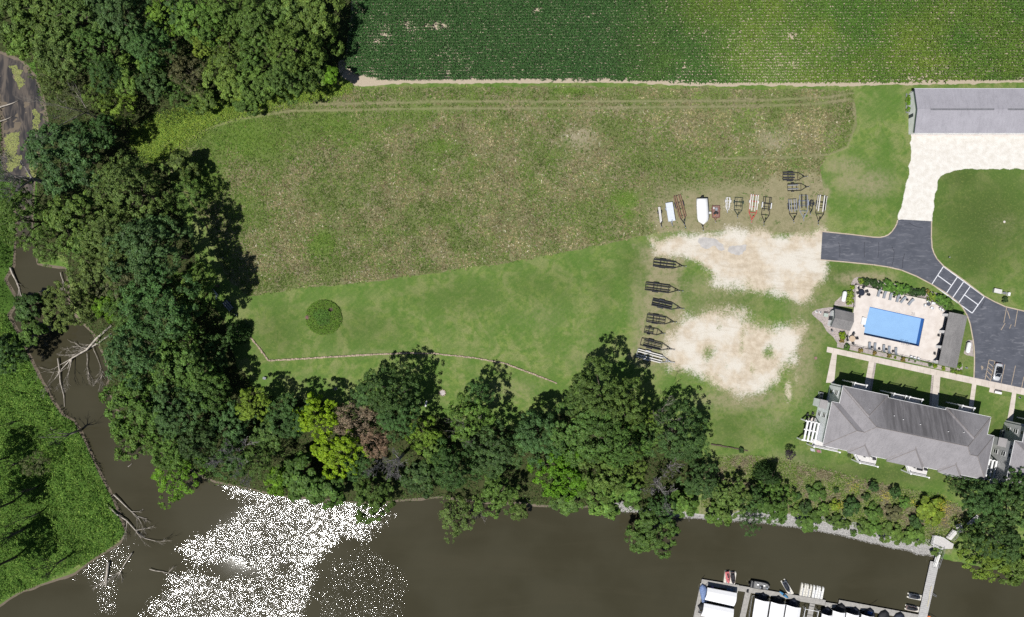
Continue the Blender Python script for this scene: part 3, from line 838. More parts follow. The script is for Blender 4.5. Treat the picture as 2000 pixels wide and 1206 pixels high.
def trunk_mesh(name, seed, mat_, nl=7):
    """unit tree: base at z=0, crown centre at z=1, limbs reach into a crown of radius 1"""
    r = random.Random(seed)
    mb = MB()
    mb.tube([(0, 0, -0.08), (0.02, 0.01, 0.15), (0.0, 0.03, 0.5), (0.03, -0.02, 0.95), (0.0, 0.0, 1.25)], [0.085, 0.06, 0.05, 0.035, 0.012], 7)
    for k in range(nl):
        a = 2 * math.pi * (k + r.uniform(-.3, .3)) / nl
        z0 = r.uniform(0.42, 0.95)
        l = r.uniform(0.5, 0.8)
        mid = (math.cos(a) * l * .5, math.sin(a) * l * .5, z0 + .22)
        mb.tube([(0, 0, z0), mid, (math.cos(a + .25) * l, math.sin(a + .25) * l, z0 + r.uniform(.25, .5))], [0.03, 0.02, 0.007], 5)
    return mb.mesh(name, mat_, True)

CROWNS = [crown_mesh('crown', 101, 36, 8, 0.030, 0.36, 0.90, 74, sr=(.07, .125)),
          crown_mesh('crown', 102, 26, 8, 0.036, 0.50, 0.80, 60, lr=(.20, .42), sr=(.07, .135)),
          crown_mesh('crown', 103, 46, 8, 0.024, 0.28, 0.95, 96, sr=(0.055, 0.105)),
          crown_mesh('crown', 104, 22, 9, 0.037, 0.60, 0.80, 62, lr=(.24, .46), sr=(.07, .145)),
          crown_mesh('crown', 105, 32, 9, 0.029, 0.44, 1.02, 74, lr=(.2, .38), sr=(.065, .12)),
          crown_mesh('crown', 106, 22, 7, 0.030, 0.55, 0.85, 56, sparse=0.2, sr=(.07, .13)),  # 5: open crown
          crown_mesh('crown', 107, 16, 6, 0.070, 0.20, 0.95, 30, low=-0.2, sr=(.12, .2)),    # 6: shrub
          crown_mesh('crown', 108, 12, 6, 0.080, 0.34, 0.85, 30, low=-0.2, sr=(.12, .22)),   # 7: uneven shrub
          crown_mesh('crown', 109, 26, 7, 0.026, 0.45, 0.95, 40, sparse=0.4)]                # 8: thin, half dead
def conifer_mesh():
    r = np.random.default_rng(55)
    pos, nor = [], []
    for t in range(16):
        z = -0.95 + t * 0.125
        rr = 0.95 * (1 - (t / 16.0)) ** 0.85 + 0.05
        nb = max(5, int(15 * rr) + 3)
        for k in range(nb):
            a = 6.283 * (k + r.uniform(-.3, .3)) / nb
            for s in np.linspace(0.2, 1, int(6 + 12 * rr)):
                for w in range(4):
                    q = np.array([math.cos(a), math.sin(a), 0]) * rr * s * r.uniform(.9, 1.05)
                    off = r.normal(size=3) * 0.05
                    pos.append(q + off + np.array([0, 0, z - 0.12 * s]))
                    nor.append(np.array([math.cos(a) * .5, math.sin(a) * .5, .8]) + r.normal(size=3) * .45)
    pos, nor = np.array(pos), nrm(np.array(nor))
    V, F = leaf_quads(pos, nor, 0.055 * r.uniform(.6, 1.3, len(pos)), 0.4, r)
    t = np.repeat(r.uniform(.75, 1.25, len(pos)), 4)
    return np_mesh('crown', V, F, M_LEAF, np.stack([t, t, t], 1))
CONIFER = conifer_mesh()
TRUNKS = [trunk_mesh('trunk', s, M_BARK) for s in (1, 2, 3)]

# leaf colours (albedo of the leaves themselves)
LC = dict(D=(0.062, 0.128, 0.032), B=(0.080, 0.160, 0.046), M=(0.096, 0.178, 0.034), O=(0.122, 0.185, 0.044), G=(0.122, 0.210, 0.038),
          L=(0.170, 0.270, 0.034), Y=(0.195, 0.315, 0.012), E=(0.110, 0.230, 0.014), R=(0.265, 0.195, 0.130), W=(0.130, 0.145, 0.062), P=(0.050, 0.030, 0.060), H=(0.155, 0.240, 0.044),
          F=(0.190, 0.285, 0.032), K=(0.046, 0.098, 0.024), N=(0.24, 0.19, 0.045), V=(0.120, 0.245, 0.042))
tree_n = 0
def tree(px, py, r, h, proto, hue, label, name='tree', cat='tree', group=None, squash=None, jit=0.12):
    """crown centre and radius as the photograph shows them (px), full height h (m)"""
    global tree_n
    tree_n += 1
    q = random.Random(tree_n * 7 + 1)
    rm = r / S
    zc = max(h - rm * 0.85, h * 0.55)
    g0 = P(px, py, zc)
    zb = tz(g0.x, g0.y)
    zc += min(zb, 0)
    g = P(px, py, zc)
    zb = max(tz(g.x, g.y), WZ - 0.4)
    t = root(name, label, cat, (g.x, g.y, zb), q.uniform(0, 6.28), group)
    rm *= (H - zc) / H
    hc = zc - zb
    base = LC[hue]
    k = q.uniform(1 - jit, 1 + jit)
    k *= 0.86 if cat == 'tree' else 0.80
    col = tuple(v * k * q.uniform(0.94, 1.06) for v in base)
    if h > 2.2:
        tr = link('trunk', TRUNKS[tree_n % 3], t)
        tr.scale = (rm * .9, rm * .9, hc) if hc > 0.5 else (rm, rm, 0.5)
    if proto == 'C':
        me, sz = CONIFER, h * 0.5
        sc = (rm, rm, sz)
        zc2 = h * 0.52
    else:
        me = CROWNS[proto]
        sq = squash or q.uniform(0.85, 1.1)
        sc = (rm * q.uniform(.95, 1.08), rm * q.uniform(.95, 1.08), min(rm * sq, h * 0.55))
        zc2 = hc
    c = link('crown', me, t, color=col)
    c.location = (0, 0, zc2)
    c.scale = sc
    return t

TREES = [
 # woods in the top left corner
 (35, 30, 62, 17, 0, 'O', 'olive tree filling the very top left corner'), (100, 15, 55, 19, 1, 'G', 'second tree along the top edge from the left corner'),
 (160, 30, 58, 20, 2, 'O', 'grey olive tree on the top edge above the creek bend'), (232, 32, 56, 20, 4, 'B', 'blue green tree on the top edge beside a deep shadow gap'),
 (60, 82, 50, 16, 3, 'G', 'light tree hanging over the upper creek water'), (128, 104, 58, 18, 0, 'O', 'broad olive tree just behind the creek in the woods'),
 (108, 165, 42, 14, 5, 'O', 'open olive tree leaning to the muddy creek'), (186, 92, 46, 17, 2, 'M', 'dark tree between olive and blue green crowns in the top left'),
 (290, 94, 42, 17, 4, 'B', 'round blue green crown standing alone in the upper woods'), (318, 28, 36, 15, 3, 'L', 'lime green crown beside black shade at the top edge'),
 (352, 18, 40, 17, 1, 'B', 'blue tinted crown on the top edge next to the lime one'), (395, 45, 46, 17, 0, 'G', 'mid green crown near the top edge over the wood'),
 (448, 22, 50, 18, 2, 'G', 'tree on the top edge above the paler crowns'), (505, 45, 52, 19, 4, 'G', 'large tree central in the upper wood'),
 (552, 20, 52, 19, 1, 'O', 'tree on the top edge near the corn'), (606, 28, 58, 17, 0, 'G', 'tree at the wood corner against the corn on the top edge'),
 (616, 92, 46, 15, 3, 'G', 'tree shading the corn edge below the wood corner'), (570, 98, 52, 18, 2, 'G', 'dense tree in the middle of the wood beside the corn'),
 (500, 105, 44, 17, 1, 'M', 'darker tree in the middle of the upper wood'), (442, 108, 44, 16, 5, 'G', 'open tree with grey twigs in the upper wood'),
 (402, 78, 38, 15, 4, 'L', 'pale green crown left of the wood centre'), (450, 155, 46, 16, 3, 'H', 'brightest yellow green tree at the lower wood edge'),
 (505, 165, 42, 15, 0, 'G', 'tree next to the yellow green one at the wood edge'), (560, 150, 44, 15, 4, 'M', 'blue shaded tree at the lower right wood edge'),
 (606, 142, 42, 13, 1, 'G', 'tree by the bare corner of the corn field'), (648, 148, 20, 10, 7, 'E', 'small bright tree at the tip of the wood'),
 (372, 148, 38, 14, 8, 'W', 'thin brownish tree in the shade of the upper wood'), (348, 182, 36, 11, 5, 'M', 'low open tree above the lime weeds'),
 (395, 190, 30, 10, 7, 'G', 'bushy tree at the weedy wood edge'), (246, 152, 40, 15, 3, 'H', 'yellow green tree among darker ones in the left wood'),
 (300, 165, 34, 14, 1, 'B', 'dark blue green tree behind the lime weeds'), (205, 145, 34, 15, 2, 'D', 'dark narrow tree in the left wood'),
 (150, 205, 34, 13, 8, 'W', 'half bare brown tree beside the creek mud'), (235, 205, 38, 11, 5, 'L', 'low lime tree in a wood clearing'),
 (195, 188, 32, 13, 5, 'G', 'open tree beside the fallen grey branch'), (480, 200, 26, 7, 7, 'M', 'dark bush poking out of the wood edge'),
 (300, 130, 26, 12, 0, 'M', 'small crown tucked below the round blue green one'), (520, 75, 30, 17, 0, 'O', 'small pale crown high in the upper wood'),
 # wood along the creek, left
 (135, 300, 72, 19, 4, 'B', 'massive blue green tree above the duckweed pool'), (200, 258, 34, 15, 1, 'D', 'dark crown above the fallen grey branch'),
 (255, 372, 72, 19, 2, 'O', 'massive olive tree facing the meadow'), (300, 492, 76, 20, 4, 'B', 'massive blue green tree beside the meadow corner'),
 (386, 556, 46, 16, 3, 'G', 'green tree beside the parked white cart'), (318, 600, 74, 20, 0, 'B', 'largest blue green tree above the driftwood'),
 (272, 690, 62, 18, 4, 'B', 'blue green tree reaching over the driftwood pool'), (352, 700, 60, 18, 1, 'M', 'tree between the big blue green ones and the lawn'),
 (48, 430, 56, 15, 2, 'M', 'dark tree above the small pond'), (140, 430, 54, 16, 3, 'G', 'green tree above the pond outlet'),
 (218, 462, 50, 17, 0, 'O', 'olive tree between pond and big blue green tree'), (92, 482, 40, 10, 5, 'G', 'low tree overhanging the small pond'),
 (190, 530, 44, 13, 1, 'O', 'rounded olive tree on the pond bank'), (135, 596, 50, 13, 2, 'O', 'olive tree standing between the two pools'),
 (62, 600, 30, 8, 7, 'D', 'dark low tree spreading over the pond'), (68, 652, 28, 8, 7, 'M', 'low tree shading the narrow channel'),
 (232, 560, 36, 13, 5, 'W', 'thin brown olive tree behind the pond'), (20, 372, 34, 12, 5, 'M', 'tree at the left edge below the duckweed'),
 (368, 378, 40, 12, 5, 'M', 'tree standing in the shade by the meadow'), (352, 330, 30, 10, 7, 'O', 'bushy tree at the upper meadow corner in shade'),
 (455, 650, 26, 8, 'C', 'D', 'dark conifer at the lawn end of the stone edging'), (418, 690, 38, 12, 1, 'D', 'dark tree in the shade beside the stone edging'),
 (402, 760, 52, 14, 0, 'M', 'tree at the lower lawn corner'), (270, 782, 66, 17, 3, 'M', 'broad tree leaning over the channel'),
 (345, 800, 54, 17, 2, 'B', 'dark tree behind the broad channel tree'), (262, 850, 46, 12, 1, 'G', 'tree hanging low over the brown channel'),
 (350, 935, 52, 11, 5, 'E', 'bright tree hanging out over the sparkling water'), (395, 860, 46, 14, 4, 'D', 'dark tree above the sunlit tip of the bank'),
 (335, 880, 40, 13, 0, 'G', 'tree above the channel mouth'), (8, 690, 40, 13, 0, 'D', 'dark tree at the left edge over the narrow channel'),
 (244, 606, 40, 15, 1, 'M', 'dark tree in the gap behind the olive pond tree'), (205, 600, 26, 9, 7, 'E', 'bright low tree at the root of the fallen trees'), (170, 480, 32, 13, 0, 'M', 'green tree wedged above the pond bank'),
 # marsh
 (72, 906, 26, 6, 8, 'W', 'thin olive willow standing in the marsh'), (-48, 1128, 52, 17, 1, 'M', 'tree past the left frame edge shading the lower marsh'), (-52, 1010, 44, 17, 3, 'M', 'tree past the left frame edge shading the middle marsh'), (-46, 912, 34, 14, 0, 'M', 'tree past the left frame edge shading the upper marsh'),
 # belt along the river
 (492, 795, 34, 11, 3, 'F', 'lime tree at the left of the river belt'), (455, 825, 44, 14, 1, 'B', 'dark tree left of the lime one in the river belt'),
 (565, 815, 46, 13, 0, 'D', 'dark round tree between two lime trees'), (520, 850, 34, 11, 7, 'M', 'low tree below the left lime tree'),
 (500, 905, 42, 11, 5, 'M', 'open tree with grey dead limbs by the bank'), (455, 895, 40, 12, 1, 'D', 'dark tree above the brightest glitter'),
 (610, 818, 40, 13, 3, 'Y', 'upper vivid yellow green tree of the river belt'), (655, 885, 50, 12, 3, 'Y', 'larger vivid yellow green tree of the river belt'),
 (698, 818, 44, 13, 8, 'R', 'brown leaved dying tree'), (735, 865, 32, 11, 8, 'R', 'smaller brown tree below the dying one'),
 (712, 770, 26, 10, 7, 'D', 'small dark tree on the lawn side above the brown tree'), (768, 765, 62, 15, 2, 'D', 'dense dark tree casting the big shadow on the lawn'),
 (775, 815, 44, 14, 0, 'D', 'lower half of the dense dark pair by the brown tree'), (590, 925, 44, 9, 7, 'M', 'bank tree with mixed green leaves'),
 (640, 955, 40, 8, 6, 'M', 'low bank tree above the glitter'), (545, 940, 34, 8, 7, 'E', 'bright bank bush above the glitter'),
 (730, 968, 46, 11, 1, 'M', 'tree pushing out over the right end of the glitter'), (700, 905, 30, 10, 4, 'D', 'dark tree below the yellow green pair'),
 (834, 852, 34, 10, 3, 'L', 'lime tree beside the white post'), (852, 885, 28, 10, 7, 'G', 'green tree right of the bare grey tree'),
 (912, 815, 46, 14, 1, 'G', 'olive green tree with bare twigs near the lawn'), (930, 770, 30, 13, 5, 'D', 'dark open tree reaching up the lawn'),
 (885, 908, 50, 13, 4, 'D', 'left of two dark blue green belt trees'), (965, 885, 52, 14, 4, 'D', 'second dark blue green belt tree, toward the middle'),
 (895, 1010, 44, 8, 5, 'O', 'olive willow trailing over the water'), (972, 965, 42, 10, 1, 'M', 'tree over the water beside the olive willow'),
 (815, 930, 36, 9, 7, 'D', 'dark bank tree below the bare grey tree'), (1010, 1000, 18, 5, 7, 'O', 'small olive shrub tree on the sandy bank'),
 (1052, 850, 54, 14, 0, 'B', 'left flank tree of the great middle clump'), (1165, 770, 66, 18, 2, 'M', 'top tree of the great middle clump'),
 (1215, 790, 50, 16, 1, 'M', 'upper right tree of the great middle clump'), (1145, 840, 66, 18, 0, 'M', 'heart tree of the great middle clump'),
 (1210, 860, 56, 15, 4, 'M', 'right tree of the great middle clump'), (1095, 915, 52, 13, 3, 'E', 'bright green tree in front of the great clump'),
 (1185, 925, 50, 12, 1, 'G', 'lower tree of the great clump toward the bank'), (1115, 970, 38, 7, 7, 'M', 'bank tree below the bright green one'),
 (1180, 975, 36, 7, 6, 'G', 'bank tree at the white rocks'), (1322, 845, 62, 13, 2, 'D', 'rounded dark tree at the lawn end of the belt'),
 (1270, 848, 32, 11, 0, 'M', 'tree joining the clump and the rounded dark tree'), (1262, 815, 24, 10, 5, 'L', 'pale half bare tree between the clump and rounded dark tree'),
 (1240, 918, 34, 8, 5, 'H', 'pale open tree left of the bare grey trees'), (1228, 955, 30, 7, 7, 'M', 'bushy tree above the first patch of white rocks'),
 (1268, 1042, 50, 8, 3, 'M', 'tree standing out farthest over the river'), (1292, 988, 28, 7, 1, 'D', 'shaded tree behind the one over the river'),
 (1365, 940, 38, 9, 4, 'D', 'dark tree on the bank right of the gap'), (1335, 985, 32, 6, 7, 'M', 'bushy bank tree with grey twigs'),
 (1422, 968, 38, 8, 1, 'O', 'olive tree on the rocky bank'), (1400, 1000, 28, 5, 7, 'G', 'low bush above the white rocks, leftmost'),
 (1462, 1015, 30, 6, 5, 'D', 'dark tree dipping over the white rocks'), (1510, 935, 26, 9, 'C', 'K', 'dark pointed cedar above the bank'),
 (1512, 985, 40, 7, 3, 'M', 'yellow green spreading tree below the cedar'), (1472, 975, 26, 8, 1, 'D', 'shaded tree left of the cedar'),
 (1543, 888, 11, 4.5, 2, 'P', 'small dark purple leaved tree alone on the lawn'),
 # right end
 (1915, 972, 46, 12, 0, 'D', 'dark tree below the condo corner'), (1975, 985, 52, 14, 1, 'D', 'dark tree at the right edge above the dock stairs'),
 (1945, 1050, 50, 13, 2, 'D', 'large dark tree right of the dock stairs'), (1925, 1088, 40, 9, 3, 'L', 'lime tree leaning over the water at the dock stairs'),
 (1982, 1102, 44, 11, 1, 'G', 'tree at the right edge over the river'), (1898, 1045, 24, 8, 4, 'M', 'small tree against the dock stairs'),
 (1870, 945, 22, 7, 5, 'D', 'small dark tree hugging the condo balcony'), (1995, 940, 30, 11, 0, 'D', 'tree half out of the right edge by the neighbour house'),
]
for (px, py, r, h, pr, hue, lab) in TREES:
    h *= (1.14 if px < 340 else 0.95) if (px < 480 and py > 240) else (1.0 if py < 240 else 1.05) if px < 1850 else 1.0
    q0 = random.Random(int(px * 3 + py))
    tree(px, py, r * q0.uniform(.92, 1.0), h * q0.uniform(.86, 1.14), pr, hue, lab, group='trees of the woods and river bank')
# a few more woods trees just outside the frame so that shadows and edges go on
SHRUBS = [
 (1573, 991, 13, 2.4, 6, 'D', 'dark bush low on the bank, left of the rock bay'), (1582, 1018, 26, 2.6, 7, 'M', 'wide bush hanging over the white rocks'),
 (1596, 966, 19, 2.4, 7, 'M', 'green bush high on the brushy bank'), (1661, 990, 19, 2.8, 6, 'D', 'broad dark bush in the middle of the brushy bank'),
 (1632, 988, 12, 2.0, 7, 'F', 'yellow tinged bush on the brushy bank'), (1634, 1018, 16, 2.2, 7, 'M', 'bush between two white rock bays'),
 (1688, 1030, 16, 2.0, 6, 'G', 'bush at the lower brush edge'), (1706, 952, 10, 2.8, 6, 'D', 'small dark bush below the condo balcony, first'),
 (1748, 962, 12, 3.0, 6, 'D', 'small dark bush below the condo balcony, second'), (1690, 970, 8, 1.6, 7, 'D', 'little dark bush among pale grass'),
 (1708, 1003, 17, 2.4, 7, 'M', 'spreading bush in the right brush'), (1748, 1002, 17, 2.2, 7, 'W', 'brownish bush in the right brush'),
 (1816, 1002, 28, 3.2, 7, 'F', 'tall yellow flowering bush'), (1788, 1018, 15, 2.2, 6, 'D', 'dark bush beside the yellow flowering one'),
 (1742, 1038, 24, 2.2, 7, 'G', 'long bush above the gravel shore'), (1706, 1034, 18, 2.0, 7, 'V', 'light bush above the gravel shore'),
 (1785, 1045, 24, 2.2, 6, 'G', 'bush left of the dock landing'), (1650, 1025, 10, 1.6, 7, 'M', 'small bush on the white rocks'),
 (1555, 1000, 12, 1.8, 7, 'G', 'small bush under the yellow green tree'), (1633, 958, 6, 1.4, 6, 'D', 'lone dark bush in the pale grass'),
 (1577, 953, 5, 1.2, 6, 'D', 'tiny dark bush at the top of the pale grass'), (1558, 970, 7, 1.4, 7, 'D', 'dark bush right of the cedar'),
 (1448, 880, 6, 1.0, 6, 'K', 'small bush at the end of the timber edging'), (1962, 586, 6.5, 1.2, 7, 'D', 'small green bush by the utility boxes'),
 (1668, 1042, 7, 1.0, 7, 'M', 'weed clump on the gravel shore'), (1830, 1075, 14, 1.6, 7, 'G', 'bush under the gangway'),
 (1768, 982, 12, 1.8, 7, 'V', 'light bush above the yellow flowering one'), (1605, 995, 14, 2.0, 7, 'G', 'bush between dark bushes on the bank'),
]
for (px, py, r, h, pr, hue, lab) in SHRUBS:
    tree(px, py, r, h, pr, hue, lab, 'shrub', 'shrub', 'shrubs on the river bank', squash=0.8)
GARDEN = [
 (1682, 549.5, 6, 'F', 'lime shrub at the corner of the pool bed'), (1693, 551, 8, 'K', 'first dark clipped shrub of the pool bed'), (1706, 553.5, 8, 'K', 'second dark clipped shrub of the pool bed'), (1717, 556, 8, 'K', 'third dark clipped shrub of the pool bed'),
 (1733.7, 558.5, 11, 'V', 'first wide bright shrub behind the loungers'), (1750, 562.5, 12, 'V', 'second wide bright shrub behind the loungers'), (1765, 566, 11, 'V', 'third wide bright shrub behind the loungers'), (1777, 568.5, 7, 'K', 'dark shrub right of the bright ones'),
 (1787.4, 572, 8, 'K', 'first ball shrub in the gravel'), (1801, 572.5, 8, 'K', 'second ball shrub in the gravel'), (1811.5, 570, 5, 'N', 'rusty small shrub in the pool bed'), (1820, 579, 9, 'F', 'lime shrub at the deck corner'),
 (1834.7, 585, 11, 'V', 'bright shrub behind the white chairs'), (1845, 593.5, 12, 'V', 'large bright shrub behind the white chairs'), (1854.6, 601, 9, 'M', 'shrub against the pool house'),
 (1665.7, 561.6, 4.5, 'Y', 'small lime shrub by the round dark table'), (1660.7, 574.8, 7, 'F', 'upper lime shrub beside the white tank'), (1657.8, 588, 8, 'F', 'lower lime shrub beside the white tank'),
 (1645, 655.7, 7.5, 'Y', 'lime round shrub below the cabana'), (1643.4, 665, 5, 'N', 'rusty shrub below the lime round one'), (1654.4, 679, 6.5, 'M', 'round green shrub beside the walk'),
 (1680.8, 684.3, 4.5, 'N', 'first orange shrub along the walk'), (1708, 690, 4.2, 'N', 'second orange shrub along the walk'), (1736, 695, 4.6, 'N', 'third orange shrub along the walk'), (1748.5, 699, 2.6, 'Y', 'tiny lime plant along the walk'),
 (1763, 702.5, 4.6, 'N', 'fourth orange shrub along the walk'), (1775.5, 704, 1.7, 'G', 'tiny plant after the orange shrubs'), (1787.7, 706.6, 1.8, 'G', 'tiny plant before the pool gate'), (1816.5, 713.4, 3.4, 'B', 'grey green plant by the pool gate'), (1826.5, 715.8, 4.4, 'Y', 'lime plant by the pool gate'),
 (1842.8, 720, 4.2, 'Y', 'lime plant at the pool house end'), (1861, 725, 4.5, 'L', 'first pale plant below the pool house'), (1868, 727, 4.5, 'L', 'second pale plant below the pool house'), (1875, 728.5, 4.5, 'L', 'third pale plant below the pool house'), (1874, 715, 5, 'E', 'green plant at the pool house corner'),
 (1591, 836.5, 5, 'G', 'shrub in the paved bay by the condo pergola'), (1659, 891, 4, 'O', 'shrub in the gravel before the condo bay'), (1940, 905, 5, 'Y', 'lime shrub between the two condo houses'),
 (1775.5, 192, 6, 'E', 'first green plant in the storage house bed'), (1776, 200, 6, 'E', 'second green plant in the storage house bed'), (1776, 213.5, 5.5, 'E', 'third green plant in the storage house bed'),
]
for k, (px, py, r, hue, lab) in enumerate(GARDEN):
    tree(px, py, r * 1.08, max(0.5, r / S * 1.25), 6 + k % 2, hue, lab, 'garden_shrub', 'shrub', 'planted garden shrubs', squash=0.8)

# ---------------------------------------------------------------- bare and fallen trees
def branchy(mb, p, d, l, r, depth, q, spread=0.6, up=0.15):
    r = max(r, 0.03)
    segs = 3
    pts, rad = [p], [r]
    for i in range(segs):
        d = (d + Vector((q.uniform(-1, 1), q.uniform(-1, 1), q.uniform(-1, 1))) * 0.16 + Vector((0, 0, up * 0.2))).normalized()
        p = p + d * l / segs
        pts.append(p); rad.append(r * (1 - 0.22 * (i + 1)))
    mb.tube(pts, rad, 5 if depth > 1 else 4, depth > 2)
    if depth > 0:
        for k in range(3 if depth > 1 else 4):
            b = pts[q.choice((1, 2, 3, 3))]
            dd = (d + Vector((q.uniform(-1, 1), q.uniform(-1, 1), q.uniform(-.6, 1) + up)) * spread).normalized()
            branchy(mb, b, dd, l * q.uniform(.45, .75), rad[-1] * q.uniform(.5, .8), depth - 1, q, spread, up)
def bare_tree(px, py, h, rad, depth, seed, m, label, spread=0.7, z=None, lean=(0, 0), name='bare_tree', group='dead trees'):
    q = random.Random(seed)
    g = P(px, py, -1.5)
    zb = tz(g.x, g.y) if z is None else z
    t = root(name, label, 'dead tree', (g.x, g.y, zb), 0, group)
    mb = MB()
    d = Vector((lean[0], lean[1], 1)).normalized()
    mid = d * h * 0.4
    mb.tube([(0, 0, -0.6), tuple(d * h * .2), tuple(mid)], [rad * 1.25, rad, rad * .85], 7)
    mb.build('trunk', m, t, True)
    mb = MB()
    for k in range(4):
        a = k * 1.57 + q.uniform(-.5, .5)
        dd = (d + Vector((math.cos(a), math.sin(a), 0)) * spread).normalized() if k else d
        branchy(mb, d * h * q.uniform(.28, .4), dd, h * q.uniform(.3, .45), rad * .6, depth, q, spread, .25)
    mb.build('branches', m, t)
    return t
BARE = [(790, 884, 15, .42, 5, 1, M_GREYTWIG, 'bare silver grey tree between dark tree and lime tree'), (1275, 935, 10, .34, 5, 2, M_GREYTWIG, 'bare grey tree above the white rocks'), (1300, 905, 7, .26, 4, 3, M_GREYTWIG, 'small bare grey tree behind the bare one at the rocks'),
        (108, 362, 19, .45, 5, 4, M_GREYTWIG, 'tangled bare tree above the pond woods'), (52, 356, 15, .36, 4, 14, M_GREYTWIG, 'bare tree beside the duckweed pool'), (508, 885, 13, .34, 5, 5, M_GREYTWIG, 'bare crown standing in the river belt'), (212, 240, 20, .3, 3, 6, M_DEAD, 'grey dead branch over the left wood gap'),
        (924, 822, 16, .22, 3, 7, M_DEAD, 'bare twigs rising from the olive green tree'), (1282, 800, 12, .2, 3, 8, M_DEAD, 'bare twigs by the rounded dark tree'), (940, 1000, 5, .14, 4, 9, M_DEAD, 'bare pale shrub at the water by the olive willow'),
        (545, 955, 4.5, .14, 3, 10, M_DARKDEAD, 'dark leaning dead trunk over the glitter'), (1345, 1000, 3, .1, 3, 11, M_GREYTWIG, 'little bare shrub on the rocky bank')]
for (px, py, h, rd, dp, sd, m, lab) in BARE:
    bare_tree(px, py, h, rd, dp, sd, m, lab)
SNAGS = [(152, 842, 11, .28, 2, 21, 'dead snag leaning at the marsh tip by the channel'), (42, 902, 8, .26, 2, 22, 'dead snag at the left edge of the marsh'), (74, 950, 8, .22, 2, 23, 'slim dead snag in the middle of the marsh'),
         (50, 1032, 13, .30, 3, 24, 'tall forked dead snag over dark marsh shade'), (80, 1000, 9, .2, 2, 25, 'thin dead snag above the tall forked one'), (132, 1088, 10, .26, 4, 26, 'many branched dead tree by the lower marsh shore'), (110, 838, 5, .16, 1, 27, 'short dead stick in the upper marsh'), (35, 822, 6, .2, 1, 28, 'dead stick near the left edge of the upper marsh')]
for (px, py, h, rd, dp, sd, lab) in SNAGS:
    bare_tree(px, py, h, rd, dp, sd, M_DARKDEAD if sd != 21 else M_DEAD, lab, 0.35, None, (-.04, -.05), 'dead_snag', 'dead snags in the marsh')
def log(px0, py0, px1, py1, rad, seed, label, depth=2, z0=WZ + .5, z1=WZ + .15, m=M_DRIFT, spread=.5):
    q = random.Random(seed)
    a, b = P(px0, py0, z0), P(px1, py1, z1)
    z_a = max(tz(a.x, a.y) + rad, z0)
    a = P(px0, py0, z_a)
    t = root('fallen_tree', label, 'fallen tree', a, 0, 'driftwood in the water')
    d = b - a
    pts = [Vector((0, 0, 0))]
    for i in range(1, 5):
        pts.append(d * i / 4 + Vector((q.uniform(-1, 1), q.uniform(-1, 1), q.uniform(0, .3))) * (0.03 * d.length if i < 4 else 0))
    MB().tube(pts, [rad, rad * .9, rad * .75, rad * .55, rad * .3], 7).build('trunk', m, t, True)
    if depth:
        mb = MB()
        for k in range(5):
            s = pts[q.choice((2, 3, 3, 4))]
            dd = (d.normalized() + Vector((q.uniform(-1, 1), q.uniform(-1, 1), q.uniform(-.05, .3))) * .8).normalized()
            branchy(mb, s, dd, d.length * q.uniform(.18, .34), rad * .45, depth, q, spread, 0.0)
        mb.build('branches', m, t)
for a in [(218, 636, 118, 724, .30, 31, 'largest bleached fallen tree in the driftwood pool', 3), (218, 652, 162, 690, .26, 32, 'second bleached fallen tree beside the largest one', 3), (113, 700, 126, 795, .20, 33, 'straight pale pole lying along the channel', 0), (20, 523, 41, 577, .26, 34, 'pale log at the left side of the pond', 1),
          (76, 571, 104, 563, .14, 35, 'short pale log floating in the pond', 0), (118, 532, 127, 568, .12, 36, 'forked grey branch in the pond', 2), (208, 985, 283, 1052, .24, 37, 'driftwood tree reaching out from the marsh point', 2), (222, 966, 268, 1009, .2, 38, 'driftwood log stacked at the marsh point', 2),
          (212, 1098, 207, 1146, .42, 39, 'broken stump standing in the shallows', 2), (258, 1080, 230, 1128, .2, 40, 'dark branch beside the broken stump', 2), (292, 1112, 340, 1122, .12, 41, 'small floating branch near the glitter', 2), (170, 690, 172, 738, .1, 42, 'thin twig hanging in the driftwood pool', 2),
          (180, 672, 200, 725, .09, 43, 'grey brush pile sunk in the driftwood pool', 3), (-8, 213, 36, 197, .22, 44, 'pale log on the left bank of the muddy creek', 0), (-6, 240, 24, 228, .16, 45, 'thinner pale log below it at the muddy creek', 0), (250, 848 + 64, 259, 905, .1, 46, 'tiny floating stick in the channel', 0), (1032, 978, 1062, 972, .12, 47, 'white fallen log on the sandy bank', 1),
          (100, 834, 104, 858, .12, 48, 'pale log lying in the upper marsh', 0), (70, 880, 80, 866, .1, 49, 'short pale stick in the marsh', 0)]:
    log(*a)

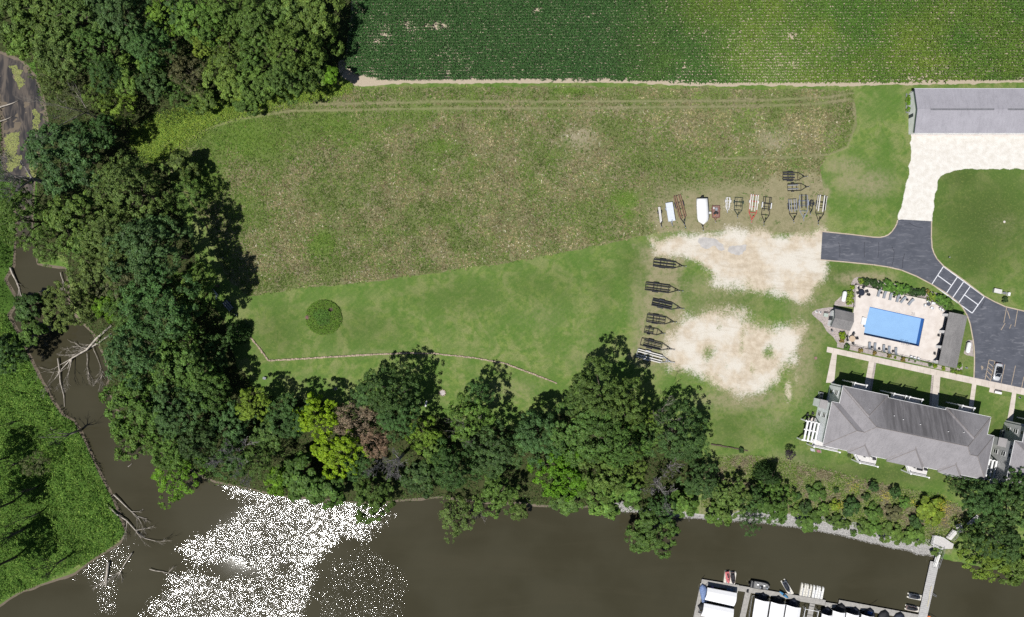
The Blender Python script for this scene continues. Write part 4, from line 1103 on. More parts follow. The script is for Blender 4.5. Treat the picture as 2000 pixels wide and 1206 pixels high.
# ---------------------------------------------------------------- uncounted ground plants
def inpoly(n, wpoly, r):
    a = np.array(wpoly)
    x, y = r.uniform(max(a[:, 0].min(), -150), min(a[:, 0].max(), 150), n), r.uniform(max(a[:, 1].min(), -95), min(a[:, 1].max(), 95), n)
    return x, y
def tufts(name, label, x, y, z, hgt, cols, spread=0.35, nb=3, w=0.05, seed=0):
    r = np.random.default_rng(seed)
    k = len(x)
    c = np.repeat(np.stack([x, y, z], 1), nb, 0)
    hh = np.repeat(hgt, nb) * r.uniform(.6, 1.2, k * nb)
    a = r.uniform(0, 6.283, k * nb)
    d = np.stack([np.cos(a), np.sin(a), np.zeros_like(a)], 1)
    s = np.stack([-d[:, 1], d[:, 0], d[:, 2]], 1)
    tip = c + d * (hh * spread * r.uniform(.4, 1.6, k * nb))[:, None] + np.stack([0 * hh, 0 * hh, hh], 1)
    ww = (w * r.uniform(.6, 1.5, k * nb))[:, None]
    V = np.stack([c - s * ww, c + s * ww, tip], 1).reshape(-1, 3)
    F = np.arange(len(V)).reshape(-1, 3)
    col = np.repeat(np.repeat(cols, nb, 0) * r.uniform(.8, 1.2, (k * nb, 1)), 3, 0)
    return props(link(name, np_mesh(name, V, F, M_STUFF, col)), label, None, None, 'stuff')
def leafy(name, label, x, y, z, size, cols, seed=0, up=1.0, asp=.5):
    r = np.random.default_rng(seed)
    n_ = nrm(r.normal(size=(len(x), 3)) * .55 + np.array([0, 0, up]))
    V, F = leaf_quads(np.stack([x, y, z], 1), n_, size, asp, r)
    return props(link(name, np_mesh(name, V, F, M_STUFF, np.repeat(cols, 4, 0))), label, None, None, 'stuff')
def pick(r, n, pal, w=None):
    pal = np.array(pal)
    return pal[r.choice(len(pal), n, p=w)]

r_ = np.random.default_rng(21)
# rough meadow grass
x, y = inpoly(150000, wMEADOW, r_)
k = (sdpoly(x, y, wMEADOW) > r_.uniform(-.4, .8, len(x)))
x, y = x[k], y[k]
trk = np.min([sdline(x, y, W(t)) for t in TRACKS], 0)
bare = np.maximum(sdpoly(x, y, wDIRT_A), 0)
c_ = P(1450, 412)
busy = np.exp(-(((x - c_.x) / 26) ** 4 + ((y - c_.y) / 7.5) ** 4))
k = (trk > 0.45 * fbm(x, y, 2, 6) * 2) & (r_.random(len(x)) > busy * 1.3) & (sdpoly(x, y, TRAMP) < r_.uniform(-1.5, 3.5, len(x))) & (r_.random(len(x)) > 1.3 * spots([(1130, 270, 50, 30, .6), (1510, 275, 55, 30, .6), (1190, 215, 90, 14, .35), (1000, 300, 60, 20, .3)], x, y)) & (r_.random(len(x)) < 0.35 + 0.9 * fbm(x, y, 2.2, 14))
x, y, busy = x[k], y[k], busy[k]
lushv = fbm(x, y, 9, 31) + 0.45 * sstep(-45, -90, x) + .3 * spots(LUSH, x, y)
stv = spots(STRAW, x, y)
dry = fbm(x, y, 6, 37)
pg = pick(r_, len(x), [(.135, .198, .044), (.172, .236, .058), (.104, .162, .034)])
pd = pick(r_, len(x), [(.29, .25, .125), (.42, .365, .22), (.21, .18, .09), (.60, .55, .43)], [.46, .24, .27, .03])
isd = (r_.random(len(x)) < np.clip((dry - .45) * 3.0 + .24 - (lushv - .5) * 1.3 + stv * .45, .04, .85))
cols = np.where(isd[:, None], pd, pg)
lm = spots(LUSH, x, y) * (.35 + 1.1 * fbm(x, y, 4, 34))
cols = cols * (.50 + .95 * fbm(x, y, 3.4, 23))[:, None] * r_.uniform(.68, 1.32, (len(x), 1))
gr = r_.random(len(x)) < lm * .9
cols[gr] = pick(r_, gr.sum(), [(.14, .235, .036), (.18, .275, .05), (.105, .195, .03)])
tufts('meadow_grass', 'rough dry meadow grass in uneven tufts', x, y, terr(x, y), r_.uniform(.12, .32, len(x)) * (1 - .5 * busy), cols, 1.4, 3, .085, 5)
wx_, wy_ = inpoly(1500, wMEADOW, r_)
k = (sdpoly(wx_, wy_, wMEADOW) > .5) & (fbm(wx_, wy_, 12, 41) > .46)
wx_, wy_ = np.repeat(wx_[k], 14), np.repeat(wy_[k], 14)
wx_ = wx_ + r_.normal(size=len(wx_)) * .2; wy_ = wy_ + r_.normal(size=len(wy_)) * .2
leafy('meadow_weeds', 'scattered bright green weeds in the meadow', wx_, wy_, terr(wx_, wy_) + r_.uniform(.1, .5, len(wx_)), r_.uniform(.06, .14, len(wx_)), pick(r_, len(wx_), [(.10, .24, .03), (.14, .28, .04), (.07, .17, .03)]), 16)
# lush weeds along the wood edge
EDGE = W([(255, 270), (300, 240), (400, 205), (520, 188), (640, 160), (690, 170), (640, 182), (560, 200), (420, 232), (350, 285), (300, 320)])
x, y = inpoly(110000, EDGE, r_)
k = sdpoly(x, y, EDGE) > r_.uniform(-2.2, .6, len(x))
x, y = x[k], y[k]
hmp = fbm(x, y, 2.0, 44)
cols = pick(r_, len(x), [(.26, .37, .05), (.32, .41, .06), (.15, .27, .04), (.20, .31, .055)]) * (0.75 + .5 * hmp)[:, None]
leafy('lime_weeds', 'bright lime weeds along the wood edge', x, y, terr(x, y) + .15 + hmp * 1.1 * r_.uniform(.3, 1, len(x)), r_.uniform(.08, .2, len(x)), cols, 6)
# marsh plants
xx, yy = r_.uniform(-150, -85, 170000), r_.uniform(-95, 0, 170000)
dm = water_d(xx, yy)
k = (sdpoly(xx, yy, wMARSH) > r_.uniform(-.5, .8, len(xx))) & (dm > .35)
x, y = xx[k], yy[k]
hmp = fbm(x, y, 2.6, 51)
cols = pick(r_, len(x), [(.11, .21, .034), (.15, .255, .042), (.08, .16, .026), (.20, .30, .06)]) * (0.55 + .85 * fbm(x, y, 5, 52))[:, None]
leafy('marsh_plants', 'dense bright green marsh plants', x, y, terr(x, y) + .05 + np.clip(fbm(x, y, 2.2, 51, 3) - .30, 0, 1) * 6.5 * r_.uniform(.35, 1.05, len(x)) ** .7, r_.uniform(.10, .26, len(x)), cols * r_.uniform(.6, 1.5, (len(x), 1)), 7, .6)
# left shore of the creek
xx, yy = r_.uniform(-150, -128, 12000), r_.uniform(-12, 62, 12000)
k = (water_d(xx, yy) > .3)
x, y = xx[k], yy[k]
leafy('shore_grass', 'green shore plants left of the creek', x, y, terr(x, y) + r_.uniform(.1, .6, len(x)), r_.uniform(.1, .22, len(x)), pick(r_, len(x), [(.05, .11, .018), (.08, .15, .025)]), 8)
# undergrowth beneath the trees
xx, yy = r_.uniform(-150, 60, 260000), r_.uniform(-70, 95, 260000)
k = (sdpoly(xx, yy, wFLOOR) > -.5) & (water_d(xx, yy) > .3)
x, y = xx[k], yy[k]
md = np.clip(fbm(x, y, 4.5, 61, 3) - .33, 0, 1)
cols = pick(r_, len(x), [(.050, .098, .022), (.072, .125, .028), (.095, .150, .036)]) * (.7 + .6 * fbm(x, y, 5, 63))[:, None]
leafy('undergrowth', 'dark undergrowth beneath the trees', x, y, terr(x, y) + .1 + md * 6.5 * r_.uniform(.3, 1.05, len(x)), r_.uniform(.14, .30, len(x)), cols, 9, .7)
# brush on the right-hand slope
x, y = inpoly(70000, wSLOPE, r_)
dm = water_d(x, y)
k = (sdpoly(x, y, wSLOPE) > r_.uniform(-.8, .6, len(x))) & (dm > 3.2 + 1.6 * (fbm(x, y, 5, 71) - .5))
x, y = x[k], y[k]
hmp = fbm(x, y, 3.2, 72)
gsel = r_.random(len(x)) < np.clip((hmp - .34) * 3.6 + .58, .2, .97)
cols = np.where(gsel[:, None], pick(r_, len(x), [(.15, .235, .042), (.21, .29, .052), (.105, .18, .034)]), pick(r_, len(x), [(.33, .28, .18), (.42, .36, .26), (.24, .21, .12)]))
leafy('bank_brush', 'mixed brown and green brush on the river slope', x[gsel], y[gsel], terr(x, y)[gsel] + .1 + .9 * np.clip(hmp[gsel] - .3, 0, 1) * r_.uniform(.4, 1.2, gsel.sum()), r_.uniform(.08, .2, gsel.sum()), cols[gsel], 11)
ns = ~gsel
tufts('bank_dry_grass', 'pale dry grass on the river slope', x[ns], y[ns], terr(x, y)[ns], r_.uniform(.25, .6, ns.sum()), cols[ns], .9, 3, .05, 12)
# yellow flowers
fx, fy = [], []
for px, py, rr, n0 in [(1818, 996, 26, 420), (1720, 965, 12, 90), (1634, 985, 9, 90), (1770, 975, 8, 40), (1660, 945, 12, 50), (1830, 985, 14, 120)]:
    g = P(px, py, -1); fx.append(g.x + r_.normal(size=n0) * rr / S * .5); fy.append(g.y + r_.normal(size=n0) * rr / S * .5)
fx, fy = np.concatenate(fx), np.concatenate(fy)
leafy('yellow_flowers', 'yellow flower heads over the slope brush', fx, fy, terr(fx, fy) + r_.uniform(1.0, 2.4, len(fx)), r_.uniform(.05, .11, len(fx)), pick(r_, len(fx), [(.55, .45, .03), (.65, .55, .08)]), 13, 2.0, .9)
# duckweed mats
dx, dy = r_.uniform(-135, -117, 60000), r_.uniform(28, 70, 60000)
DW = [W(q, WZ) for q in ([(12, 262), (38, 258), (40, 280), (32, 300), (44, 305), (40, 325), (14, 335), (10, 300)], [(20, 125), (42, 140), (46, 165), (38, 175), (30, 150)], [(66, 210), (78, 220), (76, 262), (66, 262), (64, 235)], [(56, 300), (74, 296), (70, 345), (54, 345), (60, 320)], [(48, 270), (54, 278), (50, 284)])]
k = np.max([sdpoly(dx, dy, q) for q in DW], 0) > (fbm(dx, dy, 1.2, 81) - .5) * 2.2
dx, dy = dx[k], dy[k]
leafy('duckweed', 'pale yellow green duckweed mat on the creek', dx, dy, np.maximum(terr(dx, dy), WZ) + .02 + r_.uniform(0, .02, len(dx)), r_.uniform(.06, .13, len(dx)), pick(r_, len(dx), [(.30, .33, .10), (.36, .38, .15), (.24, .28, .08)]), 14, 6.0, .9)
# crop rows
def corn():
    r = np.random.default_rng(77)
    a = np.array(wCORN)
    y0, y1, x0, x1 = 57.5, 92.0, -43.0, 150.0
    X0, Y0 = [], []
    for i, ry in enumerate(np.arange(y0, y1, 0.76)):
        px_ = np.arange(x0, x1, 0.25)
        X0.append(px_ + r.normal(size=len(px_)) * .05); Y0.append(np.full(len(px_), ry) + r.normal(size=len(px_)) * .05 + 0.6 * np.sin(px_ / 60.0))
    x, y = np.concatenate(X0), np.concatenate(Y0)
    sd = sdpoly(x, y, wCORN)
    right = sstep(20, 75, x)
    gap = fbm(x, y, 5, 91)
    hole = 0.01 + 0.22 * (gap > .72) + 0.05 * right * (fbm(x, y, 3, 95) > .58)
    for px, py, rx, ry_, s in [(850, 53, 26, 7, .95), (752, 68, 16, 22, .6), (800, 60, 12, 16, .5), (852, 110, 10, 6, .7), (735, 85, 10, 16, .6), (1045, 24, 6, 5, .8), (1815, 145, 40, 16, .35), (1800, 155, 40, 5, .6), (1540, 70, 12, 8, .7), (1535, 130, 24, 6, .5), (1810, 118, 20, 5, .5)]:
        g = P(px, py); hole = np.maximum(hole, s * np.exp(-(((x - g.x) * S / rx) ** 2 + ((y - g.y) * S / ry_) ** 2)))
    k = (sd > r.uniform(.0, .5, len(x))) & (r.random(len(x)) > hole)
    x, y, right = x[k], y[k], right[k]
    n = len(x)
    hh = r.uniform(1.5, 1.95, n) * (0.9 + .2 * fbm(x, y, 8, 97)) * (1 - .2 * right)
    yel = np.clip(right * (fbm(x, y, 14, 99) - .34) * 2.2, 0, 1)
    g = P(1810, 125); yel = np.maximum(yel, .95 * np.exp(-(((x - g.x) / 9) ** 2 + ((y - g.y) / 3.2) ** 2)))
    base = (1 - yel)[:, None] * np.array([.042, .100, .028]) + yel[:, None] * np.array([.135, .195, .030]) + (right * (1 - yel))[:, None] * np.array([.028, .046, -.004])
    nl = 5
    zb = terr(x, y)
    rep = np.repeat(np.arange(n), nl)
    lev = np.tile(np.linspace(.42, .98, nl), n)
    ang = np.repeat(r.uniform(0, 6.283, n), nl) + np.tile(np.arange(nl) * 2.6, n) + r.normal(size=n * nl) * .35
    d = np.stack([np.cos(ang), np.sin(ang) * .78, 0 * ang], 1)
    s = nrm(np.stack([-d[:, 1], d[:, 0], 0 * ang], 1))
    p0 = np.stack([x[rep], y[rep], zb[rep] + hh[rep] * lev * .92], 1)
    ln = r.uniform(.33, .60, n * nl)[:, None] * (1.15 - .45 * lev)[:, None] * (1 - .06 * right[rep])[:, None]
    up = np.array([0, 0, 1.0])
    w = r.uniform(.075, .12, n * nl)[:, None]
    mid = p0 + d * ln * .75 + up * ln * .45
    tip = p0 + d * ln * 1.7 + up * ln * r.uniform(-.25, .2, (n * nl, 1))
    V = np.stack([p0 - s * w * .5, p0 + s * w * .5, mid - s * w, mid + s * w, tip - s * w * .15, tip + s * w * .15], 1).reshape(-1, 3)
    b = np.arange(n * nl) * 6
    F = np.concatenate([np.stack([b, b + 1, b + 3, b + 2], 1), np.stack([b + 2, b + 3, b + 5, b + 4], 1)])
    tn = r.uniform(.55, 1.6, (n * nl, 1))
    col = np.repeat(base[rep] * tn, 6, 0)
    return np_mesh('corn_plants', V, F, M_STUFF, col)
props(link('corn_plants', corn()), 'dense rows of green corn across the top', None, None, 'stuff')
# shore rocks
def rocks(name, label, x, y, z, size, cols, seed):
    r = np.random.default_rng(seed)
    ico = np.array([(0, 0, 1), (.9, 0, .2), (.28, .85, .25), (-.73, .53, .2), (-.73, -.53, .25), (.28, -.85, .2), (0, 0, -.6)])
    f = np.array([(0, 1, 2), (0, 2, 3), (0, 3, 4), (0, 4, 5), (0, 5, 1), (6, 2, 1), (6, 3, 2), (6, 4, 3), (6, 5, 4), (6, 1, 5)])
    n = len(x)
    a = r.uniform(0, 6.283, n)
    v = ico[None] * r.uniform(.65, 1.2, (n, 7, 1)) * size[:, None, None] * np.stack([r.uniform(.8, 1.3, n), r.uniform(.8, 1.1, n), r.uniform(.45, .8, n)], 1)[:, None]
    vx = v[..., 0] * np.cos(a)[:, None] - v[..., 1] * np.sin(a)[:, None] + x[:, None]
    vy = v[..., 0] * np.sin(a)[:, None] + v[..., 1] * np.cos(a)[:, None] + y[:, None]
    V = np.stack([vx, vy, v[..., 2] + z[:, None]], -1).reshape(-1, 3)
    F = (f[None] + (np.arange(n) * 7)[:, None, None]).reshape(-1, 3)
    n2 = NT(name)
    m = n2.done(n2.pbr(n2.attr('col')[0], .9, 0, .2))
    return props(link(name, np_mesh(name, V, F, m, np.repeat(cols, 7, 0))), label, None, None, 'stuff')
xx, yy = r_.uniform(26, 122, 130000), r_.uniform(-70, -48, 130000)
dm = -sdpoly(xx, yy, wRIVER)
wide = 1.3 + 3.4 * sstep(50, 75, xx) + 1.4 * np.exp(-((xx - 29) / 3) ** 2) - 1.6 * sstep(40, 44, xx) * (1 - sstep(50, 58, xx)) * .4
k = (dm > -.5) & (dm < wide + (fbm(xx, yy, 4, 3) - .5) * 3.0)
k &= ~((xx > 113))
x, y = xx[k][:13000], yy[k][:13000]
rocks('riprap_stones', 'pale grey broken stones along the river shore', x, y, terr(x, y) + .03, r_.uniform(.06, .13, len(x)), r_.uniform(.34, .54, (len(x), 1)) * np.array([1, .97, .93]), 5)
# ================================================================ buildings
def shingle_material(name, a, b, streaks=False):
    n = NT(name)
    v = n.objc()
    br = n.n('ShaderNodeTexBrick')
    n.set(br.inputs['Vector'], v)
    br.inputs['Scale'].default_value = 3.2
    br.inputs['Mortar Size'].default_value = 0.012
    n.set(br.inputs['Color1'], a); n.set(br.inputs['Color2'], b); n.set(br.inputs['Mortar'], scol(a, .75))
    c = n.mix(n.ramp(n.noise(v, 0.35, 4, .6), .3, .7, 0, .5), br.outputs['Color'], scol(b, 1.12))
    c = n.mix(n.ramp(n.noise(n.scaled(v, (2.5, .35, 1)), 1.0, 3, .6), .45, .75, 0, .35), c, scol(a, .72))
    c = n.mix(n.ramp(n.noise(v, 6, 2), .35, .8, 0, .35), c, scol(a, .65))
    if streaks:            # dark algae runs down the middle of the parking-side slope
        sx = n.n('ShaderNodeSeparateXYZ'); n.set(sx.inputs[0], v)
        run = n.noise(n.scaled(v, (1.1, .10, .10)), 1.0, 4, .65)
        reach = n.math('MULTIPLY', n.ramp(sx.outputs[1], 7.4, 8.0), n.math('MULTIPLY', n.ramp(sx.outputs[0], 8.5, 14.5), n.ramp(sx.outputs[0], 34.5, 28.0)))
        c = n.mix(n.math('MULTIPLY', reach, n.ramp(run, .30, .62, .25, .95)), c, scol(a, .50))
    return n.done(n.pbr(c, .92, 0, .2, n.bump(n.noise(v, 7, 2), .4, .02)))
def siding_material(name, c):
    n = NT(name)
    v = n.objc()
    w = n.n('ShaderNodeTexWave', wave_type='BANDS', bands_direction='Z', wave_profile='SAW')
    n.set(w.inputs['Vector'], v); w.inputs['Scale'].default_value = 1.6
    col = n.mix(n.ramp(n.noise(v, .8, 3), .3, .7), scol(c, .92), scol(c, 1.08))
    col = n.mix(n.ramp(w.outputs['Fac'], .0, .12, .25, 0), col, scol(c, .6))
    return n.done(n.pbr(col, .7, 0, .3))
M_SHING = shingle_material('grey_brown_shingles', (.255, .243, .243), (.325, .31, .312))
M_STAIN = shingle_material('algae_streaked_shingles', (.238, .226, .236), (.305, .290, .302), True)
M_SHING2 = shingle_material('blue_grey_shingles', (.295, .285, .315), (.355, .345, .378))
M_SHING3 = shingle_material('weathered_shingles', (.155, .15, .15), (.25, .24, .235))
M_SIDE_A = siding_material('pale_siding', (.80, .82, .84))
M_SIDE_B = siding_material('grey_siding', (.50, .50, .495))
M_SIDE_W = siding_material('white_siding', (.72, .72, .72))
M_RIDGE = mat('ridge_cap_shingles', (.225, .20, .19), .9, var=.15)
M_GLASS = mat('dark_window_glass', (.018, .022, .03), .08, var=.1, spec=.6)
M_DARK = mat('black_metal', (.022, .023, .026), .5, .3, var=.2)
M_DKFAB = mat('dark_wicker', (.035, .035, .04), .8, var=.3, scale=12, fine=.5)
M_GREYFAB = mat('grey_cushion', (.24, .26, .29), .9, var=.1, scale=5)
M_DECKW = mat('pale_decking', (.60, .58, .56), .8, var=.08, scale=2)
M_TEAL = mat('pale_fabric', (.75, .77, .80), .8, var=.06)
M_ALU = mat('galvanised_steel', (.46, .47, .49), .4, .7, var=.15)
M_TAN = mat('tan_fabric', (.50, .38, .27), .9, var=.1)

def hip(mb, u0, u1, v0, v1, z, p, th=0.16):
    """hip roof solid over a rectangle; ridge along the longer side"""
    w, d = u1 - u0, v1 - v0
    h = min(w, d) / 2
    if w >= d:
        r0, r1 = (u0 + h, (v0 + v1) / 2), (u1 - h, (v0 + v1) / 2)
    else:
        r0, r1 = ((u0 + u1) / 2, v0 + h), ((u0 + u1) / 2, v1 - h)
    zr = z + h * p
    vs = [(u0, v0, z), (u1, v0, z), (u1, v1, z), (u0, v1, z), (*r0, zr), (*r1, zr), (u0, v0, z - th), (u1, v0, z - th), (u1, v1, z - th), (u0, v1, z - th)]
    if w >= d:
        fs = [(0, 1, 5, 4), (1, 2, 5), (2, 3, 4, 5), (3, 0, 4)]
    else:
        fs = [(0, 1, 4), (1, 2, 5, 4), (2, 3, 5), (3, 0, 4, 5)]
    fs += [(6, 7, 1, 0), (7, 8, 2, 1), (8, 9, 3, 2), (9, 6, 0, 3), (9, 8, 7, 6)]
    mb.add(vs, fs)
    return (*r0, zr), (*r1, zr)
def to_local(o, px, py, z):
    g = P(px, py, z) - Vector((o.location.x, o.location.y, 0))
    a = -o.rotation_euler.z
    return Vector((g.x * math.cos(a) - g.y * math.sin(a), g.x * math.sin(a) + g.y * math.cos(a), z))
def railing(par, pts, z, h=1.0, posts=True):
    """white rail with balusters and square posts along a path (local xy)"""
    mb = MB()
    for i in range(len(pts) - 1):
        a, b = Vector((*pts[i][:2], 0)), Vector((*pts[i + 1][:2], 0))
        for zz, hh in ((z + h, .09), (z + .12, .07)):
            mb.bar(a + Vector((0, 0, zz + .003 * i)), b + Vector((0, 0, zz + .003 * i)), .12 if zz > z + .5 else .07, hh)
        n = max(2, int((b - a).length / .22))
        for k in range(1, n):
            q = a.lerp(b, k / n)
            mb.box(q.x - .018, q.x + .018, q.y - .018, q.y + .018, z + .1, z + h)
    mb.build('railing', M_WHITE, par)
    if posts:
        for q in pts:
            MB().box(q[0] - .14, q[0] + .14, q[1] - .14, q[1] + .14, 0.0, z + h + .18).box(q[0] - .19, q[0] + .19, q[1] - .19, q[1] + .19, z + h + .18, z + h + .28).build('post', M_WHITE, par)
def window(par, u, v, z, w, h, nx, m_fr=M_WHITE):
    """double-hung window in a wall facing -x (nx=-1) or +y (nx=2)"""
    if nx == -1:
        f = MB()
        for (a, b, c, d) in ((v - w / 2 - .1, v + w / 2 + .1, z - .1, z), (v - w / 2 - .1, v + w / 2 + .1, z + h, z + h + .1), (v - w / 2 - .1, v - w / 2, z, z + h), (v + w / 2, v + w / 2 + .1, z, z + h), (v - w / 2, v + w / 2, z + h / 2 - .05, z + h / 2 + .05)):
            f.box(u - .07, u + .02, a, b, c, d)
        o = f.build('window', m_fr, par)
        for k in (0, 1):
            MB().box(u - .03, u + .02, v - w / 2, v + w / 2, z + k * h / 2 + .05, z + (k + 1) * h / 2 - .05).build('pane', M_GLASS, o)
    else:
        f = MB()
        for (a, b, c, d) in ((u - w / 2 - .1, u + w / 2 + .1, z - .1, z), (u - w / 2 - .1, u + w / 2 + .1, z + h, z + h + .1), (u - w / 2 - .1, u - w / 2, z, z + h), (u + w / 2, u + w / 2 + .1, z, z + h), (u - w / 2, u + w / 2, z + h / 2 - .05, z + h / 2 + .05)):
            f.box(a, b, v - .02, v + .07, c, d)
        o = f.build('window', m_fr, par)
        for k in (0, 1):
            MB().box(u - w / 2, u + w / 2, v - .02, v + .03, z + k * h / 2 + .05, z + (k + 1) * h / 2 - .05).build('pane', M_GLASS, o)

ZE = 8.0
def condo(offset, siding, label, full=True):
    base = P(1607 + offset[0], 870.5 + offset[1], ZE)
    c = root('condo_building', label, 'building', (base.x, base.y, 0), R(-11.95))
    # walls (each block its own height step so no faces coincide)
    w = MB()
    w.box(.5, 40.7, .55, 10.65, -.5, ZE - .02)
    w.box(2.4, 12.9, 9, 15.0, -.5, ZE - .03).box(28.6, 38.95, 9, 15.0, -.5, ZE - .03).box(12.5, 29, 9, 14.4, -.5, ZE - .04)
    w.build('wall', siding, c)
    # soffit-deep roof: interpenetrating hips give hips and valleys
    rf = MB()
    p = .66
    lines_ = []
    for (u0, u1, v0, v1, dz) in ((1.9, 39.45, 0, 15.0, 0.0), (0, 41.2, -.012, 11.15, -.012), (1.9 - .004, 13.4, 1.5, 15.55, -.006), (28.1, 39.454, 1.5, 15.55, -.006)):
        a, b = hip(rf, u0, u1, v0, v1, ZE + dz, p)
        lines_.append((u0, u1, v0, v1, a, b, ZE + dz))
    for (uc, hw, pr_) in ((9.2, 2.8, -.5), (20.9, 4.6, -.6), (32.1, 2.8, -.5)):
        a, b = hip(rf, uc - hw, uc + hw, pr_, 10.0 if hw < 4 else 11.0, ZE + .012, p)
        lines_.append((uc - hw, uc + hw, pr_, None, a, b, ZE + .012))
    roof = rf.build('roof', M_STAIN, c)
    # ridge and hip caps
    rc = MB()
    def cap(a, b):
        rc.bar(Vector(a) + Vector((0, 0, .03)), Vector(b) + Vector((0, 0, .03)), .13, .04)
    u0, u1, v0, v1, a, b, z = lines_[0]
    cap(a, b)
    cap((1.9, 15.0, ZE), a); cap((39.45, 15.0, ZE), b)
    u0, u1, v0, v1, a1, b1, z = lines_[1]
    cap((0, 0, z), a1); cap((0, 11.15, z), a1); cap((41.2, 0, z), b1); cap((41.2, 11.15, z), b1)
    cap(a1, (a1[0] + 1.9, a1[1], a1[2])); cap(b1, (b1[0] - 1.9, b1[1], b1[2]))
    cap((a1[0] + 1.9, a1[1], a1[2]), a); cap((b1[0] - 1.9, b1[1], b1[2]), b)
    for i in (2, 3):
        u0, u1, v0, v1, a2, b2, z = lines_[i]
        cap((u0, v1, z), b2); cap((u1, v1, z), b2)
    for i in (4, 5, 6):
        u0, u1, v0, v1, a2, b2, z = lines_[i]
        hw = (u1 - u0) / 2
        cap((u0, v0, z), a2); cap((u1, v0, z), a2)
        cap(a2, (a2[0], hw + .2, a2[2]))
        cap((a2[0], hw + .2, a2[2]), (u0 - .2, 0, ZE)); cap((a2[0], hw + .2, a2[2]), (u1 + .2, 0, ZE))
    rc.build('ridge_cap', M_RIDGE, roof)
    # white gutters along the eaves
    gt = MB()
    path = [(0, 0), (0, 11.15), (1.9, 11.15), (1.9, 15.55), (13.4, 15.55), (13.4, 15.0), (28.1, 15.0), (28.1, 15.55), (39.45, 15.55), (39.45, 11.15), (41.2, 11.15), (41.2, 0)]
    for i in range(len(path) - 1):
        q0, q1 = Vector((*path[i], ZE - .05)), Vector((*path[i + 1], ZE - .05 + .002 * (i % 2)))
        d = (q1 - q0).normalized() * .05
        nn = Vector((-d.y, d.x, 0)).normalized() * .06
        gt.bar(q0 + nn * .6 - d, q1 + nn * .6 + d, .075, .11)
    gt.build('gutter', M_WHITE, roof)
    for (s0, s1) in ((0, 6.2), (12.2, 16.1), (25.7, 29.1), (35.1, 41.2)):
        MB().bar((s0, -.06, ZE - .05), (s1, -.05, ZE - .05), .075, .11).build('gutter', M_WHITE, roof)
    # roof vents
    for (u, v) in ((8.1, 11.2), (14.2, 11.0), (16.4, 10.6), (20.6, 10.3), (31.5, 10.6), (27.5, 10.0), (35.0, 11.8)):
        d = min(u - 1.9, v, 15 - v, 39.45 - u)
        MB().cyl((u, v), .09, ZE + d * p - .1, ZE + d * p + .35, 8).build('roof_vent', M_WHITE, roof)
    # windows on the end wall that the camera sees
    for v in (7.2,):
        for z in (1.0, 3.7, 6.3):
            window(c, .5, v, z, 1.0, 1.4, -1)
    window(c, .5, 9.3, 6.3, 1.0, 1.4, -1)
    for z in (1.0, 3.7, 6.3):
        window(c, 2.4, 13.4, z, .95, 1.4, -1)
    for u in (5.2, 9.2, 31.0, 35.5):
        for z in (1.0, 3.8):
            window(c, u, 15.0, z, 1.2, 1.4, 2)
    for u in (16.0, 19.0, 22.5, 26.0):
        for z in (1.0, 3.8):
            window(c, u, 14.4, z, 1.2, 1.4, 2)
    # flue bump-out with its own small roof
    MB().box(-.9, .52, 8.9, 10.9, -.3, 4.0).build('chimney_chase', siding, c)
    MB().add([(-1.05, 8.8, 4.0), (.52, 8.8, 4.0), (.52, 11.0, 4.0), (-1.05, 11.0, 4.0), (.52, 8.8, 4.9), (.52, 11.0, 4.9)], [(0, 4, 5, 3), (0, 1, 4), (2, 3, 5), (3, 2, 1, 0), (1, 2, 5, 4)]).build('chase_roof', M_SHING, c)
    # pergola over the end patio
    pg = MB()
    for k in range(4):
        pg = MB().box(-2.9 + k * .95, -2.9 + k * .95 + .42, -.35 + .12 * k * 0, 4.9, 3.05, 3.35)
        pg.build('pergola_beam', M_WHITE, c)
    for v in (-.3, 2.4, 4.7):
        MB().box(-3.1, .5, v, v + .3, 2.78, 3.02).build('cross_beam', M_WHITE, c)
    for (u, v) in ((-3.0, -.25), (-3.0, 4.75)):
        MB().box(u - .16, u + .16, v - .16, v + .16, -.2, 3.0).build('post', M_WHITE, c)
    # balconies on the river side
    def balcony(pts, back, z):
        MB().prism(list(pts) + list(back), z - .2, z).build('balcony_floor', M_DECKW, c)
        railing(c, pts, z)
    balcony([(-.3, -1.2), (6.4, -1.2)], [(6.4, .6), (-.3, .6)], 3.1)
    balcony([(10.4, -.9), (12.0, -2.8), (16.6, -2.8)], [(16.6, .6), (10.4, .6)], 3.1)
    balcony([(24.0, -.9), (25.2, -2.8), (29.9, -2.8)], [(29.9, .6), (24.0, .6)], 3.1)
    balcony([(34.6, -1.2), (41.2, -1.2)], [(41.2, .6), (34.6, .6)], 3.1)
    # bays below the small hips
    for (uc, hw) in ((9.2, 2.3), (20.9, 4.0), (32.1, 2.3)):
        MB().box(uc - hw, uc + hw, -.1, .7, -.4, ZE - .06).build('bay_wall', siding, c)
    # entry balconies on the parking side
    for (u0, u1, vb) in ((5.4, 8.4, 15.0), (15.6, 18.6, 14.4), (19.6, 22.8, 14.4), (33.0, 36.0, 15.0)):
        MB().box(u0, u1, vb, vb + 1.9, 5.2, 5.4).build('balcony_floor', M_DECKW, c)
        railing(c, [(u0, vb + .1), (u0, vb + 1.9), (u1, vb + 1.9), (u1, vb + .1)], 5.4)
    # small bay beside each entry
    for (u0, u1, vb) in ((2.6, 5.0, 15.0), (13.6, 15.2, 14.4), (30.5, 32.6, 15.0)):
        MB().box(u0, u1, vb - .02, vb + .55, -.3, 5.6).build('bay_wall', siding, c)
    return c
condo_a = condo((0, 0), M_SIDE_A, 'long pale condo house with grey brown hip roof below the pool')
condo_b = condo((357, 76), M_SIDE_B, 'grey sided condo house half out of the right edge')
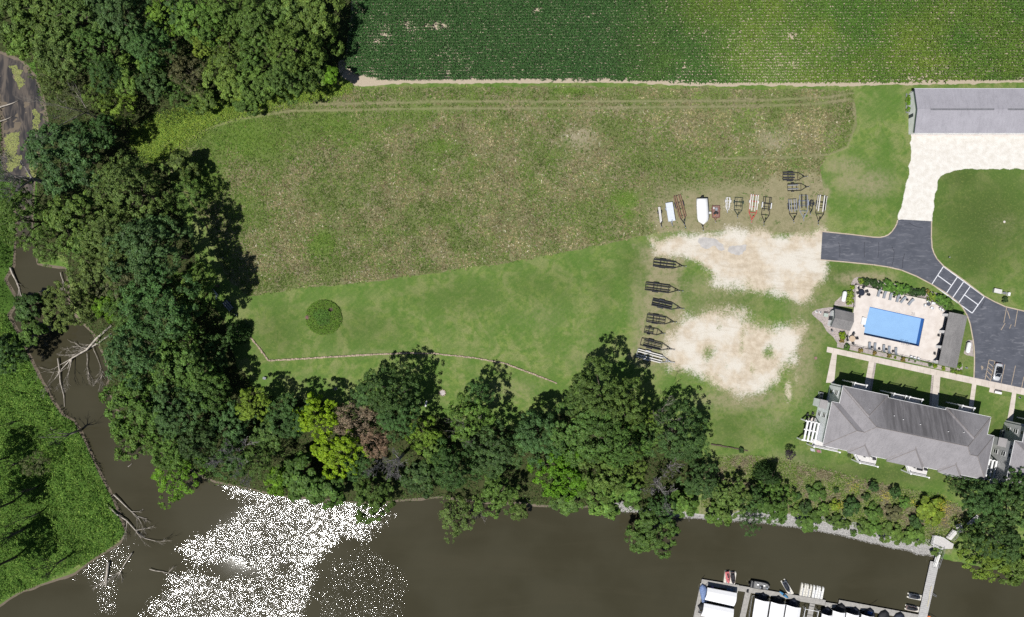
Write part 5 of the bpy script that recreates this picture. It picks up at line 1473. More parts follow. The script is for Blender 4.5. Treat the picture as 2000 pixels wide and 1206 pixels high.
# pergola patio pads
MB().prism(W([(1586, 815), (1596, 818), (1604, 826), (1600, 850), (1590, 850), (1579, 840), (1577, 824), (1581, 815)]), -.1, .04).build('patio_ground', M_CONC)['kind'] = 'structure'
MB().prism(W([(1937, 890), (1948, 893), (1962, 905), (1958, 930), (1944, 930), (1932, 915)]), -.1, .04).build('patio_ground', M_CONC)['kind'] = 'structure'

# storage building with a row of overhead doors
sb0 = P(1786, 260, 3.2)
sb = root('storage_building', 'long grey roofed storage building at the top right', 'building', (sb0.x, sb0.y, 0))
D_ = (P(1786, 173.5, 3.2) - sb0).y
LN = 46.0
MB().box(.35, LN - .35, .4, D_ - .4, -.3, 3.15).add([(.35, .4, 3.15), (.35, D_ - .4, 3.15), (.35, D_ / 2, 3.15 + (D_ / 2 - .4) * .22), (.45, .4, 3.15), (.45, D_ - .4, 3.15), (.45, D_ / 2, 3.15 + (D_ / 2 - .4) * .22)], [(0, 2, 1), (3, 4, 5), (0, 3, 5, 2), (1, 2, 5, 4)]).build('wall', M_SIDE_W, sb)
zr = 3.2 + D_ / 2 * .22
rm_ = MB()
for s0, s1 in ((0, D_ / 2), (D_, D_ / 2)):
    rm_.add([(0, s0, 3.2), (LN, s0, 3.2), (LN, s1, zr), (0, s1, zr), (0, s0, 3.06), (LN, s0, 3.06), (LN, s1, zr - .14), (0, s1, zr - .14)], [(0, 1, 2, 3), (7, 6, 5, 4), (0, 4, 5, 1), (3, 7, 4, 0), (1, 5, 6, 2)])
sroof = rm_.build('roof', M_SHING2, sb)
for a, b in ((3.4, 19.5), (23.0, 39.0)):
    MB().box(a, b, D_ / 2 - .2, D_ / 2 + .2, zr - .03, zr + .1).build('ridge_vent', mat('ridge_vent_grey', (.16, .16, .175), .8), sroof)
M_TRIM = mat('dark_trim', (.05, .06, .075), .6)
tr = MB()
for s0, s1 in ((0, D_ / 2), (D_, D_ / 2)):
    tr.bar((-.02, s0, 3.1), (-.02, s1, zr - .09), .1, .24)
tr.build('rake_trim', M_TRIM, sroof)
for v_ in (-.06, D_ + .06):
    MB().bar((0, v_, 3.12), (LN, v_, 3.10), .07, .10).build('gutter', M_WHITE, sroof)
for k in range(11):
    u = 2.0 + k * 4.0
    d = MB()
    for q in range(4):
        d.box(u, u + 3.0, .34, .39, .05 + q * .62, .63 + q * .62)
    d.build('overhead_door', M_WHITE, sb)
MB().box(.33, .36, 4.5, 5.4, .05, 2.1).build('door', M_TRIM, sb)
props(MB().prism([tuple(q) for q in W([(1779, 261.5), (2200, 261.5), (2200, 266.5), (1779, 266.5)])], -.1, .05).build('apron_ground', M_DECK), 'concrete apron before the storage building', None, None, 'structure')
M_RAILW = M_ALU
bd = root('raised_bed', 'small grey edged bed beside the storage building', 'raised bed', P(1774, 202))
f = MB()
for a, b in (((1769.5, 183.5), (1769.5, 221)), ((1769.5, 221), (1779, 221)), ((1769.5, 205), (1778, 205))):
    A, B = P(*a) - bd.location, P(*b) - bd.location
    f.bar((A.x, A.y, .18), (B.x, B.y, .18), .22, .4)
f.build('edging', M_ALU, bd)
MB().box(.4, .9, 2.2, 2.9, 0, 1.0).build('post', M_DECKW, bd)

# pool house (long shed along the deck)
def gable_house(name, label, loc, rz, u, v, ze, pitch, along_v, siding, shing, over=.5):
    g = root(name, label, 'building', loc, rz)
    o = over
    if along_v:
        zr = ze + u / 2 * pitch
        rf = MB()
        for s0, s1 in ((0, u / 2), (u, u / 2)):
            rf.add([(s0, 0, ze), (s0, v, ze), (s1, v, zr), (s1, 0, zr), (s0, 0, ze - .14), (s0, v, ze - .14), (s1, v, zr - .14), (s1, 0, zr - .14)], [(0, 1, 2, 3), (4, 7, 6, 5), (0, 4, 5, 1), (0, 3, 7, 4), (1, 5, 6, 2)])
        rf.build('roof', shing, g)
    else:
        zr = ze + v / 2 * pitch
        rf = MB()
        for s0, s1 in ((0, v / 2), (v, v / 2)):
            rf.add([(0, s0, ze), (u, s0, ze), (u, s1, zr), (0, s1, zr), (0, s0, ze - .14), (u, s0, ze - .14), (u, s1, zr - .14), (0, s1, zr - .14)], [(0, 1, 2, 3), (4, 7, 6, 5), (0, 4, 5, 1), (0, 3, 7, 4), (1, 5, 6, 2)])
        rf.build('roof', shing, g)
    return g, zr
b0 = P(1832.8, 712.5, 3.0)
ph, zr = gable_house('pool_house', 'long grey shingled pool house along the deck', (b0.x, b0.y, 0), R(-11.8), 4.75, 13.75, 3.0, .16, True, M_SIDE_W, M_SHING3)
MB().box(1.4, 4.4, .4, 13.35, -.2, 2.85).build('wall', M_SIDE_W, ph)
for v in (.6, 4.6, 8.6, 13.0):
    MB().box(.12, .42, v - .35, v + .35, 0, 2.86).build('column', M_WHITE, ph)
for v0, v1 in ((1.2, 4.0), (5.2, 8.0), (9.2, 12.4)):
    MB().box(1.32, 1.42, v0, v1, .1, 2.3).build('opening', M_GLASS, ph)
b0 = P(1623, 638.6, 3.0)
cb, zr = gable_house('pool_cabana', 'small gabled grey cabana at the pool end', (b0.x, b0.y, 0), R(-12.5), 5.0, 4.7, 3.0, .42, False, M_SIDE_A, M_SHING3)
MB().box(.35, 4.6, .35, 4.35, -.2, 2.87).add([(.35, .35, 2.87), (.35, 4.35, 2.87), (.35, 2.35, 2.87 + 2.0 * .42), (.5, .35, 2.87), (.5, 4.35, 2.87), (.5, 2.35, 2.87 + 2.0 * .42)], [(0, 2, 1), (3, 4, 5), (0, 3, 5, 2), (1, 2, 5, 4)]).build('wall', M_SIDE_A, cb)
tr = MB()
for s0 in (0, 4.7):
    tr.bar((-.03, s0, 2.9), (-.03, 2.35, zr - .1), .08, .22)
tr.build('rake_trim', M_TRIM, cb)
MB().box(.28, .36, 1.8, 2.8, .05, 2.1).build('door', M_TRIM, cb)

# ================================================================ pool area furniture
PR = R(-12)
def lounger_parts():
    fr, cu = MB(), MB()
    for s in (-.3, .3):
        fr.bar((s, -.95, .30), (s, .35, .30), .05, .06)
    for y_ in (-.9, -.2, .35):
        fr.bar((-.3, y_, .27), (.3, y_, .27), .05, .05)
    legs = [(s, y_) for s in (-.28, .28) for y_ in (-.88, .6)]
    cu.box(-.31, .31, -.97, .28, .335, .42)
    back = MB().add([(-.31, .28, .335), (.31, .28, .335), (.31, .98, .78), (-.31, .98, .78), (-.31, .24, .41), (.31, .24, .41), (.31, .93, .86), (-.31, .93, .86)], [(3, 2, 1, 0), (4, 5, 6, 7), (0, 1, 5, 4), (1, 2, 6, 5), (2, 3, 7, 6), (3, 0, 4, 7)])
    leg = MB().box(-.025, .025, -.025, .025, 0, .29)
    return [('frame', fr.mesh('frame', M_DARK), (0, 0, 0)), ('seat', cu.mesh('seat', M_GREYFAB), (0, 0, 0)), ('backrest', back.mesh('backrest', M_GREYFAB), (0, 0, 0))] + [('leg', leg.mesh('leg', M_DARK), (a, b, 0)) for a, b in legs]
def side_table_parts():
    return [('tabletop', MB().box(-.24, .24, -.24, .24, .42, .46).mesh('tabletop', M_DKFAB), (0, 0, 0)), ('base', MB().box(-.2, .2, -.2, .2, 0, .42, .04, .04).mesh('base', M_DARK), (0, 0, 0))]
def chair_parts(m_s, m_f):
    st = MB().box(-.25, .25, -.25, .25, .40, .47)
    bk = MB().add([(-.25, .22, .45), (.25, .22, .45), (.25, .34, .95), (-.25, .34, .95), (-.25, .27, .45), (.25, .27, .45), (.25, .39, .95), (-.25, .39, .95)], [(0, 1, 2, 3), (7, 6, 5, 4), (1, 0, 4, 5), (2, 1, 5, 6), (3, 2, 6, 7), (0, 3, 7, 4)])
    lg = MB().box(-.025, .025, -.025, .025, 0, .41)
    ar = MB().box(-.03, .03, -.25, .3, .62, .66)
    return [('seat', st.mesh('seat', m_s), (0, 0, 0)), ('backrest', bk.mesh('backrest', m_s), (0, 0, 0))] + [('leg', lg.mesh('leg', m_f), (a, b, 0)) for a in (-.22, .22) for b in (-.22, .22)] + [('armrest', ar.mesh('armrest', m_f), (a, 0, 0)) for a in (-.28, .28)]
def place(parts, name, label, cat, group, px, py, rz, z=0.07):
    g = P(px, py, z + .2)
    t = root(name, label, cat, (g.x, g.y, z), rz, group)
    for nm_, me, loc in parts:
        o = link(nm_, me, t)
        o.location = loc
    return t
LP, TP, CD, CW = lounger_parts(), side_table_parts(), chair_parts(M_DKFAB, M_DARK), chair_parts(M_TEAL, M_WHITE)
ordi = ['first', 'second', 'third', 'fourth', 'fifth', 'sixth', 'seventh', 'eighth', 'ninth', 'tenth', 'eleventh', 'twelfth']
for k, (hx, hy, fx_, fy_) in enumerate([(1717.5, 566, 1714.2, 579.5), (1728.7, 569.5, 1725.8, 583), (1740, 573.2, 1737.8, 586), (1754.4, 576.7, 1751.3, 590), (1766.8, 581, 1758.8, 591), (1782, 585.2, 1774, 595.5)]):
    place(LP, 'sun_lounger', f'{ordi[k]} grey sun lounger from the round dark table, above the pool', 'lounger', 'loungers above the pool', (hx + fx_) / 2, (hy + fy_) / 2, math.atan2(-(hy - fy_), hx - fx_) - math.pi / 2)
for k, (hx, hy, fx_, fy_) in enumerate([(1697, 682, 1698.2, 670), (1707.4, 683, 1708.9, 672), (1725, 687.5, 1726, 674.5), (1735.5, 690.3, 1736.6, 677.5), (1748.6, 693, 1749.6, 680)]):
    place(LP, 'sun_lounger', f'{ordi[k]} grey sun lounger from the cabana side, below the pool', 'lounger', 'loungers below the pool', (hx + fx_) / 2, (hy + fy_) / 2, math.atan2(-(hy - fy_), hx - fx_) - math.pi / 2)
for k, (a, b) in enumerate([(1720.8, 572.3), (1745.7, 580.2), (1757.5, 582.3), (1771.4, 586), (1702.2, 678.6), (1716.8, 681.4), (1730.3, 682.8), (1743.7, 686.4)]):
    place(TP, 'side_table', f'{ordi[k % 4]} dark side table of the row {"above" if k < 4 else "below"} the pool', 'table', 'side tables between loungers', a, b, PR + .1 * (k % 3))
def round_table(px, py, rad, m_top, label, umb=None):
    g = P(px, py, .7)
    t = root('patio_table', label, 'table', (g.x, g.y, .07), 0)
    MB().cyl((0, 0), rad, .66, .71, 24).build('tabletop', m_top, t)
    for k in range(4):
        a = k * 1.571 + .5
        MB().tube([(math.cos(a) * rad * .7, math.sin(a) * rad * .7, 0), (math.cos(a) * rad * .5, math.sin(a) * rad * .5, .66)], .03, 6).build('leg', M_DARK, t)
    return t
round_table(1682.7, 572, .82, mat('dark_glass_top', (.03, .035, .05), .15), 'round dark glass patio table at the upper deck corner')
round_table(1664.4, 662, .80, M_TAN, 'round tan patio table at the lower deck corner')
round_table(1814, 594.5, .5, mat('slate_top', (.09, .10, .12), .4), 'small slate patio table among white chairs')
cw = 0
for (tx, ty, lst, parts, col_, wh) in ((1682.7, 572, [(1676.6, 564.2), (1685.2, 562.4), (1674.2, 572.8), (1678, 579.8), (1690.8, 570), (1694.5, 575.8)], CD, 'dark', 'round dark table'),
                              (1664.4, 662, [(1654.2, 658.4), (1655, 664.6), (1665.6, 653), (1665, 670.5), (1671.5, 661)], CD, 'dark', 'round tan table'),
                              (1814, 594.7, [(1811, 589.6), (1805.8, 597), (1820.5, 593), (1818.5, 601.8)], CW, 'white', 'slate table')):
    for k, (a, b) in enumerate(lst):
        place(parts, 'patio_chair', f'{col_} patio chair, {ordi[k]} one round the {wh}', 'chair', 'patio chairs', a, b, math.atan2(-(b - ty), a - tx) - math.pi / 2 + random.uniform(-.3, .3))
for k, (a, b) in enumerate([(1835.5, 603.4), (1839.6, 605.8), (1778.5, 697), (1785, 699), (1792.5, 700.5), (1832.6, 655.5), (1824.8, 691)]):
    place(CW if k < 5 else CD, 'patio_chair', ['white chair by the bright shrubs', 'second white chair by the bright shrubs', 'white chair at the fence below the pool, first', 'white chair at the fence below the pool, middle', 'white chair at the fence below the pool, last', 'black chair before the pool house columns', 'grey chair before the lower pool house column'][k], 'chair', 'single chairs', a, b, PR + [2.2, 2.2, 0, 0, 0, 1.5, 1.5][k] + math.pi * (1 if 2 <= k < 5 else 0))
def tank(px0, py0, px1, py1, label):
    a, b = P(px0, py0, .8), P(px1, py1, .8)
    c_ = (a + b) / 2
    t = root('propane_tank', label, 'tank', (c_.x, c_.y, 0.02), math.atan2((b - a).y, (b - a).x))
    h = (b - a).length / 2
    rad = .54
    rings = []
    for x_, s in ((-h, .05), (-h + .06, .45), (-h + .2, .78), (-h + .45, 1), (h - .45, 1), (h - .2, .78), (h - .06, .45), (h, .05)):
        rings.append([(x_, math.cos(q * math.pi / 8) * rad * s, .75 + math.sin(q * math.pi / 8) * rad * s) for q in range(16)])
    MB().loft(rings).build('body', M_WHITE, t, True)
    MB().cyl((0, 0), .16, 1.25, 1.42, 12).build('valve_dome', M_WHITE, t)
    for s in (-h * .55, h * .55):
        MB().box(s - .12, s + .12, -.4, .4, 0, .35).build('saddle', M_KERB, t)
tank(1651.0, 568.6, 1646.8, 590, 'white gas tank on the left of the pool deck')
tank(1893.8, 668, 1889.6, 690, 'white gas tank on a stone pad by the parking lot')
# pool fence
def fence(pts, label, h=1.2):
    g = P(*pts[0])
    t = root('pool_fence', label, 'fence', (g.x, g.y, 0))
    w_ = [P(*q) - g for q in pts]
    for i in range(len(w_) - 1):
        a, b = w_[i], w_[i + 1]
        n = max(1, round((b - a).length / 2.4))
        mb = MB()
        for zz in (.25, h - .1):
            mb.bar(a + Vector((0, 0, zz)), b + Vector((0, 0, zz)), .03, .04)
        nb = int((b - a).length / .14)
        for k in range(nb):
            q = a.lerp(b, (k + .5) / nb)
            mb.box(q.x - .009, q.x + .009, q.y - .009, q.y + .009, .1, h)
        mb.build('panel', M_DARK, t)
        for k in range(n + (1 if i == len(w_) - 2 else 0)):
            q = a.lerp(b, k / n)
            MB().box(q.x - .035, q.x + .035, q.y - .035, q.y + .035, 0, h + .1).build('post', M_DARK, t)
fence([(1669.5, 556), (1740, 570.5), (1810, 585), (1832.5, 597.5), (1849, 610.5)], 'thin black fence along the upper edge of the pool deck')
fence([(1652.5, 672.5), (1700, 682.8), (1760, 696), (1829, 711)], 'thin black fence along the lower edge of the pool deck')
fence([(1669, 557), (1667, 580), (1666, 600)], 'thin black fence at the end of the pool deck by the tank')
# bits in the stone point beside the cabana
def ac_unit(px, py, label, w=.9, h=.85, rz=0, m=M_ALU, z=0):
    g = P(px, py, h)
    t = root('cooling_unit', label, 'cooling unit', (g.x, g.y, z), rz, 'cooling units')
    MB().box(-w / 2, w / 2, -w / 2, w / 2, .06, h - .05).box(-w / 2 - .06, w / 2 + .06, -w / 2 - .06, w / 2 + .06, 0, .06).build('case', m, t)
    MB().cyl((0, 0), w * .4, h - .05, h, 16).build('fan_guard', M_DARK, t)
    for k in range(4):
        MB().bar((0, 0, h + .012), (math.cos(k * 1.57) * w * .38, math.sin(k * 1.57) * w * .38, h + .012), .05, .02).build('guard_bar', M_ALU, t)
ac_unit(1604.8, 770.5, 'upper cooling unit against the condo end wall', rz=PR)
ac_unit(1603.6, 778, 'lower cooling unit against the condo end wall', rz=PR)
ac_unit(1961.5, 844.5, 'upper cooling unit at the neighbouring condo wall', rz=PR)
ac_unit(1960, 852.5, 'lower cooling unit at the neighbouring condo wall', rz=PR)
ac_unit(1596, 609.3, 'first small white unit on the stone point', .4, .45, PR, M_WHITE)
ac_unit(1603, 610.6, 'second small white unit on the stone point', .4, .45, PR, M_WHITE)
g = P(1612, 615)
t = root('equipment_pad', 'pale green lid and dark pipes beside the cabana', 'equipment', (g.x, g.y, 0.02), PR)
MB().box(-.55, .55, -.55, .35, 0, .5).build('lid', mat('pale_green_plastic', (.40, .45, .41), .6), t)
MB().bar((-.5, .6, .6), (.6, .6, .6), .1).bar((.6, .6, .6), (1.1, 1.4, .6), .1).bar((-.5, .6, 0), (-.5, .6, .6), .1).bar((1.1, 1.4, 0), (1.1, 1.4, .6), .1).build('pipe', M_DARK, t)
g = P(1624.5, 647)
t = root('pump', 'small pump on the stones below the cabana', 'pump', (g.x, g.y, 0.02), PR)
MB().cyl((0, 0), .2, 0, .5, 12).build('motor', M_ALU, t)
MB().box(-.35, -.1, .1, .5, 0, .4).build('valve', M_DARK, t)

# ================================================================ condo furniture
ZB = 3.1
def at_condo(c, u, v, z):
    a = c.rotation_euler.z
    return Vector((c.location.x + u * math.cos(a) - v * math.sin(a), c.location.y + u * math.sin(a) + v * math.cos(a), z))
def put(parts, name, label, cat, group, c, u, v, z, rz):
    g = at_condo(c, u, v, z)
    t = root(name, label, cat, g, rz, group)
    for nm_, me, loc in parts:
        o = link(nm_, me, t); o.location = loc
    return t
for k, (u, v, rz) in enumerate([(13.2, -.9, 1.5), (13.9, -.5, .4), (14.9, -.6, -.3), (15.6, -1.1, -1.4)]):
    put(CD, 'patio_chair', f'black chair on the first open balcony, {ordi[k]} from the bay', 'chair', 'balcony chairs', condo_a, u, v, ZB, PR + rz)
for k, (u, v, rz) in enumerate([(26.3, -1.0, 1.5), (29.0, -1.0, -1.5), (27.5, -.2, 0), (28.3, -.2, 0)]):
    put(CW if k > 1 else CD, 'patio_chair', f'balcony chair round the dark low table, {ordi[k]}', 'chair', 'balcony chairs', condo_a, u, v, ZB, PR + rz)
g = at_condo(condo_a, 27.7, -1.2, ZB)
t = root('low_table', 'dark low table on the second open balcony', 'table', g, PR)
MB().box(-.75, .75, -.4, .4, .38, .44).build('tabletop', M_DARK, t)
for a in (-.65, .65):
    for b in (-.3, .3):
        MB().box(a - .03, a + .03, b - .03, b + .03, 0, .38).build('leg', M_DARK, t)
g = at_condo(condo_a, 2.6, -.5, ZB)
t = root('kettle_grill', 'small black grill on the corner balcony', 'grill', g, PR)
MB().cyl((0, 0), .22, .5, .7, 12, .3).cyl((0, 0), .3, .7, .95, 12, .12).build('kettle', M_DARK, t)
for k in range(3):
    MB().tube([(math.cos(k * 2.1) * .28, math.sin(k * 2.1) * .28, 0), (math.cos(k * 2.1) * .15, math.sin(k * 2.1) * .15, .5)], .02, 5).build('leg', M_DARK, t)
for k, (u, v) in enumerate(((-1.9, 6.2), (-.8, 5.8), (-1.7, 5.2), (-.6, 6.9))):
    put(CD, 'patio_chair', f'dark wicker chair above the pergola, {ordi[k]}', 'chair', 'pergola chairs', condo_a, u, v, .05, PR + k)
for k, (u, v) in enumerate(((-1.9, 6.0), (-.8, 5.6), (-1.2, 6.8))):
    put(CD, 'patio_chair', f'shaded wicker chair at the neighbouring pergola, {ordi[k]}', 'chair', 'pergola chairs', condo_b, u, v, .05, PR + k)
# flags
M_FLAG_W = mat('white_flag_cloth', (.72, .72, .74), .9)
M_FLAG_R = mat('red_flag_cloth', (.50, .22, .24), .9)
for k, (px, py, m, lab) in enumerate(((1601, 890, M_FLAG_W, 'white flag on a staff at the condo corner'), (1612.5, 889, M_FLAG_R, 'red and white flag on a staff at the condo corner'))):
    g = at_condo(condo_a, .2 + k * 1.6, -1.3, 3.6)
    t = root('flag', lab, 'flag', g, PR)
    MB().tube([(0, 0, 0), (0, -1.1, .7)], .025, 6).build('staff', M_WHITE, t)
    f = MB()
    for q in range(5):
        f.add([(-q * .22, -1.05, .65 + .05 * math.sin(q)), (-q * .22 - .22, -1.05 + .06 * math.sin(q * 2), .62 + .05 * math.sin(q + 1)), (-q * .22 - .22, -.45, .1 + .05 * math.sin(q + 1)), (-q * .22, -.45, .1 + .05 * math.sin(q))], [(0, 1, 2, 3)])
    f.build('cloth', m, t)
# ================================================================ trailers
M_TIRE = mat('tyre_rubber', (.025, .025, .026), .85, var=.2)
M_RIMW = mat('white_rim', (.62, .62, .63), .5)
M_BLK = mat('black_frame_paint', (.018, .019, .022), .45, .2, var=.2)
M_BLUEBLK = mat('dark_navy_frame', (.028, .034, .048), .45, .2, var=.2)
M_GRN = mat('dark_green_frame', (.03, .05, .04), .5, .2, var=.2)
M_RED = mat('red_frame_paint', (.52, .07, .07), .5, var=.15)
M_SIL = mat('silver_frame', (.42, .45, .52), .4, .5, var=.12)
M_WHP = mat('white_frame_paint', (.62, .62, .62), .5, var=.1)
M_BROWN = mat('brown_carpet', (.24, .14, .09), .95, var=.2, scale=6)
M_DKCARP = mat('charcoal_carpet', (.035, .035, .04), .95, var=.2, scale=6)
M_GRCARP = mat('grey_carpet', (.26, .27, .30), .95, var=.15, scale=6)
M_WBUNK = mat('weathered_white_bunk', (.60, .58, .55), .9, var=.12, scale=4)
WHEEL_T = MB(); WHEEL_R = MB()
for w_, mb in (((.31, .11), WHEEL_T), ((.19, .115), WHEEL_R)):
    rad, hw = w_
    n = 16
    mb.add([(s * hw, rad * math.cos(6.283 * k / n) * q, rad * math.sin(6.283 * k / n) * q) for s, q in ((-1, .8), (-.75, 1), (.75, 1), (1, .8)) for k in range(n)],
           [(i * n + k, i * n + (k + 1) % n, (i + 1) * n + (k + 1) % n, (i + 1) * n + k) for i in range(3) for k in range(n)] + [tuple(range(n - 1, -1, -1)), tuple(range(3 * n, 4 * n))])
ME_TIRE, ME_RIM = WHEEL_T.mesh('tyre', M_TIRE, False), WHEEL_R.mesh('rim', M_RIMW)
def wheel(t, x, y, z=.31, s=1.0):
    o = link('wheel', ME_TIRE, t); o.location = (x, y, z); o.scale = (s, s, s)
    link('rim', ME_RIM, o)
def trailer(rx, ry, tx, ty, wpx, label, frame, bunk, nb=2, axles=1, fender=None, style='bunk', bl=(.0, .78), bw=.1):
    """rear centre and tongue tip in pixels; local y runs from the rear to the tongue"""
    a, b = P(rx, ry, .5), P(tx, ty, .5)
    d = b - a
    Ln, w = d.length, wpx / S
    t = root('boat_trailer', label, 'trailer', (a.x, a.y, 0.02), math.atan2(d.y, d.x) - math.pi / 2, 'trailers parked on the grass')
    hw = w / 2 - .26
    zf = .48
    s = Ln * .62
    # frame rails, tongue, cross members
    f = MB()
    for q in (-1, 1):
        f.bar((q * hw, .1, zf), (q * hw, s, zf), .13, .12)
        f.bar((q * hw, s, zf), (0, Ln * .88, zf), .12, .1)
    f.bar((0, Ln * .84, zf), (0, Ln, zf + .03), .1, .1)
    f.build('frame', frame, t)
    for k in range(4):
        yy = .12 + (s - .12) * k / 3
        MB().bar((-hw - .02, yy, zf - .07), (hw + .02, yy, zf - .07), .11, .07).build('cross_member', frame, t)
    # bunks
    if style != 'flat':
        xs = {2: (-hw * .55, hw * .55), 4: (-hw * .95, -hw * .4, hw * .4, hw * .95), 3: (-hw * .8, 0, hw * .8)}[nb]
        for x_ in xs:
            MB().box(x_ - bw, x_ + bw, Ln * bl[0], Ln * bl[1] - (.3 if abs(x_) > hw * .8 else 0), zf + .2, zf + .27).build('bunk', bunk, t)
            for yy in (Ln * (bl[0] + .08), Ln * (bl[1] - .14)):
                MB().box(x_ - .035, x_ + .035, yy - .04, yy + .04, zf + .04, zf + .2).build('bunk_bracket', frame, t)
    # axles, wheels, mudguards
    for k in range(axles):
        y0 = Ln * .24 + k * .78
        MB().bar((-w / 2 + .1, y0, .31), (w / 2 - .1, y0, .31), .07).build('axle', frame, t)
        for q in (-1, 1):
            wheel(t, q * (w / 2 - .11), y0)
    for q in (-1, 1):
        fd = MB()
        y0, y1 = Ln * .24 - .42, Ln * .24 + (axles - 1) * .78 + .42
        xa, xb = q * (w / 2 - .24), q * (w / 2 + .02)
        xa, xb = min(xa, xb), max(xa, xb)
        fd.loft([[(xa, y_, z_), (xb, y_, z_), (xb, y_, z_ + .03), (xa, y_, z_ + .03)] for y_, z_ in ((y0, .42), (y0 + .12, .63), (y0 + .25, .70), (y1 - .25, .70), (y1 - .12, .63), (y1, .42))])
        fd.build('mudguard', fender or frame, t)
    # winch stand, jack, coupler, guide posts
    MB().bar((0, Ln * .80, zf), (0, Ln * .77, zf + .65), .08).box(-.12, .12, Ln * .755, Ln * .785, zf + .55, zf + .8).build('winch_stand', frame, t)
    MB().cyl((.14, Ln * .9), .035, 0.02, zf + .4, 8).box(.07, .21, Ln * .89, Ln * .91, zf - .05, zf + .1).build('jack', M_SIL, t)
    MB().box(-.07, .07, Ln - .16, Ln + .06, zf - .02, zf + .1).build('coupler', M_SIL, t)
    if style == 'guide':
        for q in (-1, 1):
            MB().bar((q * (hw + .12), .3, zf), (q * (hw + .12), .3, zf + .8), .05).build('guide_post', M_WHITE, t)
            MB().box(q * (hw + .1) - .06, q * (hw + .1) + .06, .15, Ln * .5, zf + .28, zf + .36).build('side_bunk', bunk, t)
    return t, Ln, w, hw, zf
trailer(1287, 405, 1292, 444, 8, 'narrow trailer with two weathered white bunks, at the far end of the row', M_BLK, M_WBUNK, 2, 1, bw=.13)
trailer(1321.7, 381.7, 1338.9, 445.4, 17, 'long dark trailer with brown carpet bunks beside the white flat trailer', M_BLUEBLK, M_BROWN, 4, 2, bl=(.0, .72))
trailer(1422.4, 385.5, 1420.5, 416, 11.5, 'small white trailer between the junk trailer and green one', M_WHP, M_WBUNK, 2, 1)
trailer(1443.3, 385.5, 1440.5, 426, 19, 'dark green bare frame trailer in the row', M_GRN, M_BLK, 2, 1, bl=(.1, .5), bw=.05)
trailer(1473.7, 380.8, 1467.7, 436.9, 18.5, 'red trailer with white bunks', M_RED, M_WBUNK, 4, 1, fender=M_WHP, bl=(.0, .56), bw=.12)
trailer(1499.4, 384.6, 1491.8, 441.6, 19, 'black trailer with white mudguards beside the red one', M_BLK, M_DKCARP, 2, 2, fender=M_WHP, bl=(.02, .5))
trailer(1546.9, 388.4, 1550.7, 435.9, 18.5, 'black trailer with grey bunks left of the galvanised one', M_BLK, M_GRCARP, 4, 2, bl=(.02, .55))
trailer(1569.3, 380.8, 1569.7, 432, 19, 'galvanised silver trailer with black bunks', M_SIL, M_DKCARP, 2, 2, fender=M_SIL, bl=(.0, .5), bw=.14)
trailer(1585.9, 391, 1582.4, 419.8, 10, 'small dark trailer squeezed beside the galvanised one', M_BLUEBLK, M_DKCARP, 2, 1, bl=(0, .4))
trailer(1605.8, 381.8, 1598, 439.7, 19.5, 'black trailer with long white bunks at the lawn end of the row', M_BLK, M_WBUNK, 2, 2, bl=(.0, .55), bw=.13, style='guide')
trailer(1528.3, 344.7, 1577, 345, 19, 'upper sideways trailer with dark boards above the row', M_BLK, M_DKCARP, 4, 2, bl=(.0, .48), bw=.16)
trailer(1537.8, 366.5, 1581, 365, 17.5, 'lower sideways trailer with grey bunks above the row', M_BLK, M_GRCARP, 2, 1, bl=(.0, .48))
trailer(1275.4, 513, 1340, 520.8, 18, 'black trailer nearest the tan gravel lot in the side column', M_BLK, M_DKCARP, 3, 2, bl=(.0, .68), bw=.12, style='guide')
trailer(1259.8, 559, 1334, 569, 19, 'longest black trailer, second of the side column', M_BLK, M_DKCARP, 4, 2, bl=(.02, .66), bw=.1)
trailer(1273, 590, 1336, 604, 17, 'charcoal trailer, third of the side column', M_BLUEBLK, M_DKCARP, 4, 2, bl=(.0, .62), bw=.13)
trailer(1262.5, 621, 1321.6, 630, 18.5, 'black trailer with silver axle beams, fourth of the side column', M_BLK, M_DKCARP, 3, 2, bl=(.02, .6), style='guide')
trailer(1258, 643.8, 1298.8, 652.5, 16, 'smallest black trailer of the side column', M_BLK, M_DKCARP, 2, 1, bl=(.05, .45))
trailer(1251, 667.6, 1317.4, 684, 18, 'black trailer above the silver one in the side column', M_BLK, M_DKCARP, 4, 2, bl=(.08, .62))
trailer(1243.4, 689, 1317.4, 709, 19, 'silver trailer with white boards, last of the side column', M_SIL, M_WBUNK, 4, 2, fender=M_SIL, bl=(.02, .68), bw=.13)
# white flat-topped trailer
t, Ln, w, hw, zf = trailer(1305.8, 396.6, 1313, 441.6, 16, 'white flat topped trailer in the row', M_SIL, M_WBUNK, style='flat', fender=M_SIL)
MB().box(-w / 2 + .18, w / 2 - .18, .0, Ln * .8, zf + .08, zf + .55).build('bed_box', mat('pale_grey_cover', (.58, .62, .68), .6, var=.04), t)
for k in range(5):
    MB().box(-w / 2 + .2, w / 2 - .2, .3 + k * .9, .36 + k * .9, zf + .55, zf + .58).build('cover_rib', M_WHP, t)
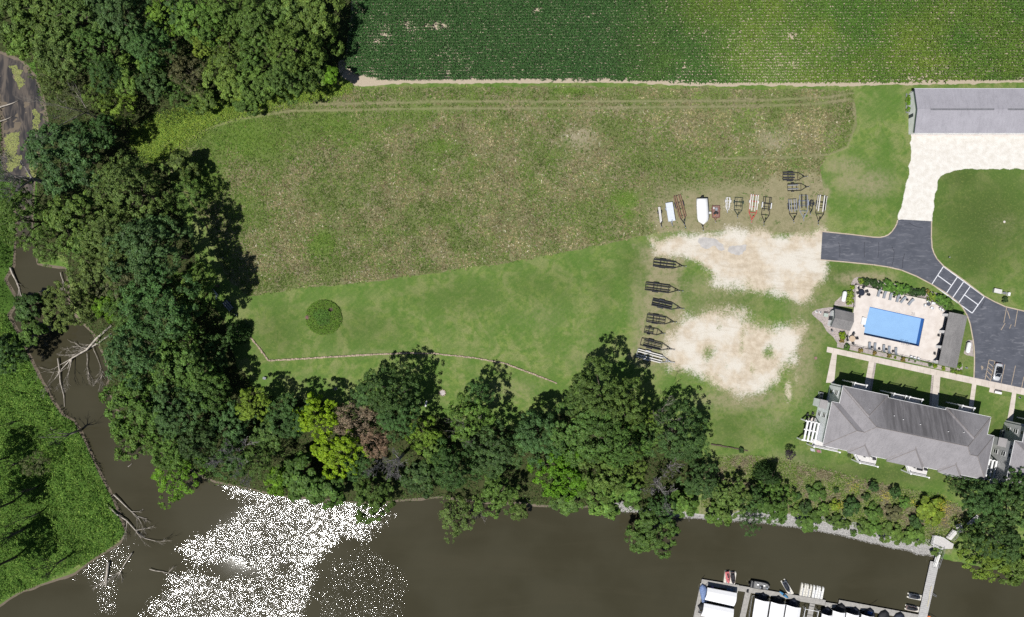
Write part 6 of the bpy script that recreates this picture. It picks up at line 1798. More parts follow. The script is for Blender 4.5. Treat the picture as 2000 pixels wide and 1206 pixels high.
# utility trailer with odds and ends
t, Ln, w, hw, zf = trailer(1397.7, 401.7, 1397.7, 435, 17, 'brown utility trailer loaded with tyres and scrap', M_BROWN, M_WBUNK, style='flat')
MB().box(-hw - .05, hw + .05, .05, Ln * .72, zf + .07, zf + .13).build('bed', mat('rusty_bed', (.22, .13, .11), .9, var=.3), t)
sd = MB()
for q in (-1, 1):
    sd.box(q * (hw + .07) - .02, q * (hw + .07) + .02, .05, Ln * .72, zf + .13, zf + .45)
sd.box(-hw, hw, Ln * .72, Ln * .72 + .04, zf + .13, zf + .45).build('side_board', mat('red_brown_board', (.30, .12, .10), .9), t)
g = t.location
a_ = t.rotation_euler.z
for k, (x_, y_) in enumerate(((-.35, 2.0), (.35, 2.1), (.05, 1.65))):
    q = root('loose_tyre', f'black tyre on the utility trailer, {ordi[k]}', 'tyre', t.matrix_basis @ Vector((x_, y_, zf + .25)), 0, 'tyres on the utility trailer')
    o = link('tyre', ME_TIRE, q); o.rotation_euler = (0, math.pi / 2, 0); o.scale = (1, 1, 1)
for k, (x_, y_, sx, sy, m, lab) in enumerate(((-.1, 1.0, .6, .8, M_GRCARP, 'grey scrap board on the utility trailer'), (.55, .7, .3, .5, M_WHP, 'white box on the utility trailer'), (.2, 2.55, .2, .2, mat('orange_plastic', (.7, .22, .04), .5), 'orange bucket on the utility trailer'))):
    q = root('scrap_item', lab, 'scrap', t.matrix_basis @ Vector((x_, y_, zf + .13)), a_ + .1)
    MB().box(-sx / 2, sx / 2, -sy / 2, sy / 2, 0, .25).build('box', m, q)
    MB().box(-sx / 2 + .03, sx / 2 - .03, -sy / 2 + .03, sy / 2 - .03, .25, .28).build('lid', m, q)
g = P(1384.8, 417)
t = root('drum', 'pale blue drum beside the utility trailer', 'drum', (g.x, g.y, .02))
MB().cyl((0, 0), .3, 0, .85, 16).build('barrel', mat('pale_blue_plastic', (.35, .48, .58), .5), t)
MB().cyl((0, 0), .31, .85, .9, 16).build('lid', M_WHP, t)

# ---------------------------------------------------------------- boats
def hull(mb, L_, w, z0, z1, bow=.35, flare=.8, stern=.95, n=9):
    """open-top hull as stacked outline, bow toward +y"""
    out = []
    for i in range(n):
        t_ = i / (n - 1)
        y_ = -L_ / 2 + L_ * t_
        k = 1.0 if t_ < 1 - bow else math.sqrt(max(0.0, 1 - ((t_ - (1 - bow)) / bow) ** 2))
        k = max(k, .02) * (stern + (1 - stern) * min(1, t_ * 3))
        out.append((w / 2 * k, y_))
    ring = [(x_, y_) for x_, y_ in out] + [(-x_, y_) for x_, y_ in out[::-1]]
    bot = [(x_ * flare, y_ * .96, z0) for x_, y_ in ring]
    top = [(x_, y_, z1) for x_, y_ in ring]
    mb.loft([bot, [(x_ * .95, y_ * .99, z0 * .4 + z1 * .6) for x_, y_ in ring], top])
    return ring
M_SHRINK = mat('white_shrink_wrap', (.80, .80, .80), .45, var=.03)
t, Ln, w, hw, zf = trailer(1369.5, 386, 1373.4, 451, 21, 'dark trailer carrying the white wrapped boat', M_BLK, M_DKCARP, 2, 2, bl=(.02, .7))
a, b = P(1371, 388, 1.6), P(1373.8, 439, 1.6)
c_ = (a + b) / 2
bt = root('wrapped_boat', 'boat under tight white wrap on its trailer', 'boat', (c_.x, c_.y, zf + .3), math.atan2((b - a).y, (b - a).x) - math.pi / 2)
hb = MB()
rg = hull(hb, (b - a).length, 2.9, .0, .9, .3, .7)
hb.build('hull', M_BLUEBLK, bt, False)
wr = MB()
Lb = (b - a).length
rings = []
for q, zz in ((1.03, .5), (1.03, .95), (.86, 1.45), (.5, 1.75), (.12, 1.9)):
    rings.append([(x_ * q, y_ * (1 - (1.03 - q) * .25), zz) for x_, y_ in rg])
wr.loft(rings).build('wrap', M_SHRINK, bt, True)
MB().box(-.25, .25, -Lb / 2 - .5, -Lb / 2 + .05, .3, 1.2).build('outboard_motor', M_BLK, bt)

# ================================================================ lawn furniture of the place
def stones_line(pts, name, label, m1, w=.42, h=.35, size=.55, cat='edging'):
    g = P(*pts[0])
    t = root(name, label, cat, (g.x, g.y, 0))
    wp = [P(*q) - g for q in pts]
    q_ = random.Random(5)
    k = 0
    mb = MB()
    for i in range(len(wp) - 1):
        a, b = wp[i], wp[i + 1]
        n = max(1, int((b - a).length / size))
        for j in range(n):
            c0, c1 = a.lerp(b, (j + .04) / n), a.lerp(b, (j + .96) / n)
            zz = tz(c0.x + g.x, c0.y + g.y)
            d = Vector((-(b - a).y, (b - a).x, 0)).normalized() * q_.uniform(-.06, .06)
            hh = h * q_.uniform(.7, 1.15)
            mb.bar(c0 + d + Vector((0, 0, zz + hh / 2 - .1)), c1 + d + Vector((0, 0, zz + hh / 2 - .1)), w * q_.uniform(.75, 1.2), hh)
    o = mb.build('stones', m1, t)
    o['kind'] = 'stuff'
M_STONE = mat('tan_landscape_stone', (.34, .27, .20), .9, var=.35, scale=1.8, bump=.5)
stones_line([(470, 652), (482, 656), (492, 662), (500, 672), (525, 704.5), (560, 703), (640, 698), (745, 692), (800, 690)], 'stone_edging', 'low tan stone edging bending round the lower lawn', M_STONE)
stones_line([(800, 690), (850, 691), (930, 700), (985, 710), (1020, 723), (1088, 749)], 'stone_edging', 'low tan stone edging running down to the belt trees', M_STONE, .36)
stones_line([(1388, 868), (1420, 873), (1461, 881)], 'timber_edging', 'dark low timber edging right of the rounded dark tree', mat('old_timber', (.10, .075, .055), .9, var=.3), .28, .45, 1.4)
# round planting bed
g = P(632.5, 620.5)
bed = root('round_plant_bed', 'round bed of dense green plants alone on the lawn', 'plant bed', (g.x, g.y, 0))
r_ = np.random.default_rng(9)
k = 9000
aa, rr = r_.uniform(0, 6.283, k), np.sqrt(r_.uniform(0, 1, k)) * 4.75 * (1 + .06 * np.sin(r_.uniform(0, 6.28)))
x, y = np.cos(aa) * rr * 1.0, np.sin(aa) * rr * .96
hgt = fbm(x + 40, y, 1.6, 12)
kk = ~((np.hypot(x - 1.9, y - 2.0) < .55)) & ~((np.hypot(x + 4.3, y) < .6)) & (rr < 4.55 + .5 * fbm(x, y, 1, 3))
x, y, hgt = x[kk], y[kk], hgt[kk]
nn = nrm(r_.normal(size=(len(x), 3)) * .5 + np.array([0, 0, 1]))
edgeness = np.hypot(x, y) / 4.75
cols = np.where((edgeness > .45 + .5 * (hgt - .5))[:, None], pick(r_, len(x), [(.13, .25, .035), (.11, .215, .03), (.17, .28, .045)]), pick(r_, len(x), [(.10, .22, .036), (.12, .24, .044)]))
V, F = leaf_quads(np.stack([x, y, tz(g.x, g.y) + .1 + .9 * np.sqrt(np.clip(1.08 - edgeness ** 2, 0, 1)) * (.6 + .6 * hgt) * r_.uniform(.7, 1, len(x))], 1), nn, r_.uniform(.08, .17, len(x)), .5, r_)
link('foliage', np_mesh('foliage', V, F, M_STUFF, np.repeat(cols, 4, 0)), bed)
mb = MB().cyl((0, 0), 4.6, -.2, .05, 36)
mb.build('mulch', mat('dark_mulch', (.075, .05, .04), .95, var=.3, scale=5), bed)
MB().cyl((-4.35, 0), .5, .05, .16, 10, .35).build('soil_patch', mat('red_brown_soil', (.17, .10, .085), .95, var=.2), bed)
# small lawn things
def post_thing(px, py, name, label, cat, parts, z=None):
    g = P(px, py, .3)
    t = root(name, label, cat, (g.x, g.y, tz(g.x, g.y) if z is None else z), PR)
    for nm_, mb, m in parts:
        mb.build(nm_, m, t)
    return t
post_thing(832, 789, 'white_marker', 'white upright marker by the lime tree', 'marker', [('post', MB().box(-.2, .2, -.75, .75, 0, .28), M_WHITE), ('cap', MB().box(-.23, .23, -.3, .3, .28, .36), M_WHITE)])
post_thing(517, 739, 'utility_box', 'small grey box on the lower lawn', 'utility box', [('case', MB().box(-.35, .35, -.25, .25, 0, .6), M_DECKW), ('lid', MB().box(-.4, .4, -.3, .3, .6, .68), M_GRCARP)])
fp = post_thing(864, 768, 'fire_pit', 'ring of pale stones with ash on the lawn', 'fire pit', [('ash', MB().cyl((0, 0), .7, -.1, .08, 14), mat('pale_ash', (.42, .38, .36), .95, var=.3, scale=6))])
for k in range(11):
    a = k * .571
    MB().cyl((math.cos(a) * .85, math.sin(a) * .8), .2, -.05, .25, 6, .14).build('stone', M_STONE, fp)
post_thing(820, 786, 'stump', 'cut brown stump beside the white marker', 'stump', [('wood', MB().cyl((0, 0), .55, -.2, .25, 12, .5), mat('cut_wood', (.30, .20, .13), .9, var=.3)), ('bark', MB().cyl((0, 0), .6, -.2, .18, 12, .56), M_BARK)])
post_thing(655, 760, 'drain_cover', 'pale drain cover at the lawn edge by the belt', 'cover', [('rim', MB().cyl((0, 0), .35, -.1, .08, 14), M_DECKW), ('lid', MB().cyl((0, 0), .25, .08, .1, 14), M_BROWN)])
post_thing(1594, 700, 'round_cover', 'round rusty cover in the grass beside the walk', 'cover', [('rim', MB().cyl((0, 0), .42, -.1, .07, 16), mat('rusty_iron', (.20, .12, .10), .9, var=.2)), ('lid', MB().cyl((0, 0), .34, .07, .09, 16), mat('rusty_lid', (.24, .15, .13), .9, var=.2))], 0)
post_thing(1963, 433.5, 'round_cover', 'pale round cover in the right lawn', 'cover', [('rim', MB().cyl((0, 0), .32, -.1, .07, 16), M_KERB), ('lid', MB().cyl((0, 0), .24, .07, .09, 16), M_DECKW)], 0)
post_thing(1853, 503, 'yard_light', 'small dark lamp in the lawn inside the drive curve', 'lamp', [('stake', MB().box(-.04, .04, -.04, .04, 0, .6), M_DARK), ('head', MB().box(-.14, .14, -.1, .1, .6, .8), M_GRCARP)], 0)
post_thing(1888, 719, 'sprinkler_box', 'small pale box between pool house and lot', 'utility box', [('case', MB().box(-.2, .2, -.15, .15, 0, .4), M_WHITE), ('lid', MB().box(-.24, .24, -.18, .18, .4, .45), M_ALU)], 0)
post_thing(1946.8, 569, 'transformer', 'grey slab topped transformer on the right lawn', 'transformer', [('case', MB().box(-.95, .95, -.5, .5, 0, .75), M_ALU), ('lid', MB().box(-1.0, 1.0, -.55, .55, .75, .82), M_DECKW)], 0)
post_thing(1961, 573, 'meter_box', 'small white meter box right of the transformer', 'utility box', [('case', MB().box(-.3, .3, -.25, .25, 0, .6), M_WHITE), ('lid', MB().box(-.33, .33, -.28, .28, .6, .66), M_ALU)], 0)
post_thing(1969, 575, 'meter_box', 'pale meter box farthest right beside the green bush', 'utility box', [('case', MB().box(-.25, .25, -.4, .4, 0, .7), M_WHITE), ('lid', MB().box(-.28, .28, -.43, .43, .7, .76), M_WHITE)], 0)
bn = post_thing(1949, 767, 'bench', 'white bench on a small concrete pad by the walk', 'bench', [('pad', MB().box(-2.1, .9, -.35, 1.0, -.1, .05), M_CONC), ('seat', MB().box(-.9, .9, -.3, .25, .42, .5), M_WHITE)], 0)
MB().box(-.9, .9, .3, .38, .5, .95).build('backrest', M_DARK, bn)
for a in (-.8, .8):
    MB().box(a - .05, a + .05, -.25, .35, .05, .42).build('leg', M_DARK, bn)
post_thing(1992, 777, 'planter_pot', 'pale pot beside the last entry walk', 'pot', [('pot', MB().cyl((0, 0), .2, 0, .4, 12, .28), M_DECKW), ('soil', MB().cyl((0, 0), .24, .4, .43, 12), M_DARK)], 0)

# ---------------------------------------------------------------- car in the lot
def car(px, py, rz, label, paint):
    g = P(px, py, .7)
    t = root('parked_car', label, 'car', (g.x, g.y, .02), rz)
    # stations from tail (-y) to nose (+y): y, half width, sill z, shoulder z
    st = [(-2.28, .62, .45, .80), (-2.2, .76, .36, .92), (-1.9, .85, .30, .98), (-1.2, .90, .26, .98), (0, .91, .25, .96), (1.0, .90, .25, .92), (1.6, .88, .27, .86), (2.05, .80, .32, .76), (2.25, .62, .40, .64)]
    rings = []
    for y_, hw_, z0, z1 in st:
        rings.append([(-hw_ * .92, y_, z0), (-hw_, y_, (z0 + z1) / 2), (-hw_ * .96, y_, z1 - .06), (-hw_ * .80, y_, z1), (0, y_, z1 + .035), (hw_ * .80, y_, z1), (hw_ * .96, y_, z1 - .06), (hw_, y_, (z0 + z1) / 2), (hw_ * .92, y_, z0), (0, y_, z0 - .04)])
    body = MB().loft(rings).build('body', paint, t, True)
    # greenhouse: dark glass with a painted roof panel
    gl = MB()
    gl.loft([[(-hb_, y_, z_), (hb_, y_, z_), (ht_, yt_, zt_), (-ht_, yt_, zt_)] for hb_, y_, z_, ht_, yt_, zt_ in ((.72, -1.75, .95, .60, -1.5, 1.0), (.74, -1.2, .97, .60, -1.05, 1.43), (.76, 0, .95, .62, 0, 1.46), (.75, .75, .93, .60, .35, 1.40), (.70, 1.25, .9, .66, 1.15, .94))])
    gl.build('cabin_glass', M_GLASS, t, False)
    MB().loft([[(-.60, -1.1, 1.425), (.60, -1.1, 1.425), (.58, -1.1, 1.455), (-.58, -1.1, 1.455)], [(-.62, -.3, 1.46), (.62, -.3, 1.46), (.58, -.3, 1.495), (-.58, -.3, 1.495)], [(-.61, .32, 1.405), (.61, .32, 1.405), (.57, .3, 1.435), (-.57, .3, 1.435)]]).build('roof_panel', mat('black_car_roof', (.012, .013, .016), .15, var=.1, spec=.6), t)
    pil = MB()
    for q in (-1, 1):
        pil.bar((q * .61, .34, 1.42), (q * .70, 1.2, .93), .06, .05).bar((q * .60, -1.1, 1.43), (q * .68, -1.7, .98), .07, .05).bar((q * .62, -.3, 1.44), (q * .75, -.3, .96), .06, .04)
    pil.bar((-.6, .34, 1.43), (.6, .34, 1.43), .05, .04).build('pillar', paint, t)
    for q in (-1, 1):
        for y_ in (-1.38, 1.38):
            wheel(t, q * .80, y_, .32, 1.0)
        MB().box(q * .98 - .09, q * .98 + .09, .72, .86, .92, 1.05).build('mirror', paint, t)
        MB().box(q * .58 - .16, q * .58 + .16, 2.06, 2.24, .60, .70).build('headlight', M_STEEL, t)
        MB().box(q * .60 - .14, q * .60 + .14, -2.27, -2.15, .76, .88).build('tail_light', mat('tail_light_red', (.35, .02, .02), .3), t)
    MB().box(-.3, .3, 2.2, 2.29, .42, .56).build('grille', M_DARK, t)
    return t
n = NT('silver_car_paint')
M_CAR = n.done(n.pbr((.62, .63, .65), .28, .25, .5))
car(1948.6, 727, math.radians(180 - 10.5), 'silver car with black roof in the parking bay', M_CAR)

# things parked in the shade of the left wood
g = P(416, 574, 1)
t = root('utility_cart', 'white utility cart parked in the shade beside the wood', 'cart', (g.x, g.y, tz(g.x, g.y)), R(-45) - math.pi / 2)
MB().box(-.6, .6, -1.5, 1.4, .35, .6, .03, .05).box(-.58, .58, .75, 1.45, .6, .85, .08, .1).build('body', M_WHITE, t)
MB().box(-.62, .62, -.6, .7, 1.75, 1.82).build('canopy', M_WHITE, t)
MB().box(-.5, .5, -.5, .05, .6, .85).box(-.5, .5, -.6, -.45, .85, 1.25).build('seat', M_DKFAB, t)
MB().box(-.58, .58, -1.55, -.65, .6, .75).build('cargo_bed', M_DARK, t)
for a in (-.55, .55):
    for b in (-.55, .65):
        MB().bar((a, b, .6), (a, b, 1.75), .05).build('canopy_post', M_DARK, t)
    for b in (-1.05, .95):
        wheel(t, a, b, .27, .85)
t2 = trailer(438, 588, 462, 616, 14, 'dark flat trailer in the shade beside the white cart', M_BLUEBLK, M_GRCARP, 3, 1, bl=(.05, .6), bw=.16)[0]
# ================================================================ docks and boats on the water
DZ = WZ + 0.55
M_PLANK = mat('grey_dock_boards', (.36, .345, .32), .85, var=.14, scale=1.4, fine=.25)
M_PLANK2 = mat('newer_dock_boards', (.42, .41, .40), .85, var=.1, scale=1.4, fine=.2)
M_FLOATW = mat('white_plastic_float', (.74, .73, .70), .5, var=.05)
M_FLOATC = mat('cream_plastic_float', (.66, .63, .56), .5, var=.06)
M_CANVAS = mat('white_canopy_fabric', (.80, .80, .81), .65, var=.03)
M_NAVY = mat('navy_boat_cover', (.018, .022, .036), .6, var=.2, scale=2, bump=.3)
M_BLACKCOV = mat('black_boat_cover', (.016, .017, .02), .7, var=.25, scale=2, bump=.3)
def dock(p0, p1, w, label, m=M_PLANK, z=DZ, board=.28, name='dock'):
    a, b = P(*p0, z), P(*p1, z)
    d = b - a
    t = root(name, label, 'dock', (a.x, a.y, z), math.atan2(d.y, d.x), 'docks')
    L_ = d.length
    MB().box(0, L_, -w / 2 + .04, w / 2 - .04, -.34, -.08).build('frame', M_DARK, t)
    mb = MB()
    n = int(L_ / board)
    for k in range(n):
        j = random.uniform(-.012, .012)
        mb.box(k * L_ / n + .012, (k + 1) * L_ / n - .012, -w / 2 + j, w / 2 + j, -.07, -.02 + random.uniform(-.006, .006))
    o = mb.build('deck_boards', m, t)
    o['kind'] = 'stuff'
    k = 0
    s = 1.5
    while s < L_:
        for q in (-1, 1):
            MB().box(s - .5, s + .5, q * (w / 2 - .35) - .3, q * (w / 2 - .35) + .3, -.75, -.345).build('float_drum', M_DARK, t)
        s += 4.0
    return t
dock((1370, 1137), (1612, 1178), 1.45, 'long dock walkway before the white canopies')
dock((1638, 1178), (1800, 1208), 1.6, 'dock walkway between the canopies and the gangway dock')
dock((1612, 1181), (1640, 1185.5), 1.2, 'short dock link below the two walkways')
dock((1461, 1158), (1444, 1235), 1.5, 'finger dock left of the upright canopies')
dock((1587, 1180), (1573, 1240), 1.4, 'finger dock beside the empty lift frame')
dock((1372, 1140), (1358, 1206), 1.0, 'narrow outer dock at the end of the canopies', M_PLANK, DZ - .02)
dock((1358, 1201), (1384, 1206), 1.3, 'short dock corner at the lower frame edge', M_PLANK, DZ - .01)
dock((1436, 1150), (1442, 1151), 2.2, 'small square dock between canopy and finger', M_PLANK, DZ - .03)
gd = dock((1826, 1098), (1790, 1260), 2.35, 'wide gangway dock coming down from the shore', M_PLANK2, DZ + .03, .5)
# yellow hose and things on the gangway dock
g = P(1816, 1165, DZ)
t = root('hose', 'cream hose lying along the wide gangway dock', 'hose', (g.x, g.y, DZ + .04))
pts = [P(a, b, DZ + .06) - g for a, b in ((1819, 1145), (1816.5, 1156), (1815, 1168), (1812.5, 1180), (1811, 1185))]
MB().tube([(q.x, q.y, .05) for q in pts], .07, 6).build('tube', mat('cream_hose', (.62, .55, .36), .6), t)
# gangway, landing and stairs
def walkway(p0, z0, p1, z1, w, name, label, m=M_FLOATW, rails=True, steps=0):
    a, b = P(*p0, z0), P(*p1, z1)
    d = b - a
    t = root(name, label, 'walkway', a, math.atan2(d.y, d.x))
    L_, rise = math.hypot(d.x, d.y), z1 - z0
    mb = MB()
    n = steps or int(L_ / .3)
    for k in range(n):
        x0, x1 = L_ * k / n + .01, L_ * (k + 1) / n - .01
        zz = rise * (k + (1 if steps else .5)) / n
        mb.box(x0, x1, -w / 2, w / 2, zz - .06, zz)
    o = mb.build('treads', m, t); o['kind'] = 'stuff'
    for q in (-1, 1):
        MB().bar((0, q * (w / 2 - .06), -.1), (L_, q * (w / 2 - .06), rise - .1), .06, .16).build('stringer', M_ALU, t)
        if rails:
            r_m = MB().bar((0, q * w / 2, 1.0), (L_, q * w / 2, rise + 1.0), .06, .06).bar((0, q * w / 2, .55), (L_, q * w / 2, rise + .55), .04, .04)
            for k in range(5):
                r_m.bar((L_ * k / 4, q * w / 2, rise * k / 4 - .1), (L_ * k / 4, q * w / 2, rise * k / 4 + 1.0), .06)
            r_m.build('handrail', M_ALU, t)
    return t
walkway((1825.5, 1107), DZ + .12, (1838, 1070), -.9, 1.15, 'gangway', 'white gangway bridge from the landing to the dock')
la = [(1822, 1045.5), (1838, 1048), (1850, 1056), (1863, 1063), (1860, 1072.5), (1838, 1072), (1818, 1064)]
g = P(1840, 1060, -.9)
t = root('landing_platform', 'white slatted landing platform at the top of the gangway', 'platform', (g.x, g.y, -.9))
lw = [P(a, b, -.9) - g for a, b in la]
MB().prism([q[:2] for q in lw], -.2, -.05).build('frame', M_ALU, t)
mb = MB()
for k in range(24):
    yy = -1.75 + k * .16
    xs = []
    for i in range(len(lw)):
        a, b = lw[i], lw[(i + 1) % len(lw)]
        if (a.y > yy) != (b.y > yy):
            xs.append(a.x + (b.x - a.x) * (yy - a.y) / (b.y - a.y))
    if len(xs) == 2:
        mb.box(min(xs), max(xs), yy - .065, yy + .065, -.04, 0)
mb.build('slats', M_DECKW, t)['kind'] = 'stuff'
rl = MB()
for i in (0, 1, 5, 6):
    a, b = lw[i], lw[(i + 1) % len(lw)]
    rl.bar((a.x, a.y, 1.0), (b.x, b.y, 1.0), .07, .06)
    for k in range(7):
        q = a.lerp(b, k / 6)
        rl.box(q.x - .03, q.x + .03, q.y - .03, q.y + .03, -.1, 1.0)
rl.build('handrail', M_WHITE, t)
for q in lw:
    MB().box(q.x * .9 - .09, q.x * .9 + .09, q.y * .9 - .09, q.y * .9 + .09, -2.6, -.2).build('post', M_DARK, t)
walkway((1852, 1053), -.9, (1866, 1037), .3, 1.6, 'stairs', 'white stairs climbing from the landing', M_DECKW, True, 8)
walkway((1869, 1034), .3, (1880, 1030), .32, 2.2, 'upper_landing', 'grey upper landing in tree shade', M_DECKW, True)
walkway((1892, 1028), .3, (1912, 1010), .4, 1.6, 'boardwalk', 'grey boardwalk showing between the dark trees', M_DECKW, True)
# canopies on boat lifts
def canopy(q, label, ridge_long=True, zt=.3, ze=-.35):
    """q = four corners in px in order, ridge between the middles of the sides 0-3 and 1-2"""
    zc = ze
    pts = [P(a, b, zc) for a, b in q]
    c_ = sum(pts, Vector()) / 4
    t = root('boat_lift_canopy', label, 'canopy', (c_.x, c_.y, WZ), 0, 'white canopies over boat lifts')
    l = [p - c_ for p in pts]
    e = zc - WZ
    r0, r1 = (l[0] + l[3]) / 2, (l[1] + l[2]) / 2
    zr_ = e + (zt - ze)
    n = 6
    mb = MB()
    rows = []
    for k in range(n + 1):
        s = k / n
        row = []
        for j, (A, B) in enumerate(((l[0], l[1]), (r0, r1), (l[3], l[2]))):
            p = A.lerp(B, s)
            sag = .05 * math.sin(s * math.pi * n)
            row.append((p.x, p.y, (zr_ if j == 1 else e) - abs(sag)))
        mid1 = tuple((Vector(row[0]) * .5 + Vector(row[1]) * .5 + Vector((0, 0, .1)))[:])
        mid2 = tuple((Vector(row[1]) * .5 + Vector(row[2]) * .5 + Vector((0, 0, .1)))[:])
        rows.append([row[0], mid1, row[1], mid2, row[2]])
    vs = [p for r in rows for p in r]
    fs = [(i * 5 + j, (i + 1) * 5 + j, (i + 1) * 5 + j + 1, i * 5 + j + 1) for i in range(n) for j in range(4)]
    mb.add(vs, fs)
    # side skirts
    for A, B in ((l[0], l[1]), (l[2], l[3])):
        mb.add([(A.x, A.y, e), (B.x, B.y, e), (B.x, B.y, e - .35), (A.x, A.y, e - .35)], [(0, 1, 2, 3)])
    mb.build('fabric', M_CANVAS, t)
    for p in l:
        MB().tube([(p.x * .96, p.y * .96, -1.2), (p.x * .96, p.y * .96, e - .02)], .05, 6).build('post', M_ALU, t)
    fr = MB()
    for i in range(4):
        a, b = l[i] * .96, l[(i + 1) % 4] * .96
        fr.bar((a.x, a.y, e - .1 + .004 * i), (b.x, b.y, e - .1 + .004 * i), .06)
        fr.bar((a.x, a.y, .25 + .004 * i), (b.x, b.y, .25 + .004 * i), .1)
    fr.build('lift_frame', M_ALU, t)
canopy([(1381.6, 1148), (1439.5, 1159), (1433.5, 1184.6), (1376.5, 1171.8)], 'uppermost white canopy at the end of the docks')
canopy([(1375, 1178.6), (1433.5, 1190.5), (1428, 1216), (1369, 1203)], 'second white canopy cut by the lower frame edge')
canopy([(1475.5, 1169.5), (1467, 1225), (1494, 1230), (1503, 1175.5)], 'first upright white canopy right of the finger dock')
canopy([(1506.5, 1176), (1498, 1231), (1525, 1236), (1534, 1181)], 'second upright white canopy of three')
canopy([(1537, 1182), (1528, 1237), (1556, 1242), (1564.5, 1187.5)], 'third upright white canopy beside the empty lift')
canopy([(1606, 1199), (1598, 1250), (1622, 1254), (1625, 1202.5)], 'white canopy cut by the frame edge, right of the finger')
canopy([(1627.5, 1193), (1620, 1250), (1645, 1254), (1651, 1197.5)], 'white canopy at the frame edge, next one over')
canopy([(1654, 1197), (1647, 1250), (1672, 1254), (1678, 1202)], 'white canopy at the frame edge, before the last')
canopy([(1683.5, 1200.5), (1676, 1250), (1701, 1254), (1707.5, 1205)], 'last white canopy at the frame edge')
# empty lift
ge = P(1583, 1200, -2)
t = root('empty_boat_lift', 'empty silver boat lift frame without canopy', 'boat lift', (ge.x, ge.y, WZ))
l = [P(a, b, -1.0) - P(1583, 1200, -1.0) for a, b in ((1570, 1187), (1596, 1192), (1588, 1225), (1563, 1221))]
fr = MB()
for i in range(4):
    a, b = l[i], l[(i + 1) % 4]
    fr.bar((a.x, a.y, 1.9 + .005 * i), (b.x, b.y, 1.9 + .005 * i), .1)
    fr.tube([(a.x, a.y, -1), (a.x, a.y, 1.9)], .06, 6)
m_ = [(l[0] + l[3]) / 2, (l[1] + l[2]) / 2]
fr.bar((m_[0].x, m_[0].y, 1.85), (m_[1].x, m_[1].y, 1.85), .08)
fr.build('frame', M_WHITE, t)
MB().bar((l[0].x * .6, l[0].y * .9, .35), (l[3].x * .6, l[3].y * .9, .35), .14).bar((l[1].x * .6, l[1].y * .9, .35), (l[2].x * .6, l[2].y * .9, .35), .14).build('bunks', M_ALU, t)

def boat(px, py, rot_px, L_, w, label, m_hull, m_top, cover=True, seats=0, name='boat', z=WZ, motor=True, hgt=.85):
    """rot_px = direction of the bow in pixels (dx, dy)"""
    g = P(px, py, z + .6)
    t = root(name, label, 'boat', (g.x, g.y, z), math.atan2(-rot_px[1], rot_px[0]) - math.pi / 2, 'boats at the docks')
    hb = MB()
    rg = hull(hb, L_, w, -.15, hgt, .38, .72)
    hb.build('hull', m_hull, t)
    if cover:
        rings = [[(x_ * q, y_ * (1 - (1.02 - q) * .2), zz) for x_, y_ in rg] for q, zz in ((1.02, hgt - .12), (1.01, hgt + .03), (.75, hgt + .24), (.35, hgt + .42), (.06, hgt + .46))]
        MB().loft(rings).build('cover', m_top, t, True)
    else:
        MB().prism([(x_ * .86, y_ * .92) for x_, y_ in rg], hgt + .002, hgt + .02).build('deck', m_top, t)
        MB().box(-w * .4, w * .4, -L_ * .42, -L_ * .34, hgt + .02, hgt + .3).build('stern_bench', M_DKFAB, t)
        for k in range(seats):
            MB().box(-w * .25 + k % 2 * w * .3, -w * .25 + k % 2 * w * .3 + .45, -L_ * .2 + k * L_ * .16, -L_ * .2 + k * L_ * .16 + .45, hgt + .02, hgt + .4).build('seat', M_GREYFAB if k % 2 else M_WHITE, t)
        MB().box(w * .05, w * .35, L_ * .02, L_ * .1, hgt + .02, hgt + .6).build('console', M_DARK, t)
    if motor:
        MB().box(-.2, .2, -L_ / 2 - .42, -L_ / 2 + .05, .35, 1.15, .04, .05).box(-.06, .06, -L_ / 2 - .25, -L_ / 2 - .1, -.5, .36).build('outboard_motor', M_BLK, t)
    return t
M_SILB = mat('mixed_grey_deck', (.20, .20, .20), .7, var=.35, scale=2.2, fine=.5)
boat(1484.5, 1143.5, (41, 7), 5.3, 2.0, 'open grey fishing boat moored outside the walkway', M_DARK, M_SILB, False, 4)
boat(1374.5, 1158, (-3, -14), 4.8, 2.0, 'blue and white boat poking out of the end canopy', mat('white_gelcoat', (.75, .76, .78), .3, var=.03), mat('blue_boat_cover', (.14, .20, .36), .7, var=.2), True)
boat(1379, 1186, (-20, -3), 4.6, 1.9, 'dark boat nose showing beside the second canopy', M_NAVY, M_BLACKCOV, True, motor=False)
for k, (a, b, m) in enumerate([(1486, 1178, M_NAVY), (1516, 1184, M_BLACKCOV), (1546, 1189, M_NAVY), (1612, 1206, M_NAVY), (1639, 1199, M_BLACKCOV), (1666, 1206, M_NAVY), (1695, 1208, M_NAVY), (1724, 1212, M_BLACKCOV), (1754, 1216, M_NAVY)]):
    boat(a, b, (3, -15), 5.6, 2.7 if k < 3 else 3.0, ['dark covered boat under the first upright canopy', 'dark covered boat under the second upright canopy', 'dark covered boat under the third upright canopy', 'dark boat stern between finger and next canopy', 'black covered boat in the gap of the walkways', 'black covered boat before the last canopy but one',
         'dark boat with blue patch at the last canopy', 'dark boat beyond the last canopy', 'black boat nearest the gangway dock'][k], M_BLUEBLK, m, True, motor=False, hgt=.95)
g = P(1699, 1197.5, -1.6)
t = root('cushion', 'bright blue cushion on the covered boat', 'cushion', (g.x, g.y, -1.62), PR)
MB().box(-.6, .6, -.35, .35, 0, .14, .06, .06).build('pad', mat('bright_blue_vinyl', (.03, .10, .34), .5), t)
MB().box(-.62, .62, -.04, .04, .02, .15).build('seam', M_NAVY, t)
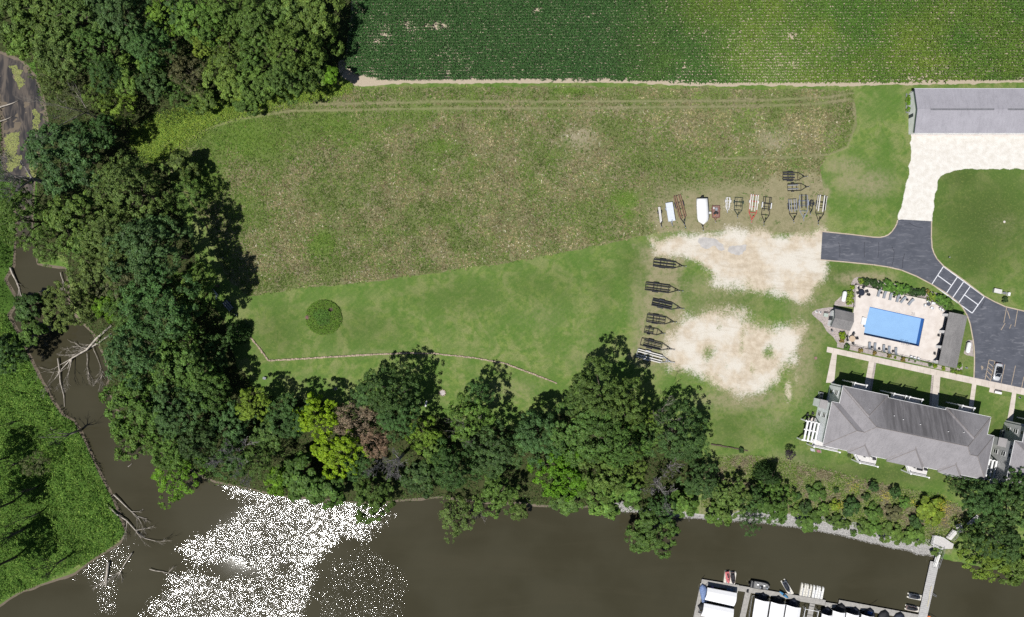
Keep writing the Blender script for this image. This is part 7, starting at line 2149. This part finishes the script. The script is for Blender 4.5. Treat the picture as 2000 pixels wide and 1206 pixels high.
# jet skis and their floats
def pwc_float(px, py, d, n, L_, w, label, m):
    g = P(px, py, WZ + .3)
    t = root('drive_on_float', label, 'float', (g.x, g.y, WZ), math.atan2(-d[1], d[0]) - math.pi / 2, 'jet ski floats')
    for k in range(n):
        x0 = -n * w / 2 + k * w
        mb = MB()
        # two arms with a wedge slot between them
        mb.loft([[(x0 + .06, y_, -.12), (x0 + w - .06, y_, -.12), (x0 + w - .06, y_, zt_), (x0 + .06, y_, zt_)] for y_, zt_ in ((-L_ / 2, .38), (-L_ / 2 + .3, .42), (L_ * .22, .40))])
        for s0, s1 in ((x0 + .06, x0 + w * .36), (x0 + w * .64, x0 + w - .06)):
            mb.loft([[(s0, y_, -.12), (s1, y_, -.12), (s1 - i_, y_, zt_), (s0 + i_, y_, zt_)] for y_, zt_, i_ in ((L_ * .22, .401, 0), (L_ * .42, .36, .02), (L_ * .5, .12, .1))])
        mb.build('pontoon', m, t)
        MB().box(x0 + w * .42, x0 + w * .58, -L_ * .4, L_ * .2, .40, .425).build('keel_slot', M_GRCARP, t)
        for q in range(4):
            MB().cyl((x0 + w * .22, -L_ * .38 + q * L_ * .17), .07, .40, .45, 6).cyl((x0 + w * .78, -L_ * .38 + q * L_ * .17), .07, .40, .45, 6).build('roller', M_DARK, t)
    return t
def jetski(px, py, d, label, m1, m2):
    g = P(px, py, WZ + .8)
    t = root('jet_ski', label, 'jet ski', (g.x, g.y, WZ + .43), math.atan2(-d[1], d[0]) - math.pi / 2, 'jet skis')
    hb = MB()
    rg = hull(hb, 3.1, 1.15, 0, .42, .5, .6)
    hb.build('hull', m1, t)
    MB().loft([[(x_ * q, y_ * (.96 if zz < .6 else .62) + (.35 if zz > .6 else 0), zz) for x_, y_ in rg] for q, zz in ((.95, .421), (.8, .52), (.45, .74), (.3, .8))]).build('deck', m2, t)
    MB().box(-.2, .2, -1.2, .1, .5, .86, .04, .1).build('seat', M_DKFAB, t)
    MB().bar((-.38, .42, .98), (.38, .42, .98), .06).bar((0, .42, .7), (0, .42, .98), .08).build('handlebar', M_DARK, t)
M_PINK = mat('faded_red_shell', (.55, .16, .17), .4, var=.15)
M_PALEPINK = mat('pale_pink_shell', (.52, .36, .34), .5, var=.15)
pwc_float(1425.5, 1129.5, (4, -26), 2, 3.7, 1.55, 'cream double float with two jet skis at the walkway', M_FLOATC)
jetski(1421.5, 1128.5, (3, 26), 'red and white jet ski on the double float', M_PINK, M_PINK)
jetski(1431.5, 1130, (3, 26), 'jet ski under dark and pink cover on the double float', M_PALEPINK, M_BLACKCOV)
pwc_float(1537.5, 1147.5, (-14, -24), 1, 4.4, 1.5, 'single cream float lying at an angle', M_FLOATC)
jetski(1536.5, 1147, (13, 24), 'grey jet ski on the angled float', M_SIL, M_BLUEBLK)
pwc_float(1573.5, 1155.5, (3, -15), 2, 4.0, 1.5, 'empty cream double float', M_FLOATC)
pwc_float(1597, 1160, (3, -15), 2, 4.0, 1.5, 'empty white double float next to the cream one', M_FLOATW)
pwc_float(1786, 1165.5, (-26, -5), 1, 3.6, 1.5, 'upper float on the gangway dock', M_FLOATC)
jetski(1787, 1166, (26, 5), 'grey and white jet ski on the gangway dock', M_SIL, M_BLUEBLK)
pwc_float(1781.5, 1188.5, (-26, -5), 1, 3.6, 1.5, 'lower float on the gangway dock', M_FLOATC)
jetski(1782, 1189, (26, 5), 'pink and black jet ski on the gangway dock', M_PALEPINK, M_BLACKCOV)
# kayak, ladder, small items on the walkway
g = P(1530.5, 1161.5, DZ)
t = root('kayak', 'blue kayak lying on the walkway', 'kayak', (g.x, g.y, DZ + .02), math.atan2(-9, 12) - math.pi / 2)
kb_ = MB()
st = [(-1.5, .05), (-1.1, .22), (-.4, .33), (.4, .33), (1.1, .22), (1.5, .05)]
kb_.loft([[(w_ * math.cos(q * math.pi / 4), y_, .17 + .17 * (w_ / .33) ** .5 * math.sin(q * math.pi / 4)) for q in range(8)] for y_, w_ in st])
kb_.build('hull', mat('blue_kayak_plastic', (.05, .20, .38), .4, var=.1), t, True)
MB().cyl((0, -.1), .26, .30, .37, 14).build('cockpit', M_DARK, t)
for k, (px, py, sx, sy, m, lab) in enumerate(((1391, 1146, .5, .4, mat('purple_plastic', (.25, .18, .42), .6), 'purple toy float on the end dock'), (1424.5, 1151.5, 1.5, .75, mat('slate_blue_tarp', (.16, .22, .31), .7), 'slate blue box beside the end canopy'), (1459.5, 1154.5, .4, .6, M_DARK, 'dark locker at the finger dock corner'), (1813, 1204, .5, .4, mat('orange_buoy', (.70, .16, .04), .5), 'orange float on the gangway dock edge'))):
    g = P(px, py, DZ)
    t = root('dock_box', lab, 'box', (g.x, g.y, DZ + .02), PR)
    MB().box(-sx / 2, sx / 2, -sy / 2, sy / 2, 0, .4, .03, .03).build('case', m, t)
    MB().box(-sx / 2 - .02, sx / 2 + .02, -sy / 2 - .02, sy / 2 + .02, .4, .45).build('lid', m, t)
g = P(1821, 1160, DZ)
t = root('boat_ladder', 'grey swim ladder hanging off the gangway dock', 'ladder', (g.x, g.y, DZ), R(-35))
for q in (-.2, .2):
    MB().bar((0, q, .0), (1.3, q, .1), .05).build('rail', M_ALU, t)
for k in range(4):
    MB().bar((.2 + k * .3, -.2, .02 + k * .025), (.2 + k * .3, .2, .02 + k * .025), .05).build('rung', M_ALU, t)
# mooring ropes
for k, (a, b) in enumerate((((1371, 1132), (1378, 1122)), ((1699, 1184), (1716, 1170)), ((1812, 1198), (1830, 1206)), ((1605, 1174), (1630, 1190)))):
    p, q = P(*a, DZ), P(*b, WZ)
    t = root('mooring_rope', ['thin rope from the outer dock corner into the water', 'thin rope from the middle walkway into the water', 'thin rope off the gangway dock near the frame edge', 'thin rope across the gap between the walkways'][k], 'rope', p)
    d = q - p
    MB().tube([(0, 0, 0), (d.x * .5, d.y * .5, d.z * .5 - .05), (d.x, d.y, d.z - .05)], .035, 5).build('strand', M_DARK, t)
